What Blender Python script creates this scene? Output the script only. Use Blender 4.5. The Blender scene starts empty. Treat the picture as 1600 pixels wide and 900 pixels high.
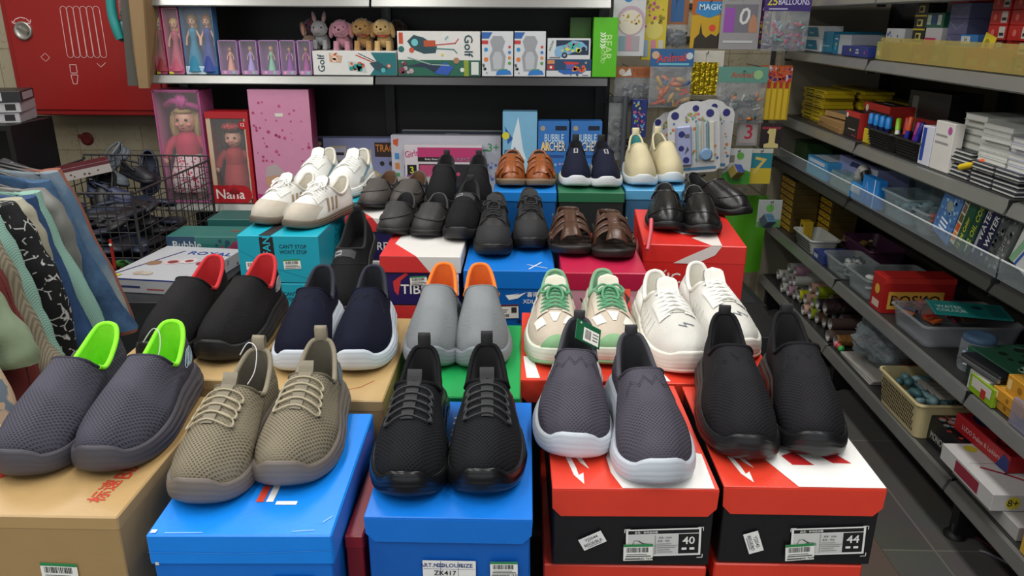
import bpy, math, random
from mathutils import Vector, Matrix
from mathutils.bvhtree import BVHTree
random.seed(7)
PI = math.pi
SC = bpy.context.scene
COL = SC.collection

# ------------------------------------------------------------------ camera
CAM_H = 1.40; FPX = 1200.0
PIT = math.atan(419/1200.0); YAW = math.radians(1.0); ROLL = math.radians(0.35)
_sp, _cp = math.sin(PIT), math.cos(PIT)
_fw = Vector((-math.sin(YAW)*_cp, math.cos(YAW)*_cp, -_sp))
_r0 = Vector((math.cos(YAW), math.sin(YAW), 0)); _u0 = _r0.cross(_fw)
_rt = _r0*math.cos(ROLL) + _u0*math.sin(ROLL); _up = _u0*math.cos(ROLL) - _r0*math.sin(ROLL)
cam_d = bpy.data.cameras.new('camera'); cam = bpy.data.objects.new('camera', cam_d); COL.objects.link(cam)
cam_d.sensor_width = 36; cam_d.lens = 27.0; cam_d.clip_start = 0.02
cam.matrix_world = Matrix(((_rt.x, _up.x, -_fw.x, 0), (_rt.y, _up.y, -_fw.y, 0), (_rt.z, _up.z, -_fw.z, CAM_H), (0, 0, 0, 1)))
SC.camera = cam
SC.view_settings.view_transform = 'Standard'; SC.view_settings.look = 'None'
SC.view_settings.gamma = 1.0; SC.view_settings.use_curve_mapping = False
SC.view_settings.exposure = 0.0
SC.cycles.transparent_max_bounces = 40

# ------------------------------------------------------------------ world and ceiling lamps
w = bpy.data.worlds.new('shop_world'); SC.world = w; w.use_nodes = True
w.node_tree.nodes['Background'].inputs[0].default_value = (0.92, 0.96, 1.0, 1)
w.node_tree.nodes['Background'].inputs[1].default_value = 0.8
def area(name, x, y, z, sx, sy, e, col=(1, 0.985, 0.96), rx=0):
    l = bpy.data.lights.new(name, 'AREA'); l.shape = 'RECTANGLE'; l.size = sx; l.size_y = sy; l.energy = e; l.color = col
    o = bpy.data.objects.new(name, l); COL.objects.link(o); o.location = (x, y, z); o.rotation_euler = (rx, 0, 0); return o
LAMPS = [(lx, ly, le) for lx, k in ((-2.1, .95), (-0.75, .66), (0.7, .80)) for ly, le in ((-0.35, 18*k), (1.05, 20*k), (2.5, 19*k))]  # leftmost row is added to send low light into the right shelves
for lx, ly, le in LAMPS: area('ceiling_lamp_light', lx, ly, 2.66, 0.28, 1.1, le)

def ray(px, py): return _fw + _rt*((px-800)/FPX) + _up*((450-py)/FPX)
def at(px, py, z):
    d = ray(px, py); t = (z-CAM_H)/d.z; return Vector((d.x*t, d.y*t, z))
def aty(px, py, y):
    d = ray(px, py); t = y/d.y; return Vector((d.x*t, y, CAM_H+d.z*t))
def atx(px, py, x):
    d = ray(px, py); t = x/d.x; return Vector((x, d.y*t, CAM_H+d.z*t))

# ------------------------------------------------------------------ materials
def lin(h):
    if isinstance(h, tuple): return h
    h = h.lstrip('#'); r = [int(h[i:i+2], 16)/255 for i in (0, 2, 4)]
    return tuple(((c+0.055)/1.055)**2.4 if c > 0.04045 else c/12.92 for c in r)
_M = {}
def base_mat(name, rough=0.5, metal=0.0, spec=0.5):
    m = bpy.data.materials.new(name); m.use_nodes = True; nt = m.node_tree; b = nt.nodes['Principled BSDF']
    b.inputs['Roughness'].default_value = rough; b.inputs['Metallic'].default_value = metal
    b.inputs['Specular IOR Level'].default_value = spec
    return m, nt, b
def nd(nt, t, **k):
    n = nt.nodes.new(t)
    for a, v in k.items():
        if a.startswith('i_'):
            key = a[2:]; key = int(key) if key.isdigit() else key.replace('_', ' ')
            n.inputs[key].default_value = v
        else: setattr(n, a, v)
    return n
def M(hexc, rough=0.45, kind='paint', metal=0.0):
    """procedural material: paint / card / cloth / metal / leather / plastic / foil"""
    key = (hexc, rough, kind, metal)
    if key in _M: return _M[key]
    m, nt, b = base_mat('%s_%s' % (kind, str(hexc).strip('#')), rough, metal)
    c = lin(hexc); L = nt.links
    tc = nd(nt, 'ShaderNodeTexCoord')
    P = {'paint': (9, .04, .03, 60), 'card': (30, .06, .10, 180), 'cloth': (60, .10, .35, 900), 'metal': (14, .10, .06, 90),
         'leather': (25, .14, .35, 260), 'plastic': (8, .03, .02, 40), 'foil': (40, .25, .9, 55), 'suede': (80, .10, .3, 700)}[kind]
    n = nd(nt, 'ShaderNodeTexNoise', i_Scale=P[0], i_Detail=4.0); L.new(tc.outputs['Object'], n.inputs['Vector'])
    mx = nd(nt, 'ShaderNodeMix', data_type='RGBA')
    mx.inputs[6].default_value = tuple(x*(1-P[1]) for x in c)+(1,); mx.inputs[7].default_value = tuple(min(1, x*(1+P[1])) for x in c)+(1,)
    L.new(n.outputs['Fac'], mx.inputs[0]); L.new(mx.outputs[2], b.inputs['Base Color'])
    n2 = nd(nt, 'ShaderNodeTexNoise', i_Scale=P[3], i_Detail=3.0); L.new(tc.outputs['Object'], n2.inputs['Vector'])
    bp = nd(nt, 'ShaderNodeBump', i_Strength=P[2], i_Distance=0.002 if kind != 'foil' else 0.01)
    L.new(n2.outputs['Fac'], bp.inputs['Height']); L.new(bp.outputs[0], b.inputs['Normal'])
    if kind == 'cloth': b.inputs['Sheen Weight'].default_value = 0.04
    _M[key] = m; return m
def metal(hexc='#b9bab8', rough=0.32): return M(hexc, rough, 'metal', 0.85)
def clear(hexc='#ffffff', alpha=0.25, rough=0.16, key='clear'):
    k = (hexc, alpha, rough, key)
    if k in _M: return _M[k]
    m, nt, b = base_mat('%s_plastic_%s' % (key, hexc.strip('#')), rough)
    tr = nd(nt, 'ShaderNodeBsdfTransparent'); tr.inputs[0].default_value = tuple(0.5+0.5*x for x in lin(hexc))+(1,)
    mix = nd(nt, 'ShaderNodeMixShader'); b.inputs['Base Color'].default_value = lin(hexc)+(1,)
    fr0 = nd(nt, 'ShaderNodeLayerWeight', i_Blend=0.5); fr = nd(nt, 'ShaderNodeMath', operation='POWER'); nt.links.new(fr0.outputs['Facing'], fr.inputs[0]); fr.inputs[1].default_value = 4.0 if key != 'film' else 2.0
    ad = nd(nt, 'ShaderNodeMath', operation='MULTIPLY_ADD', use_clamp=True); ad.inputs[1].default_value = .30 if key != 'film' else .55; ad.inputs[2].default_value = alpha*.8
    if key == 'film':
        tc = nd(nt, 'ShaderNodeTexCoord'); n = nd(nt, 'ShaderNodeTexNoise', i_Scale=22.0, i_Detail=5.0)
        nt.links.new(tc.outputs['Object'], n.inputs['Vector'])
        bp = nd(nt, 'ShaderNodeBump', i_Strength=1.0, i_Distance=0.02); nt.links.new(n.outputs['Fac'], bp.inputs['Height'])
        nt.links.new(bp.outputs[0], b.inputs['Normal']); nt.links.new(bp.outputs[0], fr0.inputs['Normal'])
    nt.links.new(fr.outputs[0], ad.inputs[0]); nt.links.new(ad.outputs[0], mix.inputs[0])
    nt.links.new(tr.outputs[0], mix.inputs[1]); nt.links.new(b.outputs[0], mix.inputs[2])
    nt.links.new(mix.outputs[0], nt.nodes['Material Output'].inputs[0])
    _M[k] = m; return m
def knit(hexc, dot=230.0, amt=0.45, rough=0.8):
    """knitted mesh fabric with staggered eyelets and fine ribs"""
    k = ('knit', hexc, dot, amt)
    if k in _M: return _M[k]
    m, nt, b = base_mat('knit_'+hexc.strip('#'), rough, 0, 0.12); L = nt.links; c = lin(hexc)
    tc = nd(nt, 'ShaderNodeTexCoord'); sp = nd(nt, 'ShaderNodeSeparateXYZ'); L.new(tc.outputs['UV'], sp.inputs[0])
    def mth(op, a, bb=None, clamp=False):
        n = nd(nt, 'ShaderNodeMath', operation=op, use_clamp=clamp)
        for i, v in enumerate((a, bb)):
            if v is None: continue
            if isinstance(v, (int, float)): n.inputs[i].default_value = v
            else: L.new(v, n.inputs[i])
        return n.outputs[0]
    sx = mth('SINE', mth('MULTIPLY', sp.outputs[0], dot*PI)); sy = mth('SINE', mth('MULTIPLY', sp.outputs[1], dot*PI*0.8))
    cx = mth('COSINE', mth('MULTIPLY', sp.outputs[0], dot*PI)); cy = mth('COSINE', mth('MULTIPLY', sp.outputs[1], dot*PI*0.8))
    d = mth('MAXIMUM', mth('MULTIPLY', mth('MULTIPLY', sx, sy), mth('MULTIPLY', sx, sy)), mth('MULTIPLY', mth('MULTIPLY', cx, cy), mth('MULTIPLY', cx, cy)))
    d = mth('MULTIPLY', mth('SUBTRACT', d, 0.42, True), 2.6, True)
    z = nd(nt, 'ShaderNodeTexNoise', i_Scale=11.0, i_Detail=1.0); L.new(tc.outputs['UV'], z.inputs['Vector'])
    zone = mth('MULTIPLY', mth('SUBTRACT', z.outputs['Fac'], 0.42, True), 7.0, True)
    d2 = mth('MULTIPLY', d, mth('ADD', 0.35, mth('MULTIPLY', zone, 0.65)), True)
    mx = nd(nt, 'ShaderNodeMix', data_type='RGBA'); mx.inputs[6].default_value = c+(1,); mx.inputs[7].default_value = tuple(x*(1-amt) for x in c)+(1,)
    L.new(d2, mx.inputs[0]); L.new(mx.outputs[2], b.inputs['Base Color'])
    rib = mth('SINE', mth('MULTIPLY', sp.outputs[1], dot*PI*3.1))
    hgt = mth('SUBTRACT', mth('MULTIPLY', rib, 0.12), d2)
    bp = nd(nt, 'ShaderNodeBump', i_Strength=0.55, i_Distance=0.0012); L.new(hgt, bp.inputs['Height']); L.new(bp.outputs[0], b.inputs['Normal'])
    _M[k] = m; return m
def pattern(hexa, hexb, scale, kind='stripe', rough=0.8, thr=0.5, rot=0.0, hexc=None):
    """printed or woven cloth pattern"""
    k = ('pat', hexa, hexb, scale, kind, rot, thr)
    if k in _M: return _M[k]
    m, nt, b = base_mat('%s_%s' % (kind, hexa.strip('#')), rough, 0, 0.3); L = nt.links
    tc = nd(nt, 'ShaderNodeTexCoord'); mp = nd(nt, 'ShaderNodeMapping'); mp.inputs['Rotation'].default_value = (0, rot, 0)
    L.new(tc.outputs['Object'], mp.inputs[0])
    mx = nd(nt, 'ShaderNodeMix', data_type='RGBA'); mx.inputs[6].default_value = lin(hexa)+(1,); mx.inputs[7].default_value = lin(hexb)+(1,)
    if kind == 'stripe':
        t = nd(nt, 'ShaderNodeTexWave', i_Scale=scale, i_Distortion=0.4); t.bands_direction = 'X'; out = t.outputs['Fac']
    elif kind == 'denim':
        t = nd(nt, 'ShaderNodeTexNoise', i_Scale=scale, i_Detail=6.0, i_Roughness=0.65); out = t.outputs['Fac']
    elif kind == 'marble':
        t = nd(nt, 'ShaderNodeTexNoise', i_Scale=scale, i_Detail=5.0, i_Distortion=1.5); out = t.outputs['Fac']
    elif kind == 'plaid':
        t = nd(nt, 'ShaderNodeTexBrick', i_Scale=scale); t.inputs['Mortar Size'].default_value = 0.12; out = t.outputs['Fac']
    else:
        t = nd(nt, 'ShaderNodeTexVoronoi', i_Scale=scale, feature='DISTANCE_TO_EDGE' if kind == 'cracks' else 'F1'); out = t.outputs['Distance']
    L.new(mp.outputs[0], t.inputs['Vector'])
    if kind == 'cracks':
        n3 = nd(nt, 'ShaderNodeTexNoise', i_Scale=scale*1.1, i_Detail=1.0); L.new(tc.outputs['Object'], n3.inputs['Vector']); g = nd(nt, 'ShaderNodeMath', operation='GREATER_THAN'); g.inputs[1].default_value = .50; L.new(n3.outputs['Fac'], g.inputs[0])
        ad_ = nd(nt, 'ShaderNodeMath', operation='ADD'); L.new(out, ad_.inputs[0]); L.new(g.outputs[0], ad_.inputs[1]); out = ad_.outputs[0]
    r = nd(nt, 'ShaderNodeValToRGB'); e = r.color_ramp.elements
    wd = {'denim': .18, 'marble': .03}.get(kind, .05)
    e[0].position = max(0, thr-wd); e[1].position = min(1, thr+wd)
    L.new(out, r.inputs[0]); L.new(r.outputs[0], mx.inputs[0]); L.new(mx.outputs[2], b.inputs['Base Color'])
    if kind in ('denim', 'stripe', 'plaid'):
        n2 = nd(nt, 'ShaderNodeTexNoise', i_Scale=500.0); L.new(tc.outputs['Object'], n2.inputs['Vector'])
        bp = nd(nt, 'ShaderNodeBump', i_Strength=0.3, i_Distance=0.002); L.new(n2.outputs['Fac'], bp.inputs['Height']); L.new(bp.outputs[0], b.inputs['Normal'])
    _M[k] = m; return m

# ------------------------------------------------------------------ mesh builder
_T = {}
def text_mesh(s):
    if s in _T: return _T[s]
    c = bpy.data.curves.new('lettering', 'FONT'); c.body = s; c.resolution_u = 2; c.offset = 0.012
    o = bpy.data.objects.new('lettering', c); COL.objects.link(o); bpy.context.view_layer.update()
    dg = bpy.context.evaluated_depsgraph_get(); m = bpy.data.meshes.new_from_object(o.evaluated_get(dg))
    vs = [v.co.copy() for v in m.vertices]; fs = [tuple(p.vertices) for p in m.polygons]
    bpy.data.objects.remove(o); bpy.data.meshes.remove(m); bpy.data.curves.remove(c)
    x0 = min(v.x for v in vs); x1 = max(v.x for v in vs); y0 = min(v.y for v in vs); y1 = max(v.y for v in vs)
    vs = [((v.x-x0)/(y1-y0), (v.y-y0)/(y1-y0)) for v in vs]
    _T[s] = (vs, fs, (x1-x0)/(y1-y0)); return _T[s]
def crom(pts, n, closed=False):
    """Catmull-Rom through pts, n samples per span"""
    P = [Vector(p) for p in pts]; out = []; k = len(P)
    rng = range(k) if closed else range(k-1)
    for i in rng:
        a = P[(i-1) % k] if closed or i > 0 else P[i]; b = P[i]; c = P[(i+1) % k]
        d = P[(i+2) % k] if closed or i+2 < k else c
        for j in range(n):
            t = j/n
            out.append(0.5*((2*b)+(c-a)*t+(2*a-5*b+4*c-d)*t*t+(3*b-a-3*c+d)*t*t*t))
    if not closed: out.append(P[-1])
    return out
def tab(lst, a):
    """smooth lookup in an evenly spaced table, a in 0..1"""
    k = len(lst)-1; x = max(0, min(0.99999, a))*k; i = int(x); t = x-i
    p0 = lst[max(0, i-1)]; p1 = lst[i]; p2 = lst[i+1]; p3 = lst[min(k, i+2)]
    if i == 0: p0 = 2*p1-p2
    return 0.5*(2*p1+(p2-p0)*t+(2*p0-5*p1+4*p2-p3)*t*t+(3*p1-p0-3*p2+p3)*t**3)
class MB:
    def __init__(s): s.v = []; s.f = []; s.m = []; s.sm = []; s.mats = []; s.uv = None
    def mi(s, m):
        if m not in s.mats: s.mats.append(m)
        return s.mats.index(m)
    def add(s, vs, fs, m, smooth=False):
        o = len(s.v); s.v += [tuple(v) for v in vs]; k = s.mi(m)
        for f in fs: s.f.append(tuple(i+o for i in f)); s.m.append(k); s.sm.append(smooth)
    def box(s, c, d, m, rz=0.0, bev=0.0, rot=None):
        x, y, z = d[0]/2, d[1]/2, d[2]/2
        if bev > 0:
            b = min(bev, x*.9, y*.9, z*.9); vs = []
            R = [(x-b, y-b), (x-b, y-b)]
            ring = lambda ix, zz: [(sx*(x-ix)*1.0, sy*(y-ix), zz) for sx, sy in ((-1, -1), (1, -1), (1, 1), (-1, 1))]
            def r8(i, zz): return [(-x+i+b*(i < b*.5), -y+i, zz), (x-i-b*(i < b*.5), -y+i, zz), (x-i, -y+i+b*(i < b*.5), zz), (x-i, y-i-b*(i < b*.5), zz), (x-i-b*(i < b*.5), y-i, zz), (-x+i+b*(i < b*.5), y-i, zz), (-x+i, y-i-b*(i < b*.5), zz), (-x+i, -y+i+b*(i < b*.5), zz)]
            rings = [r8(b, -z), r8(0, -z+b), r8(0, z-b), r8(b, z)]
            for r in rings: vs += r
            fs = [tuple(range(7, -1, -1)), tuple(range(24, 32))]
            for q in range(3):
                for i in range(8): fs.append((q*8+i, q*8+(i+1) % 8, q*8+8+(i+1) % 8, q*8+8+i))
        else:
            vs = [(-x, -y, -z), (x, -y, -z), (x, y, -z), (-x, y, -z), (-x, -y, z), (x, -y, z), (x, y, z), (-x, y, z)]
            fs = [(3, 2, 1, 0), (4, 5, 6, 7), (0, 1, 5, 4), (1, 2, 6, 5), (2, 3, 7, 6), (3, 0, 4, 7)]
        Rm = rot if rot is not None else Matrix.Rotation(rz, 3, 'Z')
        c = Vector(c); s.add([Rm @ Vector(v)+c for v in vs], fs, m)
    def loft(s, rings, m, closed=True, cap0=False, cap1=False, smooth=True, flip=False):
        n = len(rings[0]); vs = [p for r in rings for p in r]; fs = []
        for j in range(len(rings)-1):
            for i in range(n if closed else n-1):
                a, b = j*n+i, j*n+(i+1) % n
                f = (a, b, b+n, a+n); fs.append(f[::-1] if flip else f)
        s.add(vs, fs, m, smooth)
        if cap0: s.add(rings[0], [tuple(range(n-1, -1, -1)) if not flip else tuple(range(n))], m, False)
        if cap1: s.add(rings[-1], [tuple(range(n)) if not flip else tuple(range(n-1, -1, -1))], m, False)
    def tube(s, path, r, m, n=8, closed=False, taper=None):
        P = [Vector(p) for p in path]; k = len(P); rings = []; up = Vector((0, 0, 1)); last = None
        for i in range(k):
            a = P[(i-1) % k] if closed or i > 0 else P[i]; b = P[(i+1) % k] if closed or i < k-1 else P[i]
            d = (b-a)
            d = d.normalized() if d.length > 1e-9 else Vector((1, 0, 0))
            if last is None: sd = d.cross(up if abs(d.z) < .95 else Vector((1, 0, 0)))
            else: sd = d.cross(last.cross(d)) * 1.0; sd = last-d*last.dot(d)
            if sd.length < 1e-6: sd = d.orthogonal()
            sd.normalize(); last = sd; u2 = sd.cross(d)
            rr = r if taper is None else r*taper(i/(k-1))
            rings.append([P[i]+(sd*math.cos(2*PI*j/n)+u2*math.sin(2*PI*j/n))*rr for j in range(n)])
        if closed: rings.append(rings[0])
        s.loft(rings, m, cap0=not closed, cap1=not closed)
    def lathe(s, prof, c, m, n=20, axis='Z', cap=True):
        c = Vector(c); rings = []
        for r, z in prof:
            rg = []
            for i in range(n):
                a = 2*PI*i/n; p = (r*math.cos(a), r*math.sin(a), z)
                if axis == 'X': p = (p[2], p[0], p[1])
                if axis == 'Y': p = (p[0], -p[2], p[1])
                rg.append(c+Vector(p))
            rings.append(rg)
        s.loft(rings, m, cap0=cap, cap1=cap)
    def ell(s, c, r, m, n=14, k=8, R=None):
        c = Vector(c); rings = []
        for j in range(k+1):
            t = -PI/2+PI*j/k
            t = max(-PI/2+.01, min(PI/2-.01, t)); ring = []
            for i in range(n):
                a = 2*PI*i/n; p = Vector((r[0]*math.cos(t)*math.cos(a), r[1]*math.cos(t)*math.sin(a), r[2]*math.sin(t)))
                ring.append(c+(R @ p if R else p))
            rings.append(ring)
        s.loft(rings, m, cap0=True, cap1=True)
    def build(s, name, parent=None, loc=None):
        me = bpy.data.meshes.new(name); me.from_pydata(s.v, [], s.f); me.update()
        for m in s.mats: me.materials.append(m)
        me.polygons.foreach_set('material_index', s.m); me.polygons.foreach_set('use_smooth', s.sm)
        if s.uv:
            lay = me.uv_layers.new(name='UVMap')
            for l in me.loops: lay.data[l.index].uv = s.uv[l.vertex_index]
        me.update(); o = bpy.data.objects.new(name, me); COL.objects.link(o)
        if parent: o.parent = parent
        if loc is not None: o.location = loc
        return o
def tag(o, label, cat, group=None, kind=None):
    o['label'] = label; o['category'] = cat
    if group: o['group'] = group
    if kind: o['kind'] = kind
    return o
def thing(name, label, cat, loc=(0, 0, 0), rz=0.0, group=None):
    o = bpy.data.objects.new(name, None); COL.objects.link(o); o.empty_display_size = .05
    o.location = loc; o.rotation_euler = (0, 0, rz); return tag(o, label, cat, group)
def struct(mb, name, kind='structure'):
    o = mb.build(name); o['kind'] = kind; return o
def copy_tree(o, parent=None):
    c = o.copy(); COL.objects.link(c)
    if parent: c.parent = parent
    for ch in list(o.children): copy_tree(ch, c)
    return c

# ------------------------------------------------------------------ printing on faces
def face_frame(face, w, d, h):
    V = Vector
    return {'f': (V((-w/2, -d/2, 0)), V((1, 0, 0)), V((0, 0, 1)), w, h), 'k': (V((w/2, d/2, 0)), V((-1, 0, 0)), V((0, 0, 1)), w, h),
            't': (V((-w/2, -d/2, h)), V((1, 0, 0)), V((0, 1, 0)), w, d),
            'r': (V((w/2, -d/2, 0)), V((0, 1, 0)), V((0, 0, 1)), d, h), 'l': (V((-w/2, d/2, 0)), V((0, -1, 0)), V((0, 0, 1)), d, h)}[face]
def pr(mb, frame, specs, lift=0.0005):
    """print specs on a face: coordinates are fractions of the face"""
    O, U, Vv, W, H = frame; N = U.cross(Vv); e = lift
    def put(pts2, fs, c):
        nonlocal e
        e += 0.00012; m = M(c, .5, 'plastic') if isinstance(c, str) else c
        mb.add([O+U*(x)+Vv*(y)+N*e for x, y in pts2], fs, m)
    for q in specs:
        k = q[0]
        if k == 'r':
            x0, y0, x1, y1 = q[1]*W, q[2]*H, q[3]*W, q[4]*H; put([(x0, y0), (x1, y0), (x1, y1), (x0, y1)], [(0, 1, 2, 3)], q[5])
        elif k == 'p': put([(x*W, y*H) for x, y in q[1]], [tuple(range(len(q[1])))], q[2])
        elif k == 'c':
            r = q[3]*H; ry = (q[5] if len(q) > 5 else q[3])*H; n = 20
            put([(q[1]*W+r*math.cos(2*PI*i/n), q[2]*H+ry*math.sin(2*PI*i/n)) for i in range(n)], [tuple(range(n))], q[4])
        elif k == 't':     # text, centre x, centre y, height fraction, colour, [rotation deg], [max width fraction]
            vs, fs, ar = text_mesh(q[1]); hh = q[4]*H; rot = math.radians(q[6]) if len(q) > 6 else 0
            sx = hh; mw = (q[7] if len(q) > 7 else 9)*W
            if hh*ar > mw: sx = mw/ar
            pts = [((x-ar/2)*sx, (y-.5)*hh) for x, y in vs]; cr, sr = math.cos(rot), math.sin(rot)
            put([(q[2]*W+x*cr-y*sr, q[3]*H+x*sr+y*cr) for x, y in pts], fs, q[5])
        elif k == 'l':     # polyline stroke: points, width (m), colour
            pts = [Vector((x*W, y*H)) for x, y in q[1]]; hw = q[2]/2; vs = []; fs = []
            for a, b in zip(pts, pts[1:]):
                d = (b-a); d = d.normalized() if d.length else Vector((1, 0)); nn = Vector((-d.y, d.x))*hw; a2 = a-d*hw*.6; b2 = b+d*hw*.6
                o = len(vs); vs += [a2-nn, b2-nn, b2+nn, a2+nn]; fs.append((o, o+1, o+2, o+3))
            put([(v.x, v.y) for v in vs], fs, q[3])
        elif k == 'b':     # barcode
            x0, y0, x1, y1 = q[1]*W, q[2]*H, q[3]*W, q[4]*H; x = x0; vs = []; fs = []; R = random.Random(3)
            while x < x1:
                bw = (x1-x0)/38*R.choice((.6, 1, 1.5)); o = len(vs)
                vs += [(x, y0), (x+bw, y0), (x+bw, y1), (x, y1)]; fs.append((o, o+1, o+2, o+3)); x += bw+(x1-x0)/38*R.choice((.7, 1, 1.4))
            put(vs, fs, '#1c1c1c')
        elif k == 's':     # scattered small blobs: x0 y0 x1 y1 count size colours
            R = random.Random(int(q[1]*97+q[2]*31+q[5]))
            for c in q[7]:
                vs = []; fs = []
                for i in range(q[5]):
                    cx = (q[1]+(q[3]-q[1])*R.random())*W; cy = (q[2]+(q[4]-q[2])*R.random())*H; rr = q[6]*(.5+R.random()); o = len(vs)
                    for j in range(6): vs.append((cx+rr*math.cos(j*PI/3), cy+rr*math.sin(j*PI/3)))
                    fs.append(tuple(range(o, o+6)))
                put(vs, fs, c)
def price(mb, O, U, Vv, w=.052, h=.030):
    """white shop price sticker with green header and barcode"""
    pr(mb, (O, U, Vv, w, h), [('r', 0, 0, 1, 1, '#f3f2ea'), ('r', 0, .84, 1, 1, '#2d8a4e'), ('b', .1, .5, .85, .8), ('r', .1, .36, .8, .4, '#555555'), ('r', .08, .24, .93, .3, '#444444'), ('r', .06, .08, .55, .15, '#444444'), ('t', 'AED 74.99', .76, .12, .12, '#222222')])
def pkg(name, label, cat, loc, size, rz=0.0, col='#cccccc', f=None, t=None, l=None, r=None, group=None, kind='card', rough=.4, tilt=0.0, roll=0.0, bev=.0012):
    w_, d_, h_ = size; mb = MB(); mb.box((0, 0, h_/2), (w_, d_, h_), M(col, rough, kind) if isinstance(col, str) else col, bev=bev)
    for fc, sp in (('f', f), ('t', t), ('l', l), ('r', r)):
        if sp: pr(mb, face_frame(fc, w_, d_, h_), sp)
    o = mb.build(name); o.location = loc; o.rotation_euler = (tilt, roll, rz); o.rotation_mode = 'XYZ'
    return tag(o, label, cat, group)
# ------------------------------------------------------------------ the room
def floor_mat():
    m, nt, b = base_mat('dark_floor_tile', .42); L = nt.links; tc = nd(nt, 'ShaderNodeTexCoord')
    mp = nd(nt, 'ShaderNodeMapping'); mp.inputs['Location'].default_value = (0.04, -0.015, 0); L.new(tc.outputs['Object'], mp.inputs[0])
    t = nd(nt, 'ShaderNodeTexBrick', i_Scale=1.0, offset=0.0); t.inputs['Brick Width'].default_value = .6; t.inputs['Row Height'].default_value = .6
    t.inputs['Mortar Size'].default_value = .003; t.inputs['Color1'].default_value = lin('#504e4b')+(1,); t.inputs['Color2'].default_value = lin('#5a5753')+(1,); t.inputs['Mortar'].default_value = lin('#6f6a62')+(1,)
    L.new(mp.outputs[0], t.inputs['Vector']); n = nd(nt, 'ShaderNodeTexNoise', i_Scale=6.0, i_Detail=6.0); L.new(tc.outputs['Object'], n.inputs['Vector'])
    mx = nd(nt, 'ShaderNodeMix', data_type='RGBA', blend_type='OVERLAY'); mx.inputs[0].default_value = .25
    L.new(t.outputs['Color'], mx.inputs[6]); L.new(n.outputs['Color'], mx.inputs[7]); L.new(mx.outputs[2], b.inputs['Base Color']); return m
def tile_mat(c1, c2, c3, bw, bh, vertical='XZ'):
    m, nt, b = base_mat('cream_wall_tile', .35); L = nt.links; tc = nd(nt, 'ShaderNodeTexCoord')
    mp = nd(nt, 'ShaderNodeMapping'); mp.inputs['Rotation'].default_value = (-PI/2, 0, 0); L.new(tc.outputs['Object'], mp.inputs[0])
    t = nd(nt, 'ShaderNodeTexBrick', i_Scale=1.0, offset=0.0); t.inputs['Brick Width'].default_value = bw; t.inputs['Row Height'].default_value = bh
    t.inputs['Mortar Size'].default_value = .0025
    for k, c in (('Color1', c1), ('Color2', c2), ('Mortar', c3)): t.inputs[k].default_value = lin(c)+(1,)
    L.new(mp.outputs[0], t.inputs['Vector'])
    n = nd(nt, 'ShaderNodeTexNoise', i_Scale=5.0, i_Detail=6.0, i_Distortion=2.0); L.new(tc.outputs['Object'], n.inputs['Vector'])
    r = nd(nt, 'ShaderNodeValToRGB'); e = r.color_ramp.elements; e[0].position = .49; e[1].position = .5; e[0].color = (1, 1, 1, 1); e[1].color = lin('#cfc3a4')+(1,)
    e2 = r.color_ramp.elements.new(.512); e2.color = (1, 1, 1, 1); L.new(n.outputs['Fac'], r.inputs[0])
    mx = nd(nt, 'ShaderNodeMix', data_type='RGBA', blend_type='MULTIPLY'); mx.inputs[0].default_value = .8
    L.new(t.outputs['Color'], mx.inputs[6]); L.new(r.outputs[0], mx.inputs[7]); L.new(mx.outputs[2], b.inputs['Base Color']); return m
mb = MB(); mb.box((-.4, 1.2, -.02), (5.2, 5.6, .04), floor_mat()); struct(mb, 'floor')
TILE = tile_mat('#b9b097', '#b3a98f', '#8e866f', .33, .25)
mb = MB(); mb.box((-.4, 4.0, 1.4), (5.2, .1, 2.8), TILE); struct(mb, 'wall_back')
mb = MB(); mb.box((2.2, 1.2, 1.4), (.1, 5.6, 2.8), M('#8d8778', .6)); struct(mb, 'wall_right')
mb = MB(); mb.box((-3.0, 1.2, 1.4), (.1, 5.6, 2.8), M('#8d8778', .6)); struct(mb, 'wall_left')
mb = MB(); mb.box((-.4, 1.2, 2.82), (5.2, 5.6, .04), M('#d9d9d4', .8)); struct(mb, 'ceiling')
if 1:
    for lx, ly, le in LAMPS:
        t_ = thing('ceiling_lamp', 'long white ceiling lamp above the shop, out of view', 'lamp', (lx, ly, 2.80), group='ceiling lamps over the shop')
        mb = MB(); mb.box((0, 0, -.03), (.34, 1.2, .06), M('#e8e8e4', .4), bev=.004); mb.build('lamp_housing', t_)

STEEL = M('#888884', .3, 'metal', .6); STEEL_D = M('#2b2b2a', .4, 'paint'); BLK = M('#0d0e10', .5, 'paint'); DKG = M('#2e2c2a', .5, 'paint')
def lip_x(mb, y0, y1, x, z, m, hgt=.038):
    """slanted ticket strip along Y, its lower edge sticking out at x"""
    rings = []
    for y in (y0, y1):
        rings.append([(x+.02, y, z+hgt), (x, y, z+hgt-.004), (x-.012, y, z+.004), (x-.010, y, z), (x+.004, y, z-.002), (x+.012, y, z+hgt-.012), (x+.02, y, z+hgt-.008)])
    mb.loft(rings, m, cap0=True, cap1=True, smooth=False, flip=True)
def lip_y(mb, x0, x1, y, z, m, hgt=.038):
    rings = []
    for x in (x0, x1):
        rings.append([(x, y+.02, z+hgt), (x, y, z+hgt-.004), (x, y-.012, z+.004), (x, y-.010, z), (x, y+.004, z-.002), (x, y+.012, z+hgt-.012), (x, y+.02, z+hgt-.008)])
    mb.loft(rings, m, cap0=True, cap1=True, smooth=False)
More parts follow.
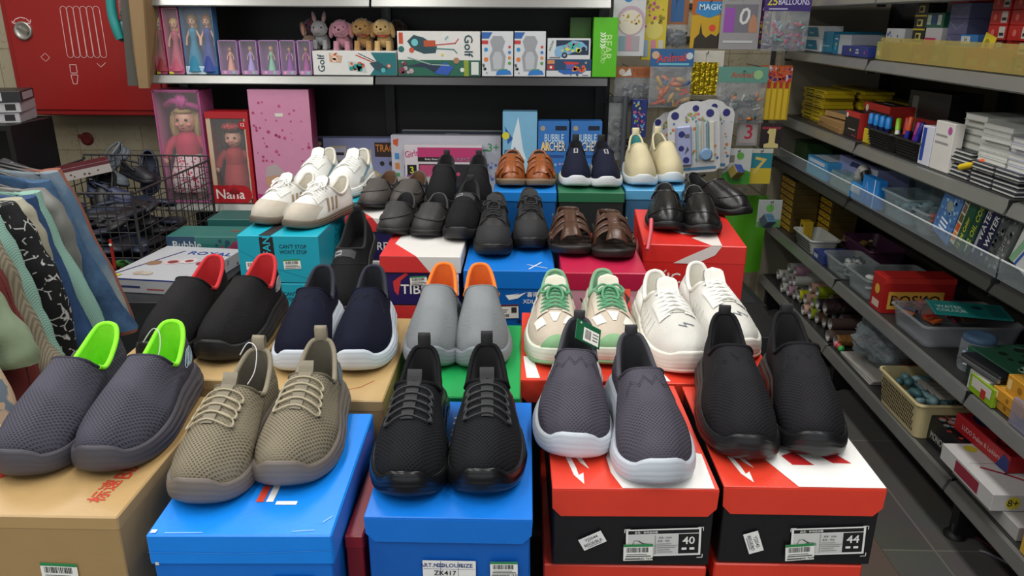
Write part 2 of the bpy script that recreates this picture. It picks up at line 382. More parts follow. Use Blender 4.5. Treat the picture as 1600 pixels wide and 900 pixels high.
# right gondola: three bays of a metre
XS = 1.2; SEAM = [3.74, 2.83, 1.885, .94, .0]; ZS = {'top': 1.458, 'A': 1.238, 'B': .946, 'C': .744, 'D': .422, 'E': .150}
names = {'top': 'topmost', 'A': 'second from top', 'B': 'third from top', 'C': 'fourth from top', 'D': 'fifth from top', 'E': 'bottom'}
unit = thing('shelving_unit', 'long steel shop shelving unit full of stationery on the right', 'shelving', (XS, 1.9, 0))
inv = Vector((-XS, -1.9, 0))
for k, z in ZS.items():
    for a, b_ in zip(SEAM, SEAM[1:]):
        x0 = XS if k != 'C' else XS+.0
        mb = MB(); dep = .42 if k not in ('E',) else .46
        mb.box((x0+.012+dep/2, (a+b_)/2, z+.03), (dep, a-b_-.012, .018), DKG if k in ('top', 'C') else STEEL_D)
        s_ = mb.build('shelf', unit, inv)
        mb = MB(); lip_x(mb, b_+.006, a-.006, x0, z, M('#23231f', .4) if k == 'C' else STEEL, .038 if k != 'C' else .03); q = mb.build('ticket_strip', s_)
        if k != 'C': q['label'] = 'grey metal ticket strip'
for y in SEAM[:-1]:
    mb = MB(); mb.box((XS+.475, y, 1.0), (.04, .05, 2.0), BLK)
    mb.box((XS+.25, y, .06), (.42, .035, .10), BLK)
    mb.lathe([(.012, .012), (.012, .04)], (XS+.05, y, 0), M('#3a3a3a', .4), 10); mb.lathe([(.03, 0), (.03, .008), (.014, .016)], (XS+.05, y, 0), M('#1a1a1a', .5), 14)
    mb.build('upright', unit, inv)
    for z in (1.458, 1.238, .946, .744, .422):
        mb = MB(); mb.box((XS+.01, y, z+.016), (.03, .008, .05), BLK); mb.build('shelf_bracket', unit, inv)
for a, b_ in zip(SEAM, SEAM[1:]):
    mb = MB(); mb.box((XS+.50, (a+b_)/2, 1.0), (.01, a-b_, 2.0), DKG); mb.build('back_panel', unit, inv)
mb = MB(); mb.box((XS+.27, 3.77, .9), (.56, .015, 2.0), M('#8b8371', .6)); e_ = mb.build('end_panel', unit, inv); e_['label'] = 'beige end panel'

# centre gondola facing the aisle
YB = 3.44; XB = [-1.666, -.664, .352]
cu = thing('shelving_unit', 'black steel toy shelving unit along the back of the shop', 'shelving', (-.66, YB+.2, 0)); ic = Vector((.66, -YB-.2, 0))
for (a, b_) in zip(XB, XB[1:]):
    for z in (1.447, 1.128, .556, .14):
        mb = MB(); mb.box(((a+b_)/2, YB+.2, z+.03), (b_-a-.01, .38, .018), BLK); s_ = mb.build('shelf', cu, ic)
        if z > 1.2 or a < -1: mb = MB(); lip_y(mb, a+.005, b_-.005, YB, z, M('#9c9c98', .32, 'metal', .5)); q = mb.build('ticket_strip', s_); q['label'] = 'bright metal ticket strip'
        else: mb = MB(); lip_y(mb, a+.005, b_-.005, YB, z, M('#15161a', .35)); mb.build('ticket_strip', s_)
    mb = MB(); mb.box(((a+b_)/2, YB+.405, 1.0), (b_-a-.004, .01, 2.0), BLK); mb.build('back_panel', cu, ic)
for x in XB:
    mb = MB(); mb.box((x, YB+.39, 1.0), (.045, .05, 2.0), M('#1a1b1e', .35)); mb.box((x, YB+.2, .06), (.035, .38, .1), BLK); mb.build('upright', cu, ic)

# fire hose cabinet on the back wall
def strip_path(pts, w, m, mb, y):
    for a, b_ in zip(pts, pts[1:]):
        a = Vector(a); b_ = Vector(b_); d = (b_-a).normalized(); n = Vector((-d.y, d.x))*w/2
        mb.add([(p.x, y, p.y) for p in (a-n-d*w*.3, b_-n+d*w*.3, b_+n+d*w*.3, a+n-d*w*.3)], [(0, 1, 2, 3)], m)
c0 = aty(32, 180, 3.7); c1 = aty(3, 0, 3.7); RED = M('#8e1f20', .32, 'plastic')
fc = thing('fire_hose_cabinet', 'red metal fire hose cabinet with round lock and hose symbol on the wall', 'cabinet', (-2.02, 3.82, c0.z))
X0, X1, Z0, Z1 = c0.x, -1.70, c0.z, c0.z+.82; ifc = Vector((2.02, -3.82, -c0.z))
mb = MB(); mb.box(((X0+X1)/2, 3.828, (Z0+Z1)/2), (X1-X0, .24, Z1-Z0), RED, bev=.006); mb.build('body', fc, ifc)
mb = MB(); mb.box(((X0+X1)/2, 3.706, (Z0+Z1)/2), (X1-X0-.05, .012, Z1-Z0-.05), M('#93201f', .3, 'plastic'), bev=.004)
WHT = M('#eab8b6', .5, 'plastic'); yy = 3.6985
def P2(px, py): q = aty(px, py, 3.70); return (q.x, q.z)
for i in range(6):
    A = P2(99+i*10.3, 15); Bp = P2(110+i*10.4, 85); r = .0145; pts = []
    for j in range(9): t = PI-PI*j/8; pts.append((A[0]+r*math.cos(t), A[1]+r*math.sin(t)))
    for j in range(9): t = -PI*j/8; pts.append((Bp[0]+r*math.cos(t), Bp[1]+r*math.sin(t)))
    pts.append(pts[0]); strip_path(pts, .0028, WHT, mb, yy)
for q in ([(109, 101), (119, 101), (121, 114), (111, 114)], [(111, 117), (122, 117), (121, 131), (115, 131)]):
    pts = [P2(*p) for p in q]; pts.append(pts[0]); strip_path(pts, .003, WHT, mb, yy)
strip_path([P2(*p) for p in [(64, 89), (71, 83), (78, 90), (72, 96), (65, 90)]], .0018, WHT, mb, yy)
strip_path([P2(*p) for p in [(152, 99), (158, 105), (165, 98)]], .0024, WHT, mb, yy)
strip_path([P2(*p) for p in [(20, 37), (24, 30), (32, 27), (41, 29), (48, 36)]], .004, WHT, mb, yy)
strip_path([P2(*p) for p in [(19, 33), (20, 37), (25, 36)]], .004, WHT, mb, yy); strip_path([P2(*p) for p in [(48, 31), (48, 37), (43, 36)]], .004, WHT, mb, yy)
dr = mb.build('door', fc, ifc)
lk = aty(37, 48, 3.70); mb = MB(); mb.lathe([(.042, 0), (.042, .008), (.036, .012), (.030, .006), (.012, .006)], (lk.x, 3.70, lk.z), metal('#b5b3ad', .35), 28, 'Y')
mb.box((lk.x, 3.688, lk.z), (.05, .006, .012), metal('#9a9892', .35), rot=Matrix.Rotation(.5, 3, 'Y')); mb.build('lock', dr, ifc*0)
# painted red flower on the wall tile
mb = MB(); fl = aty(136, 217, 3.948); mb.lathe([(.034, 0), (.034, .003), (.02, .005)], (fl.x, 3.95, fl.z), M('#74201f', .5), 18, 'Y'); mb.ell((fl.x-.03, 3.947, fl.z+.012), (.018, .004, .012), M('#7d2624', .5)); o = mb.build('wall_tile_motif'); tag(o, 'dark red painted flower motif on the cream wall tile', 'motif')
# cream band of tile under the cabinet
mb = MB(); q = aty(150, 205, 3.93); mb.box((-1.95, 3.945, q.z+.05), (1.3, .012, .045), M('#a39a83', .4)); struct(mb, 'trim_1')
# ------------------------------------------------------------------ shoes
NU = 56
LAT = [0, .205, .37, .465, .50, .46, .41, .385, .35, .235, 0]
MED = [0, .225, .40, .485, .475, .405, .35, .345, .335, .23, 0]
SLIP_Z = [1.05, 1.03, .96, .83, .74, .76, .84, .93, 1.02, 1.09, 1.11]      # knitted sock collar
LOW_Z = [1.0, .97, .86, .70, .62, .60, .62, .68, .78, .90, .94]          # loafer
SNK_Z = [1.0, .99, .93, .80, .71, .69, .73, .82, .94, 1.05, 1.08]
RIM_X = [0, .50, .83, .98, 1.0, .93, .85, .76, .62, .40, 0]
class Shoe:
    def __init__(s, L=.27, W=.108, hz=.09, yf=.44, yb=.955, rimw=.031, zt0=.026, zt1=.036, bump=.007, toeh=.5, rimz=SLIP_Z, mirror=False, spring=.010, flare=.004, inset=0.0):
        s.__dict__.update(locals()); s.loop = []; s.ztop = []; s.rim = []; s.aa = []
        for i in range(NU):
            h = NU/2; side = 1 if i <= h else -1; a = i/h if i <= h else (NU-i)/h
            tb = LAT if (side > 0) != mirror else MED; t = (1-math.cos(PI*a))/2
            x = tab(tb, a)*W*side; x += (-1 if not mirror else 1)*W*.05*max(0, 1-t*2.2)
            s.loop.append(Vector((x, -L/2+t*L, 0))); s.aa.append(a)
            st = t*t*(3-2*t); s.ztop.append(zt0+(zt1-zt0)*st+bump*math.exp(-(a/.125)**6)+spring*max(0, 1-t*4)**2)
            s.rim.append(Vector((tab(RIM_X, a)*rimw*side, -L/2+L*(yf+(yb-yf)*t), hz*tab(rimz, a))))
        s.nrm = []
        for i in range(NU):
            d = s.loop[(i+1) % NU]-s.loop[i-1]; s.nrm.append(Vector((d.y, -d.x, 0)).normalized())
        s.grid = []; MV = 14
        for j in range(MV+1):
            v = j/MV; row = []
            for i in range(NU):
                a = s.aa[i]; n = s.nrm[i]; tt = (1-math.cos(PI*a))/2; P0 = s.loop[i]-n*(.0035+s.inset*min(1, max(0, (tt-.15)*2.2))); P0.z = s.ztop[i]-.006; P3 = s.rim[i]; h = P3.z-P0.z; fr = max(0, 1-a/.5)
                fr = fr*fr*(3-2*fr)
                P1 = P0+Vector((0, 0, h*(.50*(1-fr)+toeh*fr)))+n*flare*(1-.3*fr)
                d = P0-P3; P2 = P3+Vector((d.x, d.y, 0))*(.15+.30*fr); P2.z = P3.z-h*(.30*(1-fr)+.24*fr)
                row.append(P0*(1-v)**3+P1*3*v*(1-v)**2+P2*3*v*v*(1-v)+P3*v**3)
            s.grid.append(row)
        vs = [p for r in s.grid for p in r]; fs = []
        for j in range(MV):
            for i in range(NU): fs.append((j*NU+i, j*NU+(i+1) % NU, (j+1)*NU+(i+1) % NU, (j+1)*NU+i))
        s.bvh = BVHTree.FromPolygons(vs, fs); s.vs = vs; s.fs = fs
    def top(s, x, y, off=.001):
        h = s.bvh.ray_cast(Vector((x, y, .3)), Vector((0, 0, -1)))
        if h[0] is None: return Vector((x, y, s.hz*.6))
        n = h[1] if h[1].z > 0 else -h[1]; return h[0]+n*off
    def side(s, y, z, sg, off=.001):
        h = s.bvh.ray_cast(Vector((sg*.2, y, z)), Vector((-sg, 0, 0)))
        if h[0] is None: return Vector((sg*s.W*.4, y, z))
        n = h[1] if h[1].x*sg > 0 else -h[1]; return h[0]+n*off
    def at(s, u, v, off=.001):
        """point on the upper by loop index u and height v"""
        j = v*(len(s.grid)-1); j0 = min(int(j), len(s.grid)-2); i0 = int(u) % NU; fu = u-int(u); fv = j-j0
        g = s.grid; i1 = (i0+1) % NU
        p = (g[j0][i0]*(1-fu)+g[j0][i1]*fu)*(1-fv)+(g[j0+1][i0]*(1-fu)+g[j0+1][i1]*fu)*fv
        n = (g[j0][i1]-g[j0][i0]).cross(g[j0+1][i0]-g[j0][i0]); n.normalize()
        return p+n*off
    def upper(s, root, m, name='upper'):
        mb = MB(); mb.add(s.vs, s.fs, m, True); mb.uv = [(v.x, v.y+v.z*.6) for v in s.vs]; return mb.build(name, root)
    def sole(s, root, m, prof=None, tread=None, side_wave=0.0):
        prof = prof or [(-.010, .0), (-.003, .06), (.001, .22), (.0035, .36), (.0015, .40), (.0045, .44), (.0045, .56), (.0018, .60), (.004, .64), (.0035, .80), (.001, .84), (.002, .88), (.0012, .97), (-.002, 1.02), (-.007, .98)]
        rings = []
        for o, zf in prof:
            r = []
            for i in range(NU):
                t = (1-math.cos(PI*s.aa[i]))/2; zb = s.spring*max(0, 1-t*4)**2+.004*max(0, (t-.9)*10)
                zt = s.ztop[i]; gm = min(1, max(.12, (t-.12)*3)); o_ = o*gm+.003*math.sin(PI*min(1, zf))**.6*(1-gm) if .1 < zf < .9 else o; wv = side_wave*math.sin(i*1.9)*(1 if .35 < zf < .9 else 0)*gm
                p = s.loop[i]+s.nrm[i]*(o_+wv+s.inset*min(1, max(0, (t-.15)*2.2))*(.5-1.5*zf)); p.z = zb+(zt-zb)*zf; r.append(p)
            rings.append(r)
        mb = MB(); mb.loft(rings, m, cap0=True); so = mb.build('sole', root)
        if tread:
            mb = MB(); rings = []
            for o, z in ((-.012, 0), (-.003, 0), (0, .003), (0, .007), (-.006, .008)):
                rings.append([(s.loop[i]+s.nrm[i]*(o+.0035))*1.0+Vector((0, 0, z+s.spring*max(0, 1-(1-math.cos(PI*s.aa[i]))*2)**2-.0004)) for i in range(NU)])
            mb.loft(rings, tread, cap0=True); mb.build('outsole', root)
        return so
    def lining(s, root, m, collar=None, cr=.0035, front=None):
        rings = []; zi = s.zt1*.8
        for v in (0, .12, .4, .75, 1.0):
            r = []
            for i in range(NU):
                p = s.rim[i]; n = Vector((p.x*2.2, p.y-(s.rim[0].y+s.rim[NU//2].y)/2, 0)).normalized()
                q = p-n*(.003+.004*v**.5); q.z = p.z*(1-v)+zi*v-.001
                if v > 0: q.x *= 1+.25*v
                if s.aa[i] < .25: q.y -= .02*v
                r.append(q)
            rings.append(r)
        mb = MB(); mb.loft(rings, m, flip=False, cap1=True); mb.uv = None; mb.build('lining', root)
        mb = MB(); q = [p-Vector((0, 0, .0015)) for p in s.rim]; k0 = int(NU/2*.34) if front else 0
        if front: mb.tube(q[k0:NU-k0+1], cr, collar or m, 8); mb.tube(q[NU-k0:]+q[:k0+1], cr*.7, front, 8)
        else: mb.tube(q, cr, collar or m, 8, closed=True)
        mb.build('collar', root)
    def patch(s, mb, m, quad, fn, nu=6, nv=6):
        q = [Vector(p) for p in quad]; vs = []
        for j in range(nv+1):
            for i in range(nu+1):
                a, b = i/nu, j/nv; p = (q[0]*(1-a)+q[1]*a)*(1-b)+(q[3]*(1-a)+q[2]*a)*b; vs.append(fn(p.x, p.y))
        mb.add(vs, [(j*(nu+1)+i, j*(nu+1)+i+1, (j+1)*(nu+1)+i+1, (j+1)*(nu+1)+i) for j in range(nv) for i in range(nu)], m, True)
    def heel_tab(s, root, m, h=.014, wd=.009, name='heel_loop'):
        p = s.rim[NU//2]; mb = MB(); rings = []
        for dy, dz in ((.004, -.022), (.0045, -.004), (.004, h*.7), (.0005, h), (-.004, h*.8), (-.0045, -.002)):
            rings.append([(x, p.y+dy*1.0+oy, p.z+dz) for x, oy in ((-wd, 0), (wd, 0), (wd, .0016), (-wd, .0016))])
        mb.loft(rings, m, cap0=True, cap1=True); mb.build(name, root)
    def laces(s, root, m, y0, y1, n, wx=.018, r=.0021, bow=True, name='laces', flat=1.0, lift=.004):
        mb = MB()
        for k in range(n):
            y = y0+(y1-y0)*k/(n-1); yn = y+(y1-y0)/(n-1)*(1 if k < n-1 else 0)
            ww = wx*(1-.12*k/(n-1))
            for sg in (-1, 1):
                pts = []
                for j in range(9):
                    t = j/8; x = sg*ww*(1-2*t); pts.append(s.top(x, y+(yn-y)*t, r*.7+lift*math.sin(PI*t)+.0004*(sg > 0)))
                if k < n-1 or sg > 0: mb.tube(pts, r, m, 6)
        if bow:
            c = s.top(0, y1, .008)
            for sg in (-1, 1):
                mb.tube(crom([c, c+Vector((sg*.014, -.006, .006)), c+Vector((sg*.026, -.014, -.001)), c+Vector((sg*.022, -.022, -.004)), c+Vector((sg*.008, -.008, .002)), c], 4), r, m, 6)
                mb.tube(crom([c, c+Vector((sg*.010, -.014, .002)), c+Vector((sg*.015, -.032, -.006)), c+Vector((sg*.011, -.044, -.010))], 4), r, m, 6)
            mb.ell(c, (.006, .005, .004), m, 8, 5)
        return mb.build(name, root)
def place(name, label, group, tx, ty, z, yaw, L, cat='shoe', rx=0.0):
    """root at the footprint centre, (tx, ty) is where the toe tip stands"""
    a = math.radians(yaw); o = thing(name, label, cat, (tx-math.sin(a)*L/2, ty+math.cos(a)*L/2, z), 0, group)
    o.rotation_euler = (rx, 0, a); return o
def knit_shoe(name, label, group, pos, mirror, col, solec, linc, collar=None, L=.27, W=.108, hz=.098, dot=190, amt=.45, zig=None, tab_=None, logo=None, strap=None, lacec=None, tread=None, srough=.5, yf=.54, toeline=True, zt=(.029, .046), seam=None, rimw=.030, bump=.011, tabh=.012):
    tx, ty, z, yaw = pos; root = place(name, label, group, tx, ty, z, yaw, L)
    s = Shoe(L=L, W=W, hz=hz, yf=yf, zt0=zt[0], zt1=zt[1], mirror=mirror, bump=bump, rimw=rimw, inset=.006, flare=.006); um = knit(col, dot, amt)
    s.upper(root, um); s.sole(root, M(solec, srough, 'plastic'), side_wave=.0006, tread=tread)
    s.lining(root, M(linc, .85, 'cloth'), M(collar, .8, 'cloth') if collar else um, .0038, um if collar else None)
    if zig:
        mb = MB(); pts = []
        for r_, yy in enumerate((-.050, -.058)):
            pts = [s.top(-.034+.0085*i, L*(yf-.5)+yy+.018+(.016 if i % 2 else 0)+.003*r_, .0003) for i in range(9)]
            mb.tube(pts, .0006, M(zig, .9, 'cloth'), 5)
        mb.build('stitched_zigzag', root)
    mb = MB(); mb.tube([s.loop[i]-s.nrm[i]*(.0015+s.inset*.9*min(1, max(0, ((1-math.cos(PI*s.aa[i]))/2-.15)*2.2)))+Vector((0, 0, s.ztop[i]-.001)) for i in range(NU)], .0019, M(solec, srough, 'plastic'), 6, closed=True); mb.build('sole_edge', root)
    if tab_: s.heel_tab(root, M(tab_, .8, 'cloth'), h=tabh)
    if logo:
        mb = MB(); uc = NU*.34 if not mirror else NU*.66; sg = 1 if not mirror else -1
        for k in range(3):
            pts = [s.at(uc+sg*(.75*k+1.0*math.cos(t)+.5*math.sin(t)), .50+.16*math.sin(t)-.03*k, .0012) for t in [2*PI*j/16 for j in range(17)]]
            mb.tube(pts, .0009, M(logo, .4, 'plastic'), 5)
        mb.build('side_emblem', root)
    if strap:
        mb = MB(); sw = .0075; y0, y1 = -L*.24, L*(yf-.5)-.002
        s.patch(mb, M(strap, .7, 'cloth'), [(-sw, y0), (sw, y0), (sw*1.1, y1), (-sw*1.1, y1)], lambda x, y: s.top(x, y, .0026+.0006*math.sin(y*1500)), 3, 26)
        p = s.rim[0]; rings = [[(x, p.y+dy, p.z+dz) for x in (-.010, -.004, .004, .010)] for dy, dz in ((-.006, -.003), (.004, .006), (.010, .014), (.012, .010), (.006, -.002))]
        mb.loft(rings, M(strap, .7, 'cloth'), closed=False); mb.build('tongue_strap', root)
        mb = MB(); n = 4
        for k in range(n):
            y = y0+.012+(y1-y0-.030)*k/(n-1); wx, hy = .027-.001*k, .0068; pts = []
            cs = [(-wx, -hy+.002), (-wx+.006, -hy-.001), (0, -hy), (wx-.006, -hy-.001), (wx, -hy+.002), (wx+.001, 0), (wx, hy-.002), (wx-.006, hy+.001), (0, hy), (-wx+.006, hy+.001), (-wx, hy-.002), (-wx-.001, 0)]
            for q in crom([(a, b, 0) for a, b in cs], 3, True): pts.append(s.top(q.x, y+q.y-.10*abs(q.x), .0034 if abs(q.x) > .010 else .0042))
            mb.tube(pts, .0014, M(lacec, .5, 'cloth'), 6, closed=True)
            for sg in (-1, 1):
                c = s.top(sg*(wx+.001), y-.10*wx, .002); mb.box(c, (.007, .008, .003), M(strap, .7, 'cloth'), bev=.001, rz=0, rot=Matrix.Rotation(sg*.6, 3, 'Y'))
        mb.build('elastic_laces', root)
    return root
# ------------------------------------------------------------------ display table
mb = MB(); DT = M('#4a3a30', .5)
tb_ = thing('display_table', 'low display table under the stacked shoe boxes', 'table', (-.1, 1.65, 0))
mb.box((0, 0, .560), (1.4, 1.85, .03), DT, bev=.004); mb.build('tabletop', tb_)
for sx in (-1, 1):
    for sy in (-1, 1):
        mb = MB(); mb.box((sx*.64, sy*.86, .275), (.05, .05, .55), DT, bev=.004); mb.build('leg', tb_)
# ------------------------------------------------------------------ shoe boxes
def stickers(root, w, d, h, items, y0=None):
    """items: (name, x, z, width, height, rotation deg, specs, label) on the front face"""
    for idx, (name, x, z, ww, hh, rot, specs, lb) in enumerate(items):
        mb = MB(); a = math.radians(rot); U = Vector((math.cos(a), 0, math.sin(a))); Vv = Vector((-math.sin(a), 0, math.cos(a)))
        O = Vector((x, (-d/2 if y0 is None else y0)-.0004-.0028*(idx == 1), z))-U*ww/2-Vv*hh/2
        if specs == 'price': price(mb, O, U, Vv, ww, hh)
        else: pr(mb, (O, U, Vv, ww, hh), specs)
        o = mb.build(name, root)
        if lb: o['label'] = lb
def shoebox(label, x0, x1, y0, y1, ztop, h, body, lid, lidh=.04, yaw=0.0, front=None, lidf=None, top=None, left=None, right=None, st=None, group=None, ov=.003, flap=False, name='shoe_box', side=None):
    w_, d_ = x1-x0, y1-y0; root = thing(name, label, 'shoe box', ((x0+x1)/2, (y0+y1)/2, ztop-h), math.radians(yaw), group)
    mb = MB(); kb = M(body, .38, 'card') ; mb.box((0, 0, h/2-.002), (w_-2*ov, d_-2*ov, h-.004), kb, bev=.0015)
    for fc, sp in (('f', front), ('l', left), ('r', right)):
        if sp: pr(mb, face_frame(fc, w_-2*ov, d_-2*ov, h-.004), sp)
    mb.build('box_body', root)
    mb = MB(); kl = M(lid, .34, 'card')
    if flap:   # hinged lid: sheet with a front flap that has slanted corners
        mb.box((0, 0, h-.002), (w_, d_, .004), kl, bev=.001)
        y = -d_/2; t = .003; e = .012
        prof = [(-w_/2, h-.003), (w_/2, h-.003), (w_/2-.001, h-lidh+e), (w_/2-e, h-lidh), (-w_/2+e, h-lidh), (-w_/2+.001, h-lidh+e)]
        vs = [(x, y-.0005, z) for x, z in prof]+[(x, y+t-.001, z) for x, z in prof]; n = 6
        mb.add(vs, [tuple(range(n)), tuple(range(2*n-1, n-1, -1))]+[(i, i+n, (i+1) % n+n, (i+1) % n) for i in range(n)], kl)
    else: mb.box((0, 0, h-lidh/2), (w_, d_, lidh), kl, bev=.002)
    if lidf: pr(mb, (Vector((-w_/2, -d_/2-.0005, h-lidh)), Vector((1, 0, 0)), Vector((0, 0, 1)), w_, lidh), lidf)
    if side: pr(mb, (Vector((w_/2, -d_/2, h-lidh)), Vector((0, 1, 0)), Vector((0, 0, 1)), d_, lidh), side)
    if top: pr(mb, (Vector((-w_/2, -d_/2, h)), Vector((1, 0, 0)), Vector((0, 1, 0)), w_, d_), top)
    mb.build('box_lid', root)
    if st: stickers(root, w_, d_, h, st)
    return root
WH = '#f2f1ec'; K = '#17171a'
def sizelabel(num, art):
    return [('r', 0, 0, 1, 1, WH), ('r', .03, .82, .97, .95, '#17171a'), ('t', '品名：休闲运动鞋', .27, .885, .085, WH), ('r', .03, .06, .97, .80, '#d4d4d0'),
            ('r', .70, .08, .97, .80, K), ('t', num, .835, .56, .28, WH, 0, .2), ('r', .745, .22, .81, .30, WH), ('r', .85, .22, .915, .30, WH),
            ('l', [(.08, .44), (.11, .60), (.17, .60), (.22, .50), (.33, .46), (.34, .40), (.08, .40), (.08, .44)], .0007, '#555555'), ('l', [(.17, .58), (.24, .48), (.2, .46)], .0012, '#333333'),
            ('l', [(.39, .78), (.39, .1)], .0005, '#555555'), ('l', [(.39, .40), (.69, .40)], .0005, '#555555'),
            ('t', '货号：'+art, .52, .70, .07, '#444444'), ('t', '颜色：米白', .50, .58, .07, '#444444'), ('l', [(.41, .47), (.6, .47)], .0007, '#777777'),
            ('l', [(.41, .34), (.66, .34)], .0008, '#777777'), ('l', [(.41, .26), (.58, .26)], .0008, '#777777'), ('l', [(.41, .18), (.62, .18)], .0008, '#777777'),
            ('l', [(-.02, .93), (-.02, 1.05), (.05, 1.05)], .0009, WH), ('l', [(.95, 1.05), (1.02, 1.05), (1.02, .93)], .0009, WH), ('l', [(.95, -.05), (1.02, -.05), (1.02, .07)], .0009, WH)]
OR = '#e2402c'; BL = '#0c6fd0'
# front row
shoebox('plain cardboard shoe box with red lettering under the grey shoes with lime lining', -.775, -.489, .775, 1.09, .83, .135, '#a98a5c', '#b59564', .02,
        top=[('p', [(.0, .02), (.16, .10), (.30, .22), (.42, .36), (.2, .36), (0, .2)], '#c23f2c'), ('t', '标速', .85, .17, .075, '#c23f2c', 88), ('t', 'BIAOSU', .88, .42, .07, '#c23f2c', 88)],
        left=None, st=[('price_sticker', .058, .052, .046, .030, -2, 'price', 'white price sticker with green header')], ov=.0008, name='cardboard_box')
shoebox('blue shoe box under the tan laced knit shoes', -.443, -.226, .745, 1.04, .83, .125, BL, '#1187ee', .042, yaw=1.5, flap=False,
        top=[('r', .50, .22, .545, .34, '#d8432c'), ('r', .56, .22, .60, .36, WH), ('r', .62, .20, .74, .225, WH), ('l', [(.78, .02), (.9, .03)], .001, '#9cc8f0'), ('l', [(.93, .08), (.97, .12)], .0012, '#9cc8f0'), ('l', [(.10, .01), (.3, .012)], .001, '#9cc8f0'), ('r', .02, .01, .05, .03, WH)],
        lidf=[('l', [(.0, .45), (.5, .40), (1, .52)], .0006, '#3f92e0'), ('r', .03, .02, .05, .12, '#d9d4c8')],
        st=[('price_sticker', .058, .052, .05, .03, 0, 'price', None)])
shoebox('blue shoe box with white letters on top under the black laced knit shoes', -.192, .013, .785, 1.085, .83, .125, '#0d5fb8', '#0f74d6', .036,
        top=[('t', 'ECVA', .50, .70, .10, WH, 90), ('r', .46, .30, .52, .42, '#d8432c'), ('r', .60, .25, .66, .4, '#d8432c')], flap=True,
        st=[('size_sheet', .0, .0405, .066, .045, 0, [('r', 0, 0, 1, 1, WH), ('l', [(.02, .72), (.98, .72)], .0005, '#27407a'), ('l', [(.34, .98), (.34, .02)], .0005, '#27407a'), ('l', [(.67, .98), (.67, .02)], .0005, '#27407a'), ('t', 'ART.NO', .17, .85, .13, '#27407a'), ('t', 'COLOUR', .50, .85, .13, '#27407a'), ('t', 'SIZE', .83, .85, .13, '#27407a'), ('t', 'ZK417', .42, .60, .16, '#222222'), ('t', 'BLACK', .42, .36, .15, '#222222')], 'white sheet with blue headings'),
            ('price_sticker', .068, .054, .034, .022, 1, 'price', None)])
star = [('p', [(.10, .26), (.14, .10), (.195, .03), (.20, .12), (.17, .10), (.16, .16), (.13, .26)], WH), ('p', [(.16, .26), (.19, .20), (.24, .15), (.20, .25)], WH)]
shoebox('red and black shoe box with size 40 label under the grey-purple slip-ons', .036, .252, .853, 1.150, .83, .122, K, OR, .042, yaw=1.0, flap=True,
        top=star+[('p', [(.40, .34), (.36, .25), (.37, .12), (.42, .0), (.97, .0), (.98, .28), (.60, .40)], WH), ('p', [(.40, .62), (.50, .44), (.56, .44), (.46, .64)], WH), ('p', [(.07, .80), (.07, .99), (.20, .99), (.22, .80)], WH)],
        st=[('size_label', .041, .040, .099, .043, 2.5, sizelabel('40', '25303'), 'white and black label reading 40'),
            ('price_sticker', .008, .026, .039, .026, 2, 'price', None),
            ('code_sticker', -.053, .042, .033, .019, 28, [('r', 0, 0, 1, 1, WH), ('t', 'YJ2044', .5, .68, .32, '#333333'), ('t', 'BEIGE/BLK', .5, .34, .22, '#333333'), ('r', .2, .12, .8, .17, '#777777')], None)])
shoebox('red and black shoe box with size 44 label, rightmost of the front row', .262, .472, .862, 1.150, .83, .122, K, OR, .042, yaw=0.0, flap=True,
        top=[(k[0], [(x, y) for x, y in k[1]], k[2]) for k in star]+[('p', [(.46, .0), (.995, .0), (.995, .80), (.30, .80), (.30, .30)], WH), ('p', [(.46, .26), (.50, .18), (.64, .18), (.56, .30)], '#c6282a'), ('p', [(.68, .30), (.77, .20), (.89, .20), (.80, .32)], '#c6282a')],
        st=[('size_label', .040, .040, .097, .043, 3.5, sizelabel('44', '25321'), 'white and black label reading 44'),
            ('price_sticker', .004, .024, .038, .026, 6, 'price', None),
            ('code_sticker', -.058, .036, .033, .02, -70, [('r', 0, 0, 1, 1, WH), ('t', 'YJ2045', .5, .68, .32, '#333333'), ('t', 'BEIGE/BD', .5, .34, .22, '#333333'), ('r', .2, .12, .8, .17, '#777777')], None)])
# second tier of the front row, only its upper edge shows
for lb, a, b_, y0, zt, lid, body in (('red shoe box edge below the box carrying the grey-purple slip-ons', .030, .250, .858, .705, OR, K), ('red shoe box edge at the bottom right corner of the display', .262, .462, .866, .705, OR, K),
        ('blue shoe box at the bottom under the black laced knit shoes', -.19, .012, .79, .702, BL, BL), ('blue shoe box at the bottom under the tan knit shoes', -.44, -.23, .75, .702, BL, BL),
        ('plain cardboard box at the bottom left of the display', -.76, -.50, .78, .692, '#a98a5c', '#b59564')):
    shoebox(lb, a, b_, y0, y0+.30, zt, .118, body, lid, .036, top=None)
shoebox('shiny dark red shoe box standing in the gap between the two blue boxes', -.222, -.198, .80, 1.06, .79, .20, '#7e1420', '#8c1a26', .02, ov=.001)
pkg('size_card', 'white card with a black shoe picture at the bottom left corner', 'label card', (-.668, .768, .698), (.055, .002, .022), 0, WH, f=[('r', .0, .86, 1, 1, K), ('p', [(.2, .1), (.3, .6), (.5, .45), (.75, .65), (.9, .2)], '#222222')])
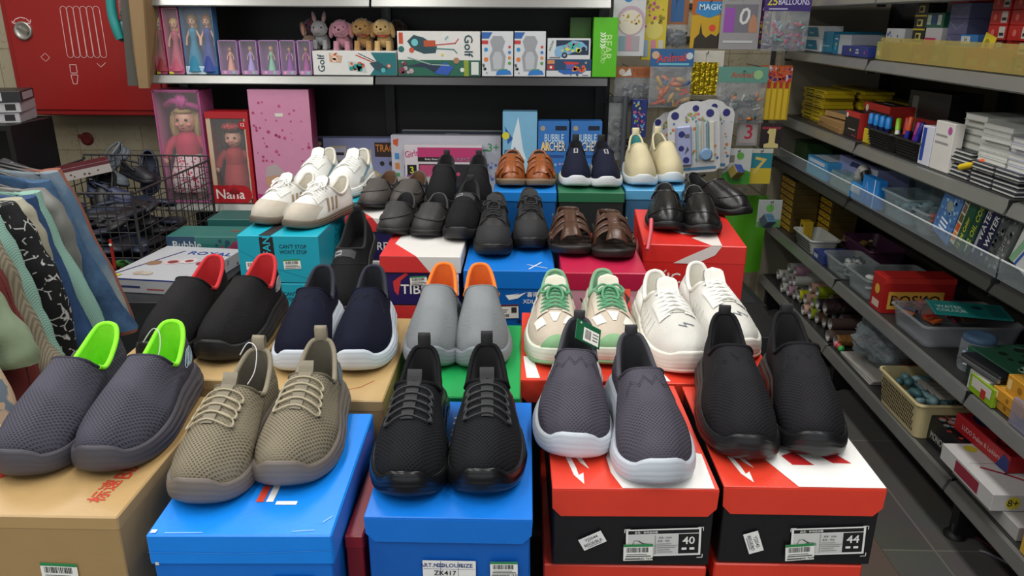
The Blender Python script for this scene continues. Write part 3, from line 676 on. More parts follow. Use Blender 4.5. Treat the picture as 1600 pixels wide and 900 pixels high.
# second row
shoebox('plain cardboard shoe box under the black shoes with red lining', -.70, -.455, 1.13, 1.46, .84, .25, '#b09367', '#bb9d6c', .02, ov=.0008, name='cardboard_box')
shoebox('plain cardboard shoe box under the navy knit shoes', -.447, -.222, 1.083, 1.44, .83, .249, '#a98a5c', '#b99a68', .02, ov=.0008, name='cardboard_box',
        top=[('l', [(.70, .10), (.80, .13), (.88, .2)], .0012, '#b84a3a'), ('r', .02, .05, .06, .12, '#b84a3a')])
shoebox('green lidded shoe box under the grey shoes with orange lining', -.205, -.005, 1.10, 1.41, .83, .24, '#2a2a2c', '#1f9c50', .045)
shoebox('red shoe box with white marks under the cream and green sneakers', -.005, .200, 1.166, 1.480, .83, .24, K, OR, .042, flap=True, left=[('r', .0, .6, 1, 1, '#6d1a20')],
        top=[('p', [(.05, .02), (.16, .02), (.10, .30), (.02, .30)], WH), ('p', [(.62, .5), (.74, .5), (.74, .95), (.60, .95)], WH)])
shoebox('red shoe box with white marks under the white running shoes', .206, .430, 1.160, 1.480, .83, .24, K, OR, .042, flap=True,
        top=[('p', [(.05, .02), (.18, .02), (.1, .25), (.0, .25)], WH)])
# third row
def fan(w_):
    return [('r', .0, .0, 1, 1, '#17a2b8'), ('p', [(.27, 0), (.46, 0), (.44, 1), (.27, 1)], '#202124'), ('t', 'FAN', .355, .80, .16, '#27b6cc', 90, .5), ('t', 'IN', .36, .42, .15, '#27b6cc', 90, .5), ('l', [(0, .72), (.27, .46)], .0008, '#0e7184'), ('l', [(.46, .30), (1, .0)], .0008, '#0e7184'), ('t', "CAN'T STOP", .68, .80, .09, '#143a48', 0, .34), ('t', "WON'T STOP", .68, .68, .09, '#143a48', 0, .34)]
for lb, zt, hh in (('turquoise shoe box with a black band on top of its stack', .88, .125), ('turquoise shoe box second in its stack below the banded one', .752, .125)):
    shoebox(lb, -.733, -.525, 1.87, 2.215, zt, hh, '#17a2b8', '#19a9bf', .006, ov=.0006, front=fan(.2), right=[('t', 'SPORTS', .5, .55, .2, '#116f80', 60)],
            top=[('p', [(.27, 0), (.42, 0), (.60, 1), (.45, 1)], '#202124')], st=[('price_sticker', .032, .050 if zt > .8 else .03, .044, .026, 3, 'price', None), ('white_label', -.068, .045, .036, .022, 0, [('r', 0, 0, 1, 1, WH), ('b', .1, .4, .9, .85)], None)])
shoebox('turquoise shoe box under the white shoes with blue trim', -.69, -.475, 2.222, 2.50, .89, .135, '#17a2b8', '#19a9bf', .006, ov=.0006)
def tibre(num='44'):
    return [('p', [(.14, .50), (.22, .60), (.30, .68), (.24, .74), (.16, .76), (.28, .72), (.34, .66), (.24, .52), (.2, .2), (.15, .3)], '#d03438'), ('t', 'TIBRE', .46, .34, .20, WH, 0, .46), ('r', .80, .22, .985, .92, WH), ('r', .81, .72, .975, .90, '#5a2226'), ('t', num, .91, .60, .13, '#333333'), ('l', [(.81, .50), (.98, .50)], .0005, '#555555'), ('l', [(.81, .36), (.98, .36)], .0005, '#555555')]
RW = [('p', [(.0, 0), (.62, 0), (.54, .5), (.46, 1), (0, 1)], '#cf2f2e'), ('p', [(.62, 0), (1, 0), (1, 1), (.46, 1), (.54, .5)], '#dcd9d4')]
RT = [('p', [(.0, 0), (.46, 0), (.10, .35), (.14, .7), (0, .8)], '#cf2f2e')]
TIB = dict(body='#241a58', lid='#dcd9d4', lidh=.038, lidf=RW, top=RT)
shoebox('navy shoe box with red and white lid under the black moccasins', -.338, -.149, 1.70, 2.01, .88, .12, front=tibre(), st=[('price_sticker', -.005, .062, .040, .022, 4, 'price', None)], **TIB)
shoebox('navy shoe box second in its stack behind the light grey slip-ons', -.338, -.151, 1.705, 2.01, .757, .12, front=tibre(), **TIB)
shoebox('navy shoe box with red lid behind the leaning black shoe', -.50, -.33, 2.06, 2.36, .88, .12, front=tibre(), **TIB)
shoebox('white shoe box with black slanted letters below the navy box', -.50, -.335, 2.055, 2.35, .757, .155, '#cfccc8', '#dddad6', .02, front=[('t', 'YUNG', .70, .55, .16, '#1b1b1b', -8), ('t', 'RO', .74, .35, .13, '#1b1b1b', -8)])
shoebox('navy shoe box with red and white lid under the leaning black shoe', -.50, -.352, 1.545, 1.845, .757, .13, front=tibre(), **TIB)
shoebox('blue shoe box with white swoosh lettering under the black lace sneakers', -.140, .068, 1.66, 1.985, .862, .145, '#0c5cae', '#1272cc', .045, ov=.002,
        top=[('l', [(.72, .04), (.86, .20)], .003, WH), ('l', [(.70, .14), (.92, .06)], .002, WH)],
        front=[('p', [(.46, .60), (.50, .52), (.60, .55), (.70, .66), (.62, .62), (.56, .60), (.62, .64), (.56, .62)], WH), ('t', '喜得龙', .80, .62, .09, WH), ('t', 'XDLONG', .80, .50, .07, WH), ('c', .62, .15, .035, '#0a2c55')],
        st=[('size_label', -.005, .046, .055, .034, 2, [('r', 0, 0, 1, 1, '#e7e4dc'), ('r', 0, .86, 1, 1, '#5a2226'), ('b', .1, .1, .6, .3), ('r', .7, .4, .92, .8, '#333333'), ('r', .06, .6, .55, .65, '#444444'), ('r', .06, .45, .5, .5, '#444444')], None)])
shoebox('crimson lidded shoe box with pink body under the woven brown sandals', .082, .272, 1.62, 1.96, .872, .135, '#d49aa6', '#b81e44', .042, ov=.002,
        front=[('t', 'V', .26, .50, .14, '#222222'), ('t', 'VAI', .24, .25, .13, '#222222'), ('r', .55, .12, .95, .6, '#dfb0b8'), ('t', 'BLACK', .75, .5, .06, '#444444'), ('l', [(.57, .36), (.93, .36)], .0006, '#8a5a66')])
shoebox('crimson lidded shoe box lower in the stack behind the cream and green sneakers', .084, .270, 1.625, 1.96, .735, .13, '#d49aa6', '#b81e44', .042)
shoebox('red shoe box with white curve under the black leather slip-ons', .292, .532, 1.745, 2.10, .902, .155, '#cf2420', '#d62b25', .045, yaw=-4, ov=.0008,
        top=[('p', [(.18, .75), (.26, .45), (.42, .28), (.62, .25), (.50, .18), (.66, .0), (.76, .0), (.78, .38), (.60, .42), (.45, .45), (.34, .62)], '#ddd2cc')],
        lidf=[('p', [(.30, .0), (.42, .35), (.66, 1), (.76, 1), (.70, .5), (.52, .0)], '#ddd2cc')], left=[('r', .4, .35, .62, .75, '#e4b8ae')],
        front=[('t', 'PÚC', .24, .50, .22, '#e9ded8', 0, .4)])
shoebox('red shoe box lower in the stack behind the white running shoes', .296, .528, 1.76, 2.10, .745, .15, '#c22420', '#cf2a26', .04, yaw=-4)
# fourth row
for lb, a, b_, y0, zt, lid, body in (('grey shoe box under the grey moccasins', -.475, -.305, 2.37, .88, '#8b8580', '#57524e'), ('black shoe box under the plain black slip-ons at the back', -.290, -.085, 2.07, .885, '#3a3a3c', '#222226'),
        ('blue shoe box under the tan leather shoes', -.095, .090, 2.20, .928, '#1f7fd0', '#125a9e'), ('dark green shoe box under the navy shoes', .095, .288, 2.20, .928, '#2c6e4c', '#1f2a28'), ('light blue shoe box under the cream slip-ons', .295, .49, 2.24, .928, '#5aa6d2', '#3c6c8e')):
    shoebox(lb, a, b_, y0, y0+.29, zt, .13, body, lid, .03)
    shoebox("lower " + lb.replace("under the", "in the stack bearing the"), a+.004, b_-.004, y0+.005, y0+.29, zt-.132, zt-.132-.58, body, body, .03)
# fillers that carry the taller stacks down to the table
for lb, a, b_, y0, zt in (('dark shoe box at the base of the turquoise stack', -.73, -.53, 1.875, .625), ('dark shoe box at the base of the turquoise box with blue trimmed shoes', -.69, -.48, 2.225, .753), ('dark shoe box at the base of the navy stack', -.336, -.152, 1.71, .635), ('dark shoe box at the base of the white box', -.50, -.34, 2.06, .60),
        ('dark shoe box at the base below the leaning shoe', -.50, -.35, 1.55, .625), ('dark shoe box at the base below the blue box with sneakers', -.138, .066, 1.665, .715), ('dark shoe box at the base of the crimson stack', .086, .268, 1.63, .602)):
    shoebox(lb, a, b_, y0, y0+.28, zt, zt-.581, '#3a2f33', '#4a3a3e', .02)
# ------------------------------------------------------------------ front row of shoes
G1, G2 = 'pair of grey knit slip-ons with lime lining', None
def duo(fn, labels, poses, group, **k):
    for i in (0, 1): fn(labels[i], group, poses[i], i == 0, **k)
def slip(label, group, pos, mirror, **k): return knit_shoe('slip_on_shoe', label, group, pos, mirror, **k)
def lsho(label, group, pos, mirror, **k): return knit_shoe('laced_knit_shoe', label, group, pos, mirror, **k)
duo(slip, ['left grey knit slip-on with lime green lining on the cardboard box', 'right grey knit slip-on with lime green lining and side emblem'],
    [(-.660, .838, .83, -2), (-.545, .850, .83, 2)], 'grey slip-ons with lime lining', col='#4e4d58', solec='#45434a', linc='#7fdb1c', collar='#8df026', logo='#8fa3ad', L=.278, W=.110, hz=.108, amt=.55, zt=(.030, .048), rimw=.030)
duo(lsho, ['left tan knit shoe with elastic laces on the blue box', 'right tan knit shoe with elastic laces on the blue box'],
    [(-.405, .785, .83, -3), (-.297, .826, .83, 3)], 'tan knit shoes with elastic laces', col='#857c69', solec='#6f665e', linc='#5a5548', collar='#857c69', tab_='#857c69', strap='#7b7361', lacec='#a89d82', L=.265, W=.108, hz=.098, amt=.6, logo='#5d6a70', tabh=.020, zt=(.027, .042))
duo(lsho, ['left black knit shoe with elastic laces on the blue box', 'right black knit shoe with elastic laces on the blue box'],
    [(-.150, .805, .83, 0), (-.043, .815, .83, 3)], 'black knit shoes with elastic laces', col='#1d1e21', solec='#0f1012', linc='#101013', tab_='#111114', strap='#1c1d20', lacec='#1a1b1e', L=.268, W=.104, hz=.096, amt=.6, srough=.25, tabh=.020, zt=(.028, .042))
duo(slip, ['left grey-purple knit slip-on with white sole and green hang tag', 'right grey-purple knit slip-on with white sole'],
    [(.062, .903, .83, -6), (.184, .842, .83, 4)], 'grey-purple slip-ons with white soles', col='#4f4c57', solec='#c3cad2', linc='#25262b', collar='#3c3b43', zig='#2c2b33', tab_='#26262b', L=.275, W=.113, hz=.103, amt=.5, srough=.4)
duo(slip, ['left black knit slip-on on the box with size 44 label', 'right black knit slip-on on the box with size 44 label'],
    [(.298, .905, .83, -6), (.406, .915, .83, -5)], 'black knit slip-ons on the right of the front row', col='#222124', solec='#131315', linc='#0f0f12', zig='#111113', tab_='#0d0d10', L=.285, W=.106, hz=.110, amt=.5, srough=.35)
# ------------------------------------------------------------------ second row
duo(slip, ['left black knit slip-on with red lining on the cardboard box', 'right black knit slip-on with red lining on the cardboard box'],
    [(-.630, 1.165, .84, -5), (-.522, 1.175, .84, -3)], 'black slip-ons with red lining', col='#222122', solec='#121213', linc='#b01a20', collar='#c22028', logo='#9a9a9c', L=.278, W=.104, hz=.110, dot=300, amt=.4, rimw=.031)
duo(slip, ['left navy knit slip-on with white sole', 'right navy knit slip-on with white sole'],
    [(-.388, 1.160, .83, 1), (-.277, 1.165, .83, 4)], 'navy slip-ons with white soles', col='#17192b', solec='#cdd5de', linc='#0c0e18', collar='#17192b', zig='#0b0c14', L=.272, W=.108, hz=.105, dot=300, amt=.4)
duo(slip, ['left light grey knit slip-on with orange lining', 'right light grey knit slip-on with orange lining'],
    [(-.168, 1.185, .83, -2), (-.066, 1.185, .83, 5)], 'light grey slip-ons with orange lining', col='#84888b', solec='#80868c', linc='#d4631a', collar='#ee7a1e', L=.272, W=.103, hz=.105, dot=300, amt=.3, rimw=.031)

def sneaker(name, label, group, pos, mirror, uc='#e8e6de', over=(), solec='#dcdcd6', linc='#d8d5cc', tongue='#e8e6de', lacec='#efeee8', bow=True, L=.27, W=.104, hz=.092, ny=6, tread=None, extra=None, yf=.60, flatlace=.0023, zt=(.026, .038), stripes=None, toe=None, collar=None, rough=.5, kind='leather', bump=.003, knitted=None, lw=.024):
    tx, ty, z, yaw = pos; root = place(name, label, group, tx, ty, z, yaw, L)
    s = Shoe(L=L, W=W, hz=hz, yf=yf, rimz=SNK_Z, zt0=zt[0], zt1=zt[1], mirror=mirror, bump=bump, rimw=.030, toeh=.62)
    s.upper(root, knitted or M(uc, rough, kind)); s.sole(root, M(solec, .45, 'plastic'), tread=tread, side_wave=.0008)
    s.lining(root, M(linc, .85, 'cloth'), M(collar or linc, .8, 'cloth'), .0045)
    y0, y1 = -L*.19, L*(yf-.5)-.004; mb = MB()
    s.patch(mb, M(tongue, .7, 'cloth'), [(-.012, y0+.004), (.012, y0+.004), (.016, y1), (-.016, y1)], lambda x, y: s.top(x, y, .0016), 4, 14)
    p = s.rim[0]; rings = []
    for q, dy, dz in ((1.0, -.016, -.005), (1.0, -.004, .005), (1.0, .005, .015), (.93, .010, .022), (.72, .014, .025), (.93, .017, .021), (1.0, .014, .010), (1.0, .009, -.008)):
        rings.append([(x*q, p.y+dy-abs(x)*.25, p.z+dz-abs(x)*.15) for x in (-.020, -.011, 0, .011, .020)])
    mb.loft(rings, M(tongue, .7, 'cloth'), closed=False); mb.build('tongue', root)
    for sg in (-1, 1):   # eyestay panels
        mb = MB(); s.patch(mb, M(over[0] if over else uc, .5, 'suede'), [(sg*.012, y0-.002), (sg*.031, y0-.006), (sg*.030, y1-.020), (sg*.016, y1-.014)], lambda x, y: s.top(x, y, .0024), 4, 12); mb.build('eyestay', root)
    s.laces(root, M(lacec, .8, 'cloth'), y0+.004, y1-.002, ny, lw, flatlace, bow)
    if toe:
        mb = MB(); rows = []
        for v in [k/6*.46 for k in range(7)]: rows.append([s.at(u % NU, v, .0014) for u in [NU*.85+NU*.30*q/24 for q in range(25)]])
        for k, r_ in enumerate(rows): pass
        mb.loft(rows, M(toe, .8, 'suede'), closed=False); mb.build('toe_cap', root)
    if len(over) > 1:
        mb = MB()
        for sg in (-1, 1):
            s.patch(mb, M(over[1], .6, 'suede'), [(L*.12, s.zt1+.0), (L*.44, s.zt1+.002), (L*.42, s.zt1+.022), (L*.28, s.zt1+.018)], lambda y, zz: s.side(y, zz, sg, .0014), 8, 6)
        mb.build('side_panel', root)
    if stripes:
        for sg in (-1, 1):
            for k in range(3):
                yy = -.028+.020*k; mb = MB()
                s.patch(mb, M(stripes, .6), [(yy, .034), (yy+.009, .034), (yy+.022, .066), (yy+.013, .066)], lambda y, zz: s.side(y, zz, sg, .0018), 3, 8); mb.build('side_stripe', root)
    if extra: extra(s, root, L, mirror)
    return root
def duo2(labels, poses, group, name='sneaker', **k):
    for i in (0, 1): sneaker(name, labels[i], group, poses[i], i == 0, **k)
def greenextra(s, root, L, mirror):
    mb = MB(); g = M('#7fae7c', .5, 'plastic')   # green rubber toe guard and white windows on the toe box
    rows = []
    for q in range(8):
        v = q/7; rows.append([s.at(u % NU, v*.26*max(.05, 1-((k-8)/8)**2), .0035) for k, u in enumerate([NU-4.4+8.8*k/16 for k in range(17)])])
    mb.loft(rows, g, closed=False); mb.build('toe_guard', root)
    mb = MB(); wt = M('#ecebdf', .45, 'leather')
    for q in ([(-.010, -L*.21), (.010, -L*.21), (.003, -L*.31), (-.003, -L*.31)], [(-.036, -L*.22), (-.022, -L*.23), (-.014, -L*.33), (-.030, -L*.33)], [(.022, -L*.23), (.036, -L*.22), (.030, -L*.33), (.014, -L*.33)]):
        s.patch(mb, wt, q, lambda x, y: s.top(x, y, .0016), 4, 6)
    mb.build('toe_panels', root)
    if mirror:
        pass
duo2(['left cream and beige sneaker with green laces', 'right cream and beige sneaker with green laces'], [(.052, 1.205, .83, -2), (.160, 1.212, .83, 1)], 'cream and green sneakers',
     uc='#c3b6a4', over=('#cbbfae', '#d5cebd'), solec='#d9ddcc', linc='#7fae8c', collar='#7da884', tongue='#dcd6c4', lacec='#5b9a72', bow=True, tread=M('#7fae7c', .5, 'plastic'), extra=greenextra, L=.268, W=.106, zt=(.030, .042), ny=6, kind='suede', rough=.8, bump=.001)
def boltextra(s, root, L, mirror):
    mb = MB(); m = M('#8b8f94', .3, 'foil')
    for sg in (1,):
        pts = [(-.006, -.088), (.006, -.095), (.003, -.084), (.020, -.090)]
        P = [s.top(x, y, .0012) for x, y in pts]; mb = MB(); mb.tube(P, .0013, m, 5); mb.build('bolt_emblem', root)
    for sg in (-1, 1):
        mb = MB()
        for k in range(4): mb.tube([s.side(-.05+.02*k+.002*j, .040+.006*j, sg, .001) for j in range(5)], .0009, M('#cfcfca', .4), 5)
        mb.build('side_stitching', root)
duo2(['left white running shoe with small grey bolt on the toe', 'right white running shoe with small grey bolt, partly behind the black slip-on'], [(.276, 1.180, .83, 4), (.388, 1.240, .83, 8)], 'white running shoes',
     name='running_shoe', uc='#e4e2db', over=('#dedcd6', '#e2dfd8'), solec='#e0ddd2', linc='#dedbcf', collar='#e9e6dd', tongue='#e8e6de', lacec='#f0efe9', bow=False, tread=M('#d9b5a8', .5, 'plastic'), extra=boltextra, L=.285, W=.114, hz=.096, zt=(.032, .046), yf=.60, bump=.006, knitted=knit('#dad8d0', 300, .12))
# tags
tg = pkg('hang_tag', 'green hang tag with white barcode sticker on the grey-purple slip-on', 'tag', (.098, 1.100, .925), (.050, .0012, .036), .35, '#0f5a38', f=[('r', .30, .08, .92, .72, '#e9e7df'), ('b', .36, .2, .6, .65), ('r', .66, .55, .9, .6, '#555555'), ('r', .66, .4, .88, .45, '#555555'), ('r', .66, .25, .86, .3, '#555555'), ('c', .16, .85, .05, '#c8c8c0')], tilt=-.75, roll=.55)
pkg('hang_tag', 'red and black upright tag hanging beside the white running shoe', 'tag', (.192, 1.335, .872), (.013, .001, .060), .2, '#d8402a', f=[('p', [(.1, .1), (.9, .3), (.5, .5), (.9, .7), (.1, .9), (.4, .5)], '#2a2a2a')], tilt=-.5, roll=.12)

# ------------------------------------------------------------------ third row
duo2(['left white and beige low sneaker with gum sole, half hidden', 'right white and beige low sneaker with three tan side stripes'], [(-.712, 1.945, .88, -20), (-.604, 1.905, .88, -20)], 'white and beige sneakers with gum soles',
     uc='#e3e1da', over=('#e6e4dd',), solec='#6b5f52', linc='#cfc8b8', collar='#d9d4c8', tongue='#e6e4dd', lacec='#efeee8', toe='#c2b8a8', stripes='#9c8468', L=.272, W=.094, hz=.094, zt=(.022, .026), yf=.55, bump=0)
def blueextra(s, root, L, mirror):
    for sg in (-1, 1):
        mb = MB(); s.patch(mb, M('#6c94a4', .5), [(L*-.05, .046), (L*.30, .062), (L*.34, .074), (L*-.02, .054)], lambda y, zz: s.side(y, zz, sg, .0018), 8, 3); mb.build('side_stripe', root)
        mb = MB(); s.patch(mb, M('#9aa0a2', .4), [(L*-.2, .040), (L*-.06, .040), (L*-.0, .052), (L*-.12, .052)], lambda y, zz: s.side(y, zz, sg, .0018), 6, 3); mb.build('toe_stripe', root)
duo2(['left white sneaker with pale blue side trim at the back', 'right white sneaker with pale blue side trim at the back'], [(-.675, 2.235, .89, -8), (-.563, 2.225, .89, -8)], 'white sneakers with pale blue trim',
     uc='#e3e3de', over=('#e8e8e2',), solec='#e2e2dc', linc='#d7d3c6', tongue='#e6e4dc', lacec='#efeee8', tread=M('#5b5f5c', .5), extra=blueextra, L=.275, W=.104, hz=.105, zt=(.028, .042), bow=False)
def moccasin(label, group, pos, mirror, col, linc, strap=False, L=.275, W=.100, lc=None, edge=None):
    tx, ty, z, yaw = pos; root = place('moccasin', label, group, tx, ty, z, yaw, L)
    s = Shoe(L=L, W=W, hz=.072, yf=.40, rimz=LOW_Z, zt0=.016, zt1=.020, mirror=mirror, bump=0, rimw=.034, toeh=.70, flare=.005); mt = M(col, .55, 'leather')
    s.upper(root, mt); s.sole(root, M('#131314', .5, 'plastic')); s.lining(root, M(linc, .7, 'leather'), mt, .003)
    mb = MB(); pts = []                             # raised apron seam round the toe
    for k in range(25):
        t = PI*k/24; pts.append(s.top(.036*math.cos(t), -L*.14-.072*math.sin(t)**.8, .0006))
    mb.tube(pts, .0022, mt, 6)
    for k in range(1, 24):
        if k % 1 == 0:
            c = pts[k]; mb.tube([c+Vector((0, -.003, -.002)), c+Vector((0, .002, .0022))], .0008, M('#0a0a0a', .6), 4)
    mb.build('apron_seam', root)
    if strap:
        mb = MB(); s.patch(mb, mt, [(-.047, -L*.06), (.047, -L*.06), (.040, -L*.01), (-.040, -L*.01)], lambda x, y: s.top(x, y+.10*abs(x)*0, .0034), 18, 3)
        for k in range(5): mb.ell(s.top(-.010+.005*k, -L*.035, .0040), (.0011, .0011, .0006), M('#0d0d0d', .6), 6, 4)
        mb.build('saddle_strap', root)
    return root
for i, (p, lb) in enumerate((((-.343, 1.855, .88, -3), 'left black leather moccasin on the navy box'), ((-.248, 1.845, .88, -2), 'right black leather moccasin on the navy box'))):
    moccasin(lb, 'black moccasins', p, i == 0, '#2a2928', '#17171a', L=.255, W=.092)
for i, (p, lb) in enumerate((((-.452, 2.125, .885, -6), 'left dark grey moccasin with saddle strap and brown lining'), ((-.352, 2.12, .885, -4), 'right dark grey moccasin with saddle strap and brown lining'))):
    moccasin(lb, 'grey moccasins with saddle strap', p, i == 0, '#45403c', '#5a3d26', strap=True, L=.275, W=.094)
def tagged(label, group, pos, mirror, L=.285, W=.106, badge=True, rx=0.0, seam=True, hz=.095):
    tx, ty, z, yaw = pos; root = place('slip_on_shoe', label, group, tx, ty, z, yaw, L, rx=rx)
    s = Shoe(L=L, W=W, hz=hz, yf=.47, zt0=.026, zt1=.034, mirror=mirror, bump=.006, rimw=.030, toeh=.6); um = knit('#1f1f21', 420, .25)
    s.upper(root, um); s.sole(root, M('#1a1a1c', .5, 'plastic')); s.lining(root, M('#0e0e10', .9, 'cloth')); s.heel_tab(root, M('#0d0d10', .8, 'cloth'))
    if seam:
        mb = MB(); mb.tube([s.top(.040*math.cos(PI*k/20), -L*.02-.045*math.sin(PI*k/20), .0004) for k in range(21)], .0009, M('#0c0c0e', .8), 5); mb.build('vamp_seam', root)
    if badge:
        mb = MB(); s.patch(mb, M('#29292c', .6, 'cloth'), [(-.024, -.030), (.024, -.030), (.024, -.009), (-.024, -.009)], lambda x, y: s.top(x, y, .0012), 8, 4)
        s.patch(mb, M('#8c8f93', .4), [(-.020, -.027), (-.005, -.027), (-.005, -.014), (-.020, -.014)], lambda x, y: s.top(x, y, .002), 3, 3)
        s.patch(mb, M('#1b1b1d', .4), [(-.018, -.023), (-.007, -.023), (-.007, -.018), (-.018, -.018)], lambda x, y: s.top(x, y, .0026), 3, 3)
        mb.build('woven_label', root)
    return root
tagged('black slip-on with small grey woven label, resting on the navy box', 'black slip-ons with woven label', (-.160, 1.815, .88, -2), False, L=.275, W=.094)
tagged('black slip-on with small grey woven label leaning in the gap beside the turquoise box', 'black slip-ons with woven label', (-.420, 1.60, .812, -3), True, rx=math.radians(24), W=.104)
tagged('left plain black slip-on standing at the back of the display', 'plain black slip-ons', (-.245, 2.10, .887, 0), True, badge=False, L=.28, W=.098, hz=.108)
tagged('right plain black slip-on standing at the back of the display', 'plain black slip-ons', (-.146, 2.10, .887, 0), False, badge=False, L=.28, W=.098, hz=.108)
duo2(['left black lace-up sneaker on the blue box', 'right black lace-up sneaker on the blue box'], [(-.082, 1.735, .864, -1), (.018, 1.795, .864, 2)], 'black lace-up sneakers',
     uc='#1c1c1e', over=('#242427', '#202023'), solec='#121214', linc='#0f0f11', tongue='#19191b', lacec='#101013', L=.285, W=.094, hz=.095, toe='#202023', zt=(.026, .034), yf=.60)
def fisherman(label, group, pos, mirror, col, solec, L=.28, W=.105, closed=False, bands=4, inner='#241a14', buckle=True, name='fisherman_sandal', footbed='#2a1d15'):
    tx, ty, z, yaw = pos; root = place(name, label, group, tx, ty, z, yaw, L)
    s = Shoe(L=L, W=W, hz=.078, yf=.56 if not closed else .52, rimz=LOW_Z, zt0=.020, zt1=.026, mirror=mirror, bump=0, rimw=.036, toeh=.66, flare=.005); mt = M(col, .32, 'leather')
    s.sole(root, M(solec, .5, 'plastic'), prof=[(-.006, 0), (.002, .08), (.004, .4), (.003, .5), (.005, .6), (.004, .9), (.0, 1.0), (-.01, 1.0), (-.02, .97)])
    mb = MB(); mb.add([s.loop[i]*.97+Vector((0, 0, s.ztop[i]-.001)) for i in range(NU)], [tuple(range(NU))], M(footbed, .6, 'leather')); mb.build('footbed', root)
    if closed: s.upper(root, mt); s.lining(root, M(inner, .8, 'leather'), mt)
    def band(mb, ya, yb, off, x0=-1.0, x1=1.0, dip=0.0, m=mt):
        """strap across the foot from side to side, following the upper"""
        nx, ny = 22, 4; vs = []
        for j in range(ny+1):
            for i in range(nx+1):
                f = x0+(x1-x0)*i/nx; y = ya+(yb-ya)*j/ny+dip*f*f
                t = (y+L/2)/L; a = math.acos(max(-1, min(1, 1-2*t)))/PI; side = 1 if f > 0 else -1; tbl = LAT if (side > 0) != mirror else MED
                hw = tab(tbl, a)*W; x = f*(hw+.002); p = s.top(x*.985, y, off)
                edge = max(0, (abs(f)-.86)/.14)
                p = Vector((x, y, p.z*(1-edge)+(s.zt0+.002)*edge)) if abs(f) > .86 else p
                p.z += .0012*math.sin(PI*j/ny); vs.append(p)
        mb.add(vs, [(j*(nx+1)+i, j*(nx+1)+i+1, (j+1)*(nx+1)+i+1, (j+1)*(nx+1)+i) for j in range(ny) for i in range(nx)], m, True)
    def solid(mb_, o): 
        md = o.modifiers.new('strap_thickness', 'SOLIDIFY'); md.thickness = .0024; md.offset = -1; return o
    ys = [-.088, -.052, -.016, .018][:bands]
    for k, y in enumerate(ys):
        mb = MB(); band(mb, y, y+.024, .003 if k % 2 else .0045, dip=-4*.004 if False else .0); mb.v = mb.v
        o = solid(mb, mb.build('cross_strap', root))
    for cx in (-.0,):
        mb = MB(); nseg = 40; vs = []
        for j in range(nseg+1):
            y = -.118+(.162)*j/nseg; wv = math.sin((y+.088)/.036*PI*1.0+PI*.5); wd = .016-.004*j/nseg+.008*max(0, 1-j/8)
            for x in (-wd, -wd*.4, wd*.4, wd): 
                p = s.top(x, y, .0052+.0016*wv); vs.append(p)
        mb.add(vs, [(j*4+i, j*4+i+1, j*4+5+i, j*4+4+i) for j in range(nseg) for i in range(3)], mt, True); solid(mb, mb.build('centre_strap', root))
    mb = MB(); y = .045; band(mb, y, y+.020, .006); solid(mb, mb.build('instep_strap', root))
    mb = MB(); rows = []
    for dz in (.030, .050, .062):
        rows.append([s.loop[i]*1.0-s.nrm[i]*(.002+(dz-.03)*.25)+Vector((0, 0, dz)) for i in range(int(NU*.29), int(NU*.71)+1)])
    mb.loft(rows, mt, closed=False); solid(mb, mb.build('heel_strap', root))
    if buckle:
        mb = MB(); c = s.side(.052, .052, 1 if not mirror else -1, .003); mb.box(c, (.003, .016, .014), metal('#a08a5a', .3), bev=.001); mb.build('buckle', root)
    return root
fisherman('left woven brown leather fisherman sandal', 'brown woven sandals', (.108, 1.722, .874, -1), True, '#4a2f22', '#1a1715')
fisherman('right woven brown leather fisherman sandal', 'brown woven sandals', (.212, 1.695, .874, 0), False, '#4a2f22', '#1a1715')
# ------------------------------------------------------------------ leather slip-ons on the red box
def leatherslip(label, group, pos, mirror, L=.265, W=.096, rx=0.0, name='leather_slip_on'):
    tx, ty, z, yaw = pos; root = place(name, label, group, tx, ty, z, yaw, L, rx=rx)
    s = Shoe(L=L, W=W, hz=.082, yf=.50, rimz=LOW_Z, zt0=.018, zt1=.026, mirror=mirror, bump=.004, rimw=.034, toeh=.66, flare=.006); mt = M('#131314', .27, 'leather')
    s.upper(root, mt); s.sole(root, M('#101011', .45, 'plastic')); s.lining(root, M('#171718', .6, 'leather'), mt, .0035)
    mb = MB()
    mb.tube([s.top(.041*math.cos(PI*k/24), -L*.20-.052*math.sin(PI*k/24), .0004) for k in range(25)], .0016, mt, 6)
    for sg in (-1, 1): mb.tube([s.top(sg*(.020+.0006*k), -L*.02-.004*k, .0004) for k in range(14)], .0010, M('#050505', .6), 5)
    mb.build('seams', root); return root
leatherslip('left black leather slip-on on the red box', 'black leather slip-ons', (.345, 1.835, .905, -8), True)
leatherslip('right black leather slip-on on the red box', 'black leather slip-ons', (.440, 1.805, .905, -3), False)
leatherslip('black leather slip-on lying behind the pair on the red box', 'black leather slip-ons', (.590, 2.00, .905, 24), False, L=.27)
mb = MB(); mb.tube([(.302, 1.80, .95), (.296, 1.76, .93), (.288, 1.735, .90), (.285, 1.728, .895)], .005, M('#c8505c', .4), 6); o = mb.build('shoe_tag'); tag(o, 'red plastic tag hanging from the left black leather slip-on', 'tag')
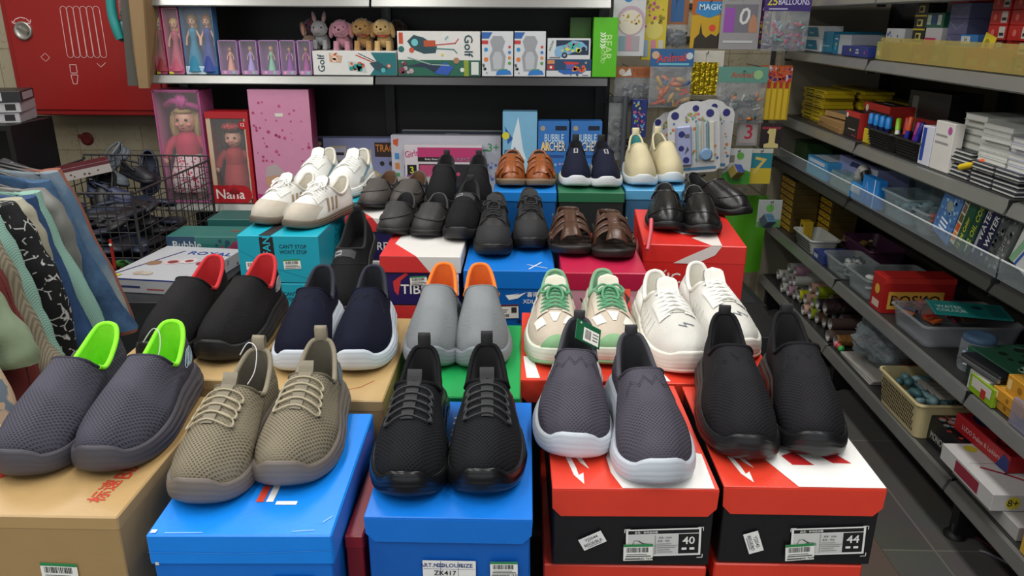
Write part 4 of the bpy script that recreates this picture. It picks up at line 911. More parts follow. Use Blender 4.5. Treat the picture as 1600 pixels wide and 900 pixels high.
# ------------------------------------------------------------------ back row
for i, (p, lb) in enumerate((((-.048, 2.235, .93, -1), 'left tan leather strapped shoe at the back'), ((.046, 2.235, .93, 1), 'right tan leather strapped shoe at the back'))):
    fisherman(lb, 'tan leather strapped shoes', p, i == 0, '#8a4a22', '#7c6850', closed=True, L=.27, W=.092, bands=4, name='leather_shoe')
def tabshoe(label, group, pos, mirror, col, solec, linc, badge=None, tab_=None, L=.27, W=.104, hz=.095, yf=.50):
    tx, ty, z, yaw = pos; root = place('slip_on_shoe', label, group, tx, ty, z, yaw, L)
    s = Shoe(L=L, W=W, hz=hz, yf=yf, zt0=.024, zt1=.034, mirror=mirror, bump=.007, rimw=.027, toeh=.55); um = knit(col, 420, .15)
    s.upper(root, um); s.sole(root, M(solec, .45, 'plastic')); s.lining(root, M(linc, .85, 'cloth'), um)
    if tab_: s.heel_tab(root, M(tab_, .8, 'cloth'), h=.020, wd=.011)
    if badge:
        mb = MB(); s.patch(mb, M(badge, .4), [(-.006, -.038), (.006, -.038), (.006, -.006), (-.006, -.006)], lambda x, y: s.top(x, y, .002), 3, 6)
        s.patch(mb, M(col, .6), [(-.003, -.034), (.003, -.034), (.003, -.010), (-.003, -.010)], lambda x, y: s.top(x, y, .0026), 3, 6); mb.build('tongue_badge', root)
    return root
for i, (p, lb) in enumerate((((.145, 2.235, .93, -3), 'left navy knit shoe with white sole and tongue badge at the back'), ((.244, 2.225, .93, 1), 'right navy knit shoe with white sole and tongue badge at the back'))):
    tabshoe(lb, 'navy knit shoes at the back', p, i == 0, '#1d2033', '#d6d9dc', '#0b0c12', W=.096, badge='#a7a9ac', tab_='#0c0d14')
for i, (p, lb) in enumerate((((.345, 2.26, .93, -2), 'left cream slip-on shoe at the back'), ((.450, 2.30, .93, 4), 'right cream slip-on shoe at the back'))):
    tabshoe(lb, 'cream slip-ons', p, i == 0, '#cfc4a0', '#cdd3d6', '#3f8c8a' if i == 0 else '#8f8a70', tab_='#cfc4a0', hz=.11, yf=.42, L=.28, W=.098)
# ------------------------------------------------------------------ toys on the centre gondola (upper shelf)
YF = 3.445
def span(x0, x1, y, Y, zb, ytop):
    """world box of a package whose front face spans these places: returns x centre, width, height"""
    a = aty(x0, y, Y); b = aty(x1, y, Y); tp = aty((x0+x1)/2, ytop, Y); return ((a.x+b.x)/2, b.x-a.x, tp.z-zb)
ZU = 1.128+.0395
def bk(name, label, cat, x0, x1, ytop, col, Y=YF+.012, d=.08, zb=ZU, yb=130, rz=0.0, shrink=.002, **k):
    xc, w_, h_ = span(x0, x1, yb, Y, zb, ytop); return pkg(name, label, cat, (xc, Y+d/2, zb), (w_-shrink, d, h_), rz, col, **k)
SK = '#d9a98c'
def doll(mb, c, h, dress, hair, skin=SK, arms=True, wide=1.0, legs=None):
    """small doll figure standing at c, height h, facing the shop"""
    x, y, z = c; sk = M(skin, .4, 'plastic'); dm = M(dress, .6, 'cloth'); hm = M(hair, .5, 'cloth')
    mb.lathe([(.17*h*wide, 0), (.155*h*wide, .03*h), (.12*h*wide, .25*h), (.055*h, .50*h), (.05*h, .56*h), (.075*h, .66*h), (.07*h, .72*h), (.02*h, .76*h)], c, dm, 14)
    mb.lathe([(.022*h, .74*h), (.022*h, .80*h)], c, sk, 8); mb.ell((x, y, z+.87*h), (.075*h, .07*h, .085*h), sk, 12, 8)
    mb.ell((x, y+.02*h, z+.90*h), (.092*h, .085*h, .092*h), hm, 12, 8); mb.ell((x, y+.045*h, z+.78*h), (.085*h, .05*h, .12*h), hm, 12, 8)
    for sg in (-1, 1):
        mb.tube([(x+sg*.06*h, y, z+.71*h), (x+sg*.12*h, y-.01*h, z+.58*h), (x+sg*.13*h, y-.04*h, z+.45*h)], .020*h, sk, 7)
        mb.ell((x+sg*.028*h, y-.066*h, z+.875*h), (.013*h, .008*h, .015*h), M('#2a2226', .3), 8, 5)
    mb.ell((x, y-.072*h, z+.835*h), (.012*h, .006*h, .006*h), M('#b5343c', .4), 8, 4)
def open_box(root, w_, d_, h_, col, back=None, win=True, wm=.004, edge=None, fl=None):
    """box with clear front: thin walls, back, window"""
    m = M(col, .4, 'card'); mb = MB(); t = .0025
    mb.box((0, d_/2-t/2, h_/2), (w_, t, h_), M(back or col, .5, 'card'))
    for sg in (-1, 1): mb.box((sg*(w_/2-t/2), 0, h_/2), (t, d_, h_), m)
    mb.box((0, 0, t/2), (w_, d_, t), m); mb.box((0, 0, h_-t/2), (w_, d_, t), m); y = -d_/2+.0012
    for (cx, cz, ww, hh) in ((0, wm/2, w_, wm if fl is None else fl), (0, h_-wm/2, w_, wm)): mb.box((cx, y, cz if cz > h_/2 else hh/2), (ww, .002, hh), M(edge or col, .4, 'card'))
    for sg in (-1, 1): mb.box((sg*(w_/2-wm/2), y, h_/2), (wm, .002, h_), M(edge or col, .4, 'card'))
    mb.build('carton', root)
    if win:
        mb = MB(); mb.box((0, -d_/2+.0006, h_/2), (w_-.002, .0008, h_-.002), clear('#ffffff', .07, .05)); mb.build('clear_window', root)
def dollbox(label, x0, x1, ytop, col, dress, hair, back, n=1, zb=ZU, Y=YF+.015, d=.055, group=None, txt=None, hs=.86, yb=125, name='doll_box', **k):
    xc, w_, h_ = span(x0, x1, yb, Y, zb, ytop); w_ -= .002; root = thing(name, label, 'doll box', (xc, Y+d/2, zb), 0, group)
    open_box(root, w_, d, h_, col, back, fl=h_*.12 if txt else None, **k)
    for i in range(n):
        mb = MB(); doll(mb, ((i-(n-1)/2)*w_*.45, 0, .012), h_*hs-.012, dress[i], hair[i]); mb.build('doll', root)
    if txt: mb = MB(); pr(mb, (Vector((-w_/2, -d/2-.0003, 0)), Vector((1, 0, 0)), Vector((0, 0, 1)), w_, h_*.12), txt); mb.build('printed_band', root)
    return root
dollbox('tall pink window box with a doll in a dark red gown, leftmost', 247, 264, 10, '#c05078', ['#8f2a2e'], ['#c9a86a'], '#7a2230', txt=[('t', 'Fashion', .5, .5, .6, '#c23a7a', 0, .9), ('r', 0, 0, .35, .3, '#e3d04a')])
dollbox('tall pink window box with a doll in a gold and rose gown', 266, 291, 12, '#c7708f', ['#b5506a'], ['#c7a060'], '#8a4a60', txt=[('t', 'fashion', .5, .5, .6, '#c23a7a', 0, .9), ('r', 0, 0, .3, .3, '#e3d04a')])
dollbox('tall window box with two dolls in blue gowns and the word FASHION', 293, 343, 10, '#4c7ca6', ['#187a9a', '#243c8a'], ['#8a6a3c', '#8a5a32'], '#4b6f96', n=2, txt=[('r', 0, 0, .62, 1, '#c7dbe6'), ('t', 'FASHION', .32, .5, .7, '#7fb0cc', 0, .6), ('r', .66, .0, 1, 1, '#2a5f9c')], hs=.9)
for i, (a, b_, dr, hr, lb) in enumerate(((346, 376, '#d99a86', '#7a5038', 'peach dress'), (379, 406, '#a995d6', '#b09060', 'lilac dress'), (409, 440, '#7fbfa0', '#c9a070', 'mint green dress'), (441, 465, '#8b3aa0', '#6a4028', 'deep purple dress'), (468, 489, '#a03a8a', '#6f4a2e', 'magenta dress'))):
    dollbox('small lilac window box with a doll in a %s' % lb, a, b_, 63, '#b78fbe', [dr], [hr], '#8f6a9c', group='small doll boxes', Y=YF+.012, d=.05, hs=.84, txt=[('c', .25, .5, .35, '#e8a8c0'), ('c', .7, .5, .35, '#8cc8a8')])
# plush toys
def fur(c, sc=38.0):
    k = ('fur', c)
    if k in _M: return _M[k]
    m, nt, b = base_mat('plush_'+c.strip('#'), .9, 0, .2); cc = lin(c); L = nt.links; tc = nd(nt, 'ShaderNodeTexCoord')
    n = nd(nt, 'ShaderNodeTexNoise', i_Scale=90.0, i_Detail=5.0); L.new(tc.outputs['Object'], n.inputs['Vector']); mx = nd(nt, 'ShaderNodeMix', data_type='RGBA')
    mx.inputs[6].default_value = tuple(x*.72 for x in cc)+(1,); mx.inputs[7].default_value = tuple(min(1, x*1.2) for x in cc)+(1,)
    L.new(n.outputs['Fac'], mx.inputs[0]); L.new(mx.outputs[2], b.inputs['Base Color']); b.inputs['Sheen Weight'].default_value = .5
    bp = nd(nt, 'ShaderNodeBump', i_Strength=.9, i_Distance=.006); L.new(n.outputs['Fac'], bp.inputs['Height']); L.new(bp.outputs[0], b.inputs['Normal']); _M[k] = m; return m
def lumpy(mb, c, r, m, seed, amp=.12, R=None, n=22, k=14):
    c = Vector(c); rd = random.Random(seed); ph = [rd.random()*6 for _ in range(6)]; rings = []
    for j in range(k+1):
        t = -PI/2+.02+(PI-.04)*j/k; ring = []
        for i in range(n):
            a = 2*PI*i/n; f = 1+amp*(math.sin(a*5+ph[0]+t*4)*math.sin(t*6+ph[1])+.5*math.sin(a*9+ph[2])*math.cos(t*9+ph[3]))
            p = Vector((r[0]*math.cos(t)*math.cos(a)*f, r[1]*math.cos(t)*math.sin(a)*f, r[2]*math.sin(t)*f)); ring.append(c+(R @ p if R else p))
        rings.append(ring)
    mb.loft(rings, m, cap0=True, cap1=True)
def plush(label, x, ytop, col, ear, kind='dog', Y=3.56, zb=1.168, amp=.05, collar=None, h=None, yb=82, up=0.0, group='plush animals'):
    """plush dog or rabbit standing on all fours facing the shop"""
    p = aty(x, yb, Y); z0 = p.z; hh = aty(x, ytop, Y).z-z0; s_ = hh if kind == 'dog' else hh*.80; root = thing('plush_'+kind, label, 'plush toy', (p.x, Y, z0), 0, group); f = fur(col); mb = MB()
    lumpy(mb, (0, .05*s_/.2, .38*s_), (.24*s_, .36*s_, .24*s_), f, 3, amp)
    for sx in (-1, 1):
        for yy in (-.10, .32): 
            mb.tube([(sx*.17*s_, yy*s_, .34*s_), (sx*.18*s_, (yy-.02)*s_, .15*s_), (sx*.18*s_, (yy-.05)*s_, .06*s_)], .085*s_, f, 10); mb.ell((sx*.18*s_, (yy-.08)*s_, .06*s_), (.09*s_, .12*s_, .06*s_), f, 10, 6)
    lumpy(mb, (0, -.10*s_, .72*s_), (.29*s_, .26*s_, .26*s_), f, 5, amp); lumpy(mb, (0, -.30*s_, .66*s_), (.13*s_, .12*s_, .10*s_), f, 9, amp)
    mb.ell((0, .44*s_, .5*s_), (.05*s_, .08*s_, .12*s_), f, 8, 6); mb.build('body', root)
    for sx in (-1, 1):
        mb = MB()
        if kind == 'dog': lumpy(mb, (sx*.30*s_, -.06*s_, .66*s_), (.08*s_, .11*s_, .22*s_), fur(ear), 7, amp, Matrix.Rotation(sx*-.18, 3, 'Y'))
        else:
            R = Matrix.Rotation(sx*.22, 3, 'Y'); lumpy(mb, (sx*.17*s_, -.02*s_, 1.08*s_), (.075*s_, .04*s_, .22*s_), fur(ear), 7, .02, R); mb.ell((sx*.17*s_, -.052*s_, 1.08*s_), (.045*s_, .02*s_, .17*s_), M('#d9a0a0', .8, 'cloth'), 10, 6, R)
        mb.build('ear', root); mb = MB(); mb.ell((sx*.13*s_, -.335*s_, .76*s_), (.030*s_, .02*s_, .034*s_), M('#120c0a', .12), 10, 6); mb.build('eye', root)
    mb = MB(); mb.ell((0, -.415*s_, .69*s_), (.045*s_, .03*s_, .035*s_), M('#18100e' if kind == 'dog' else '#d88a96', .2), 10, 6); mb.build('nose', root)
    if collar: mb = MB(); mb.tube([(.17*s_*math.cos(t), -.12*s_+.17*s_*math.sin(t), .50*s_) for t in [2*PI*j/16 for j in range(16)]], .02*s_, M(collar, .6), 6, closed=True); mb.build('neckband', root)
    return root
plush('grey plush rabbit with upright ears standing on the golf box', 502, 20, '#9a9c9c', '#9a9c9c', 'rabbit', yb=78)
plush('pink plush poodle beside the grey rabbit', 536, 30, '#c58a9a', '#c07f92', amp=.12)
plush('golden brown curly plush dog', 569, 28, '#b98d52', '#a8773e', amp=.13, collar='#8a2a22')
plush('pale cream plush dog with red collar, rightmost of the plush toys', 600, 29, '#d4b174', '#c39c5c', amp=.05, collar='#b52a22')
plush('pink plush dog peeking out behind the grey rabbit', 491, 28, '#a56a7c', '#9a6072', Y=3.70, yb=74, amp=.1)
plush('brown plush dog standing behind the cream one', 622, 30, '#4a3626', '#4a3626', Y=3.72, yb=74, amp=.08)
r_ = thing('plush_rabbit', 'beige plush rabbit whose ears show behind the small doll boxes', 'plush toy', (-.98, 3.62, ZU)); r_['group'] = 'plush animals'
mb = MB(); lumpy(mb, (0, 0, .06), (.04, .04, .06), fur('#a58a70'), 2, .05); lumpy(mb, (0, -.01, .125), (.038, .035, .035), fur('#a58a70'), 3, .05); mb.build('body', r_)
for sx in (-1, 1): mb = MB(); lumpy(mb, (sx*.028, 0, .185), (.013, .008, .034), fur('#a58a70'), 4, .02, Matrix.Rotation(sx*.2, 3, 'Y')); mb.ell((sx*.028, -.008, .185), (.008, .004, .026), M('#d9a58c', .8, 'cloth'), 8, 5); mb.build('ear', r_)
# golf boxes
TL = '#1d6f74'
bk('golf_set_box', 'low white toy golf box with teal corner and Golf written sideways', 'toy box', 491, 621, 80, '#dcdbd6', d=.22, f=[('t', 'Golf', .10, .50, .30, '#23454e', 90), ('p', [(.20, .93), (.36, .80), (.34, .52), (.20, .55)], '#c8a58a'), ('s', .22, .60, .34, .85, 5, .008, ['#b8502c', '#e8c8b0']), ('p', [(.42, .60), (.62, .50), (.64, .12), (.43, .22)], '#b8c4c0'), ('s', .45, .22, .6, .5, 5, .010, ['#cf5a34', '#2d8a84']),
   ('p', [(.70, .95), (1, .95), (1, .02), (.68, .02), (.78, .5)], TL), ('l', [(.52, .85), (.72, .55)], .004, '#c7402e'), ('l', [(.55, .92), (.74, .6)], .003, '#1f4a50'), ('p', [(.68, .52), (.78, .60), (.90, .30), (.84, .10), (.74, .25)], '#274a52'), ('c', .84, .22, .10, '#4fb0b4'), ('c', .91, .40, .09, '#c7543e'), ('c', .91, .40, .05, '#c8c4b8')], kind='card')
bk('golf_set_box', 'tall white and green toy golf box showing a child swinging a club', 'toy box', 623, 751, 49, '#dcdbd6', d=.20, f=[('r', 0, 0, 1, .36, '#24634e'), ('r', .02, .72, .07, .97, '#c7492e'), ('c', .045, .60, .07, '#2c6a66'), ('p', [(.12, .78), (.20, .92), (.32, .86), (.48, .66), (.46, .52), (.32, .50), (.18, .60)], '#274a52'), ('c', .21, .75, .08, '#6fc0c4'), ('c', .17, .58, .06, '#c7543e'), ('r', .32, .66, .46, .80, '#b8502c'), ('l', [(.46, .70), (.70, .74), (.74, .84)], .004, '#c7402e'), ('l', [(.46, .62), (.68, .60), (.72, .52)], .004, '#2d7a74'), ('t', 'Golf', .86, .68, .20, '#23454e', -90), ('t', 'Play', .60, .86, .06, '#3aa0a8', 60), ('c', .54, .48, .03, '#d8c93a'),
   ('p', [(.10, .22), (.34, .20), (.46, .06), (.62, .04), (.66, .22), (.48, .28), (.30, .30)], '#28324a'), ('p', [(.44, .06), (.60, .02), (.68, .20), (.56, .32)], '#2f56b0'), ('c', .71, .35, .07, '#a87a5c'), ('l', [(.12, .42), (.40, .26), (.62, .24)], .005, '#8fa8a0'), ('r', .80, .0, .86, .36, '#8a9a34'), ('c', .78, .14, .05, '#d8dcd4'), ('r', .89, .03, .98, .32, '#d8dad0'), ('s', .03, .06, .16, .30, 4, .010, ['#b8a0a8', '#7a3a4c'])])
# talking toy boxes, with a plain abstract front
for lb, a, b_ in (('white toy figure box with blue banner, left one beside the golf box', 753, 802), ('white toy figure box with blue banner, right one of the two', 803, 852)):
    bk('toy_figure_box', lb, 'toy box', a, b_, 49, '#d2d4d6', d=.09, f=[('p', [(0, .98), (.34, .98), (.22, .84), (0, .84)], '#2f62a8'), ('r', .0, .72, .20, .80, '#c23a3a'), ('p', [(.30, .12), (.70, .12), (.76, .45), (.66, .60), (.74, .78), (.64, .90), (.36, .90), (.26, .78), (.34, .60), (.24, .45)], '#9a9da2'), ('p', [(.38, .16), (.62, .16), (.66, .42), (.58, .55), (.42, .55), (.34, .42)], '#b8bbc0'), ('c', .13, .60, .045, '#2f8fc8'), ('c', .13, .38, .05, '#df7a34'), ('c', .88, .66, .03, '#c9403c'), ('c', .88, .54, .035, '#3a7fc0'), ('c', .88, .42, .035, '#e08a3a'), ('c', .88, .30, .035, '#5a9a44'), ('s', .04, .06, .18, .26, 6, .004, ['#666a70']), ('p', [(.44, .03), (.95, .05), (.9, .13), (.70, .17), (.48, .11)], '#2a78c4'), ('l', [(.55, .155), (.8, .16)], .003, '#4a9a44')])
zc = ZU
o1 = bk('toy_vehicle_box', 'blue and white toy box with a red toy boat picture, below the car box', 'toy box', 853, 923, 93, '#cfd2d4', d=.10, f=[('r', .0, .36, 1, 1, '#24466a'), ('r', .02, .75, .18, .96, '#d08a5a'), ('r', .02, .4, .18, .70, '#a8342c'), ('c', .1, .55, .08, '#e0d8cc'), ('p', [(.30, .40), (.92, .46), (.80, .20), (.40, .14), (.26, .30)], '#2d62b0'), ('p', [(.38, .88), (.74, .84), (.70, .72), (.44, .70)], '#c83a36'), ('r', .44, .45, .62, .72, '#5c5a9c'), ('s', .6, .35, .85, .6, 9, .006, ['#e0a030', '#d85a3c']), ('c', .88, .82, .07, '#a8987c'), ('t', '6', .55, .13, .12, '#3a3a3a'), ('s', .66, .06, .72, .2, 8, .002, ['#444444']), ('r', .8, .08, .94, .12, '#777777')])
ztop = o1.location.z+max(v.co.z for v in o1.data.vertices)
bk('toy_vehicle_box', 'white toy car box with a clear blue car picture stacked on the boat box', 'toy box', 854, 921, 60, '#d2d4d6', d=.10, zb=ztop+.0005, f=[('r', .20, .22, .96, .92, '#20304a'), ('p', [(.16, .40), (.22, .62), (.42, .70), (.58, .90), (.80, .84), (.92, .62), (.92, .44), (.60, .34), (.34, .10), (.18, .16)], '#7faed0'), ('c', .40, .20, .14, '#1b1f28'), ('c', .40, .20, .07, '#8aa0b4'), ('c', .84, .50, .11, '#1b1f28'), ('s', .34, .4, .74, .74, 7, .007, ['#d8dc4a', '#c84a8c', '#3ac0a0']), ('t', 'RACING', .09, .66, .10, '#3a7a4a', 70), ('r', .05, .06, .30, .12, '#777777')])
bk('tall_green_box', 'tall bright green box with white lettering at the right end of the upper toy shelf', 'box', 925, 963, 27, '#55b512', d=.14, f=[('t', 'BEAR', .62, .50, .13, '#b4e08a', -90), ('t', '»»»', .40, .62, .09, '#e8f4dc', -90), ('t', 'GOOD', .42, .38, .07, '#b4e08a', -90)], rough=.35, rz=-.04)
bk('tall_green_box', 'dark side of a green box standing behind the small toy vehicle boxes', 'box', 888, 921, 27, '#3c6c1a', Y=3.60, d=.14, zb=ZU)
# lower shelf: big doll boxes
ZL = .556+.0395; YL = 3.448
def bl(name, label, cat, x0, x1, ytop, col, Y=YL, d=.10, yb=315, **k): return bk(name, label, cat, x0, x1, ytop, col, Y=Y, d=d, zb=ZL, yb=yb, **k)
def bigdoll(root, h, y, dress, dress2, hair, hat, skin='#d8a48c', skirt=.30):
    sk = M(skin, .4, 'plastic'); dm = M(dress, .7, 'cloth'); hm = M(hair, .55, 'cloth')
    mb = MB(); mb.lathe([(skirt*h*.9, .10*h), (skirt*h, .12*h), (skirt*h*.86, .28*h), (.13*h, .46*h)], (0, y, 0), dress2, 20); mb.build('skirt', root)
    mb = MB(); mb.lathe([(.125*h, .44*h), (.13*h, .55*h), (.12*h, .62*h), (.06*h, .67*h)], (0, y, 0), dm, 16)
    for sg in (-1, 1): mb.tube([(sg*.10*h, y, .61*h), (sg*.19*h, y-.03*h, .52*h), (sg*.21*h, y-.09*h, .42*h)], .050*h, dm, 10)
    mb.build('jacket', root); mb = MB()
    for sg in (-1, 1):
        mb.ell((sg*.21*h, y-.10*h, .40*h), (.03*h, .03*h, .04*h), sk, 10, 6); mb.tube([(sg*.06*h, y-.02*h, .14*h), (sg*.065*h, y-.02*h, .02*h)], .036*h, sk, 8)
    mb.ell((0, y-.01*h, .78*h), (.105*h, .10*h, .12*h), sk, 18, 12); mb.ell((0, y-.115*h, .755*h), (.014*h, .014*h, .014*h), sk, 8, 6)
    mb.ell((-.055*h, y-.085*h, .745*h), (.026*h, .018*h, .02*h), M('#d98a80', .5), 8, 6); mb.ell((.055*h, y-.085*h, .745*h), (.026*h, .018*h, .02*h), M('#d98a80', .5), 8, 6)
    mb.ell((0, y-.106*h, .718*h), (.018*h, .01*h, .008*h), M('#b03a44', .4), 8, 5)
    for sg in (-1, 1): mb.ell((sg*.04*h, y-.100*h, .79*h), (.017*h, .010*h, .015*h), M('#3a2c28', .2), 8, 6)
    mb.build('body', root); mb = MB(); lumpy(mb, (0, y+.03*h, .82*h), (.125*h, .10*h, .115*h), hm, 4, .06); lumpy(mb, (0, y-.06*h, .872*h), (.085*h, .05*h, .035*h), hm, 6, .08)
    for sg in (-1, 1): lumpy(mb, (sg*.115*h, y+.01*h, .72*h), (.045*h, .06*h, .14*h), hm, 8+sg, .15)
    mb.build('hair', root); return root
def printedcloth(c1, c2, sc=60.0):
    return pattern(c1, c2, sc, 'spots', thr=.38)
xc, w_, h_ = span(262, 332, 318, YL, ZL, 141)
r_ = thing('doll_box', 'large pink window box with a blonde doll in a red and white flowered outfit', 'doll box', (xc, YL+.075, ZL))
open_box(r_, w_, .15, h_, '#c26a9c', '#b5508a', wm=.010); bigdoll(r_, h_*.93, .0, '#b8284c', printedcloth('#c93a5c', '#dcc9cc', 75), '#b59a62', None, skirt=.22)
mb = MB(); mb.tube(crom([(-.075, -.02, h_*.86), (-.03, -.045, h_*.90), (.02, -.045, h_*.88), (.075, -.02, h_*.84)], 5), .014, M('#b52a86', .6, 'cloth'), 8); lumpy(mb, (.01, -.05, h_*.90), (.028, .015, .03), M('#c03a90', .6, 'cloth'), 3, .3); mb.build('hair_ribbon', r_)
xc, w_, h_ = span(335, 400, 318, YL, ZL, 175)
r_ = thing('doll_box', 'red and cream window box holding a doll in a red dress and spotted hat', 'doll box', (xc+.004, YL+.055, ZL))
open_box(r_, w_, .11, h_, '#b02028', '#6a4a40', wm=.022, edge='#cdb89c'); bigdoll(r_, h_*.90, .012, '#9a1a20', M('#a01c24', .6, 'cloth'), '#3a2620', None, skirt=.20)
mb = MB(); lumpy(mb, (0, -.008, h_*.83), (.045, .04, .020), pattern('#e8dcd4', '#a81c26', 120, 'spots', thr=.22), 3, .03); mb.build('hat', r_)
mb = MB(); fr = (Vector((-w_/2, -.0555, 0)), Vector((1, 0, 0)), Vector((0, 0, 1)), w_, h_)
pr(mb, fr, [('r', 0, .93, 1, 1, '#b02028'), ('r', .92, 0, 1, 1, '#b02028'), ('r', .0, .0, .70, .20, '#b41c26'), ('c', .70, .10, .10, '#b41c26'), ('t', 'Nana', .40, .10, .11, '#efe6e0', 0, .7), ('c', .86, .86, .045, '#b41c26'), ('t', '12', .86, .865, .035, '#efe6e0')]); mb.build('printed_front', r_)
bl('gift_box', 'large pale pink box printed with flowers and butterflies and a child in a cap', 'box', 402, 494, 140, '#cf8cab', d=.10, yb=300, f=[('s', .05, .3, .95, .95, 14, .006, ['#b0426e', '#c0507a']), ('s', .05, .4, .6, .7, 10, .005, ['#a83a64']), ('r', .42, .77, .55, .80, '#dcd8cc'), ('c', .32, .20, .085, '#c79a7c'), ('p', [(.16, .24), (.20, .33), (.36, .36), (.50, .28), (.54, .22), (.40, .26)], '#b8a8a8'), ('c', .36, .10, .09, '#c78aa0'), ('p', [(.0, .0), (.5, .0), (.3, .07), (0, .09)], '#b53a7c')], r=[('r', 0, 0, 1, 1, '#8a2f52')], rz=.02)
mb = MB(); q = aty(515, 290, 3.60)
bl('train_track_box', 'lilac toy train box with orange TRACK lettering', 'toy box', 499, 628, 216, '#8b90b8', Y=3.66, d=.07, yb=300, f=[('r', 0, 0, .09, 1, '#2f2f3c'), ('c', .045, .90, .035, '#b89a7c'), ('r', .17, .60, .36, .86, '#c8b46a'), ('r', .18, .62, .35, .84, '#b5b6c8'), ('r', .46, .56, .66, .80, '#c8b46a'), ('r', .47, .58, .65, .78, '#b5b6c8'), ('r', .22, .70, .33, .75, '#2a2a30'), ('r', .49, .66, .62, .71, '#2a2a30'), ('p', [(.46, .26), (.66, .26), (.76, .36), (.66, .46), (.46, .50)], '#c8b46a'), ('p', [(.47, .29), (.64, .29), (.72, .36), (.64, .43), (.47, .46)], '#b5b6c8'), ('r', .49, .34, .6, .38, '#2a2a30'), ('r', .70, .68, 1, .93, '#3a2a26'), ('t', 'TRACK', .85, .83, .13, '#e08a3a', 0, .28), ('c', .78, .56, .04, '#2a2a30'), ('c', .89, .56, .04, '#2a2a30')])
bl('carry_case_box', 'flat pink and white box with a dark carry handle on top', 'toy box', 631, 784, 205, '#cfd0d2', Y=3.70, d=.05, yb=300, f=[('r', 0, .86, 1, 1, '#2c3546'), ('r', .02, .5, .40, .86, '#c77a86'), ('l', [(.4, .90), (.44, .96), (.58, .96), (.62, .90)], .003, '#8a8f96'), ('r', .3, .76, .55, .8, '#a8b04a')])
bl('learning_toy_box', 'wide white toy box with coloured icons and 3+ mark', 'toy box', 614, 783, 212, '#cdccd6', Y=3.60, d=.05, yb=300, f=[('p', [(.02, .93), (.07, .95), (.06, .82), (.02, .86)], '#d8603a'), ('r', .03, .62, .07, .72, '#4a90c8'), ('r', .03, .46, .07, .56, '#d88a4a'), ('r', .03, .30, .07, .40, '#4a9a5c'), ('r', .03, .14, .07, .24, '#c07aa8'), ('t', '3+', .93, .82, .13, '#5aa06a'), ('l', [(.12, .0), (.12, .5), (.16, .7), (.3, .8)], .008, '#7a9ab4'), ('r', .82, .76, .88, .79, '#4a9a5c'), ('c', .84, .5, .07, '#b0a8cc'), ('s', .86, .3, .97, .6, 5, .006, ['#4a7ac8', '#b09ad0'])])
bl('nail_set_box', 'pink and white girls nail set box with black band and number 3', 'toy box', 634, 754, 228, '#d8cfd4', Y=3.52, d=.06, yb=300, f=[('r', .17, .78, 1, .97, '#c03a72'), ('t', 'Girls', .09, .86, .12, '#c03a72', 10, .17), ('r', .17, .72, .60, .80, '#1c1a1e'), ('t', 'Shaky Shake Nails', .385, .76, .045, '#d8d4d0', 0, .4), ('r', .60, .72, .99, .80, '#a0486e'), ('s', .62, .73, .97, .79, 14, .002, ['#d8a0b8', '#6a9ab0']), ('r', .03, .48, .15, .66, '#17161a'), ('t', '3', .09, .57, .12, '#d8d43a'), ('r', .02, .42, .16, .48, '#8a3a8c'), ('r', .02, .34, .16, .40, '#c8b83a'), ('r', .18, .05, .84, .68, '#2c2a30'), ('r', .19, .05, .42, .66, '#b84a72'), ('c', .33, .42, .07, '#c05a80'), ('c', .60, .50, .035, '#b8b040'), ('c', .69, .50, .035, '#c04a6c'), ('r', .48, .5, .52, .68, '#c84a80')])
bl('bubble_toy_box', 'pale blue bubble toy box with white splashes, left of the two darker blue ones', 'toy box', 785, 838, 175, '#7fb8d8', Y=3.47, d=.09, yb=300, f=[('p', [(.1, .3), (.3, .75), (.45, .95), (.6, .6), (.8, .4), (.5, .2)], '#d8e6ee'), ('p', [(.05, .85), (.30, .72), (.15, .66)], '#2a5aa8'), ('c', .09, .75, .04, '#d8d040'), ('r', .05, .55, .3, .60, '#3a6fa8'), ('r', .1, .05, .9, .25, '#4c94c0'), ('r', .35, .2, .8, .5, '#a8d0e4'), ('t', 'A', .35, .60, .06, '#3a6fa8')])
for lb, a, b_ in (('blue toy box with bubbles and yellow and white title, left one of the two', 839, 887), ('blue toy box with bubbles and yellow and white title, right one of the two', 889, 937)):
    bl('bubble_toy_box', lb, 'toy box', a, b_, 190, '#3a78c0', Y=3.47, d=.09, yb=300, f=[('r', .55, .90, .92, .95, '#1c2436'), ('c', .15, .92, .03, '#a89a8a'), ('t', 'BUBBLE', .52, .81, .09, '#c8e0f0', 0, .62), ('t', 'ARCHER', .50, .70, .11, '#16203a', 0, .84), ('t', 'ARCHER', .49, .71, .105, '#e8e4d8', 0, .80), ('t', 'AR', .25, .71, .105, '#e6b83a', 0, .27), ('r', .3, .58, .85, .61, '#2a4f90'), ('s', .1, .1, .9, .52, 10, .006, ['#7ac0e0', '#b08ad0', '#a0d8e8']), ('p', [(.66, .0), (.9, .0), (.84, .4), (.72, .4)], '#c8d4e4'), ('p', [(.1, .0), (.3, .0), (.25, .25)], '#9ac0dc')])
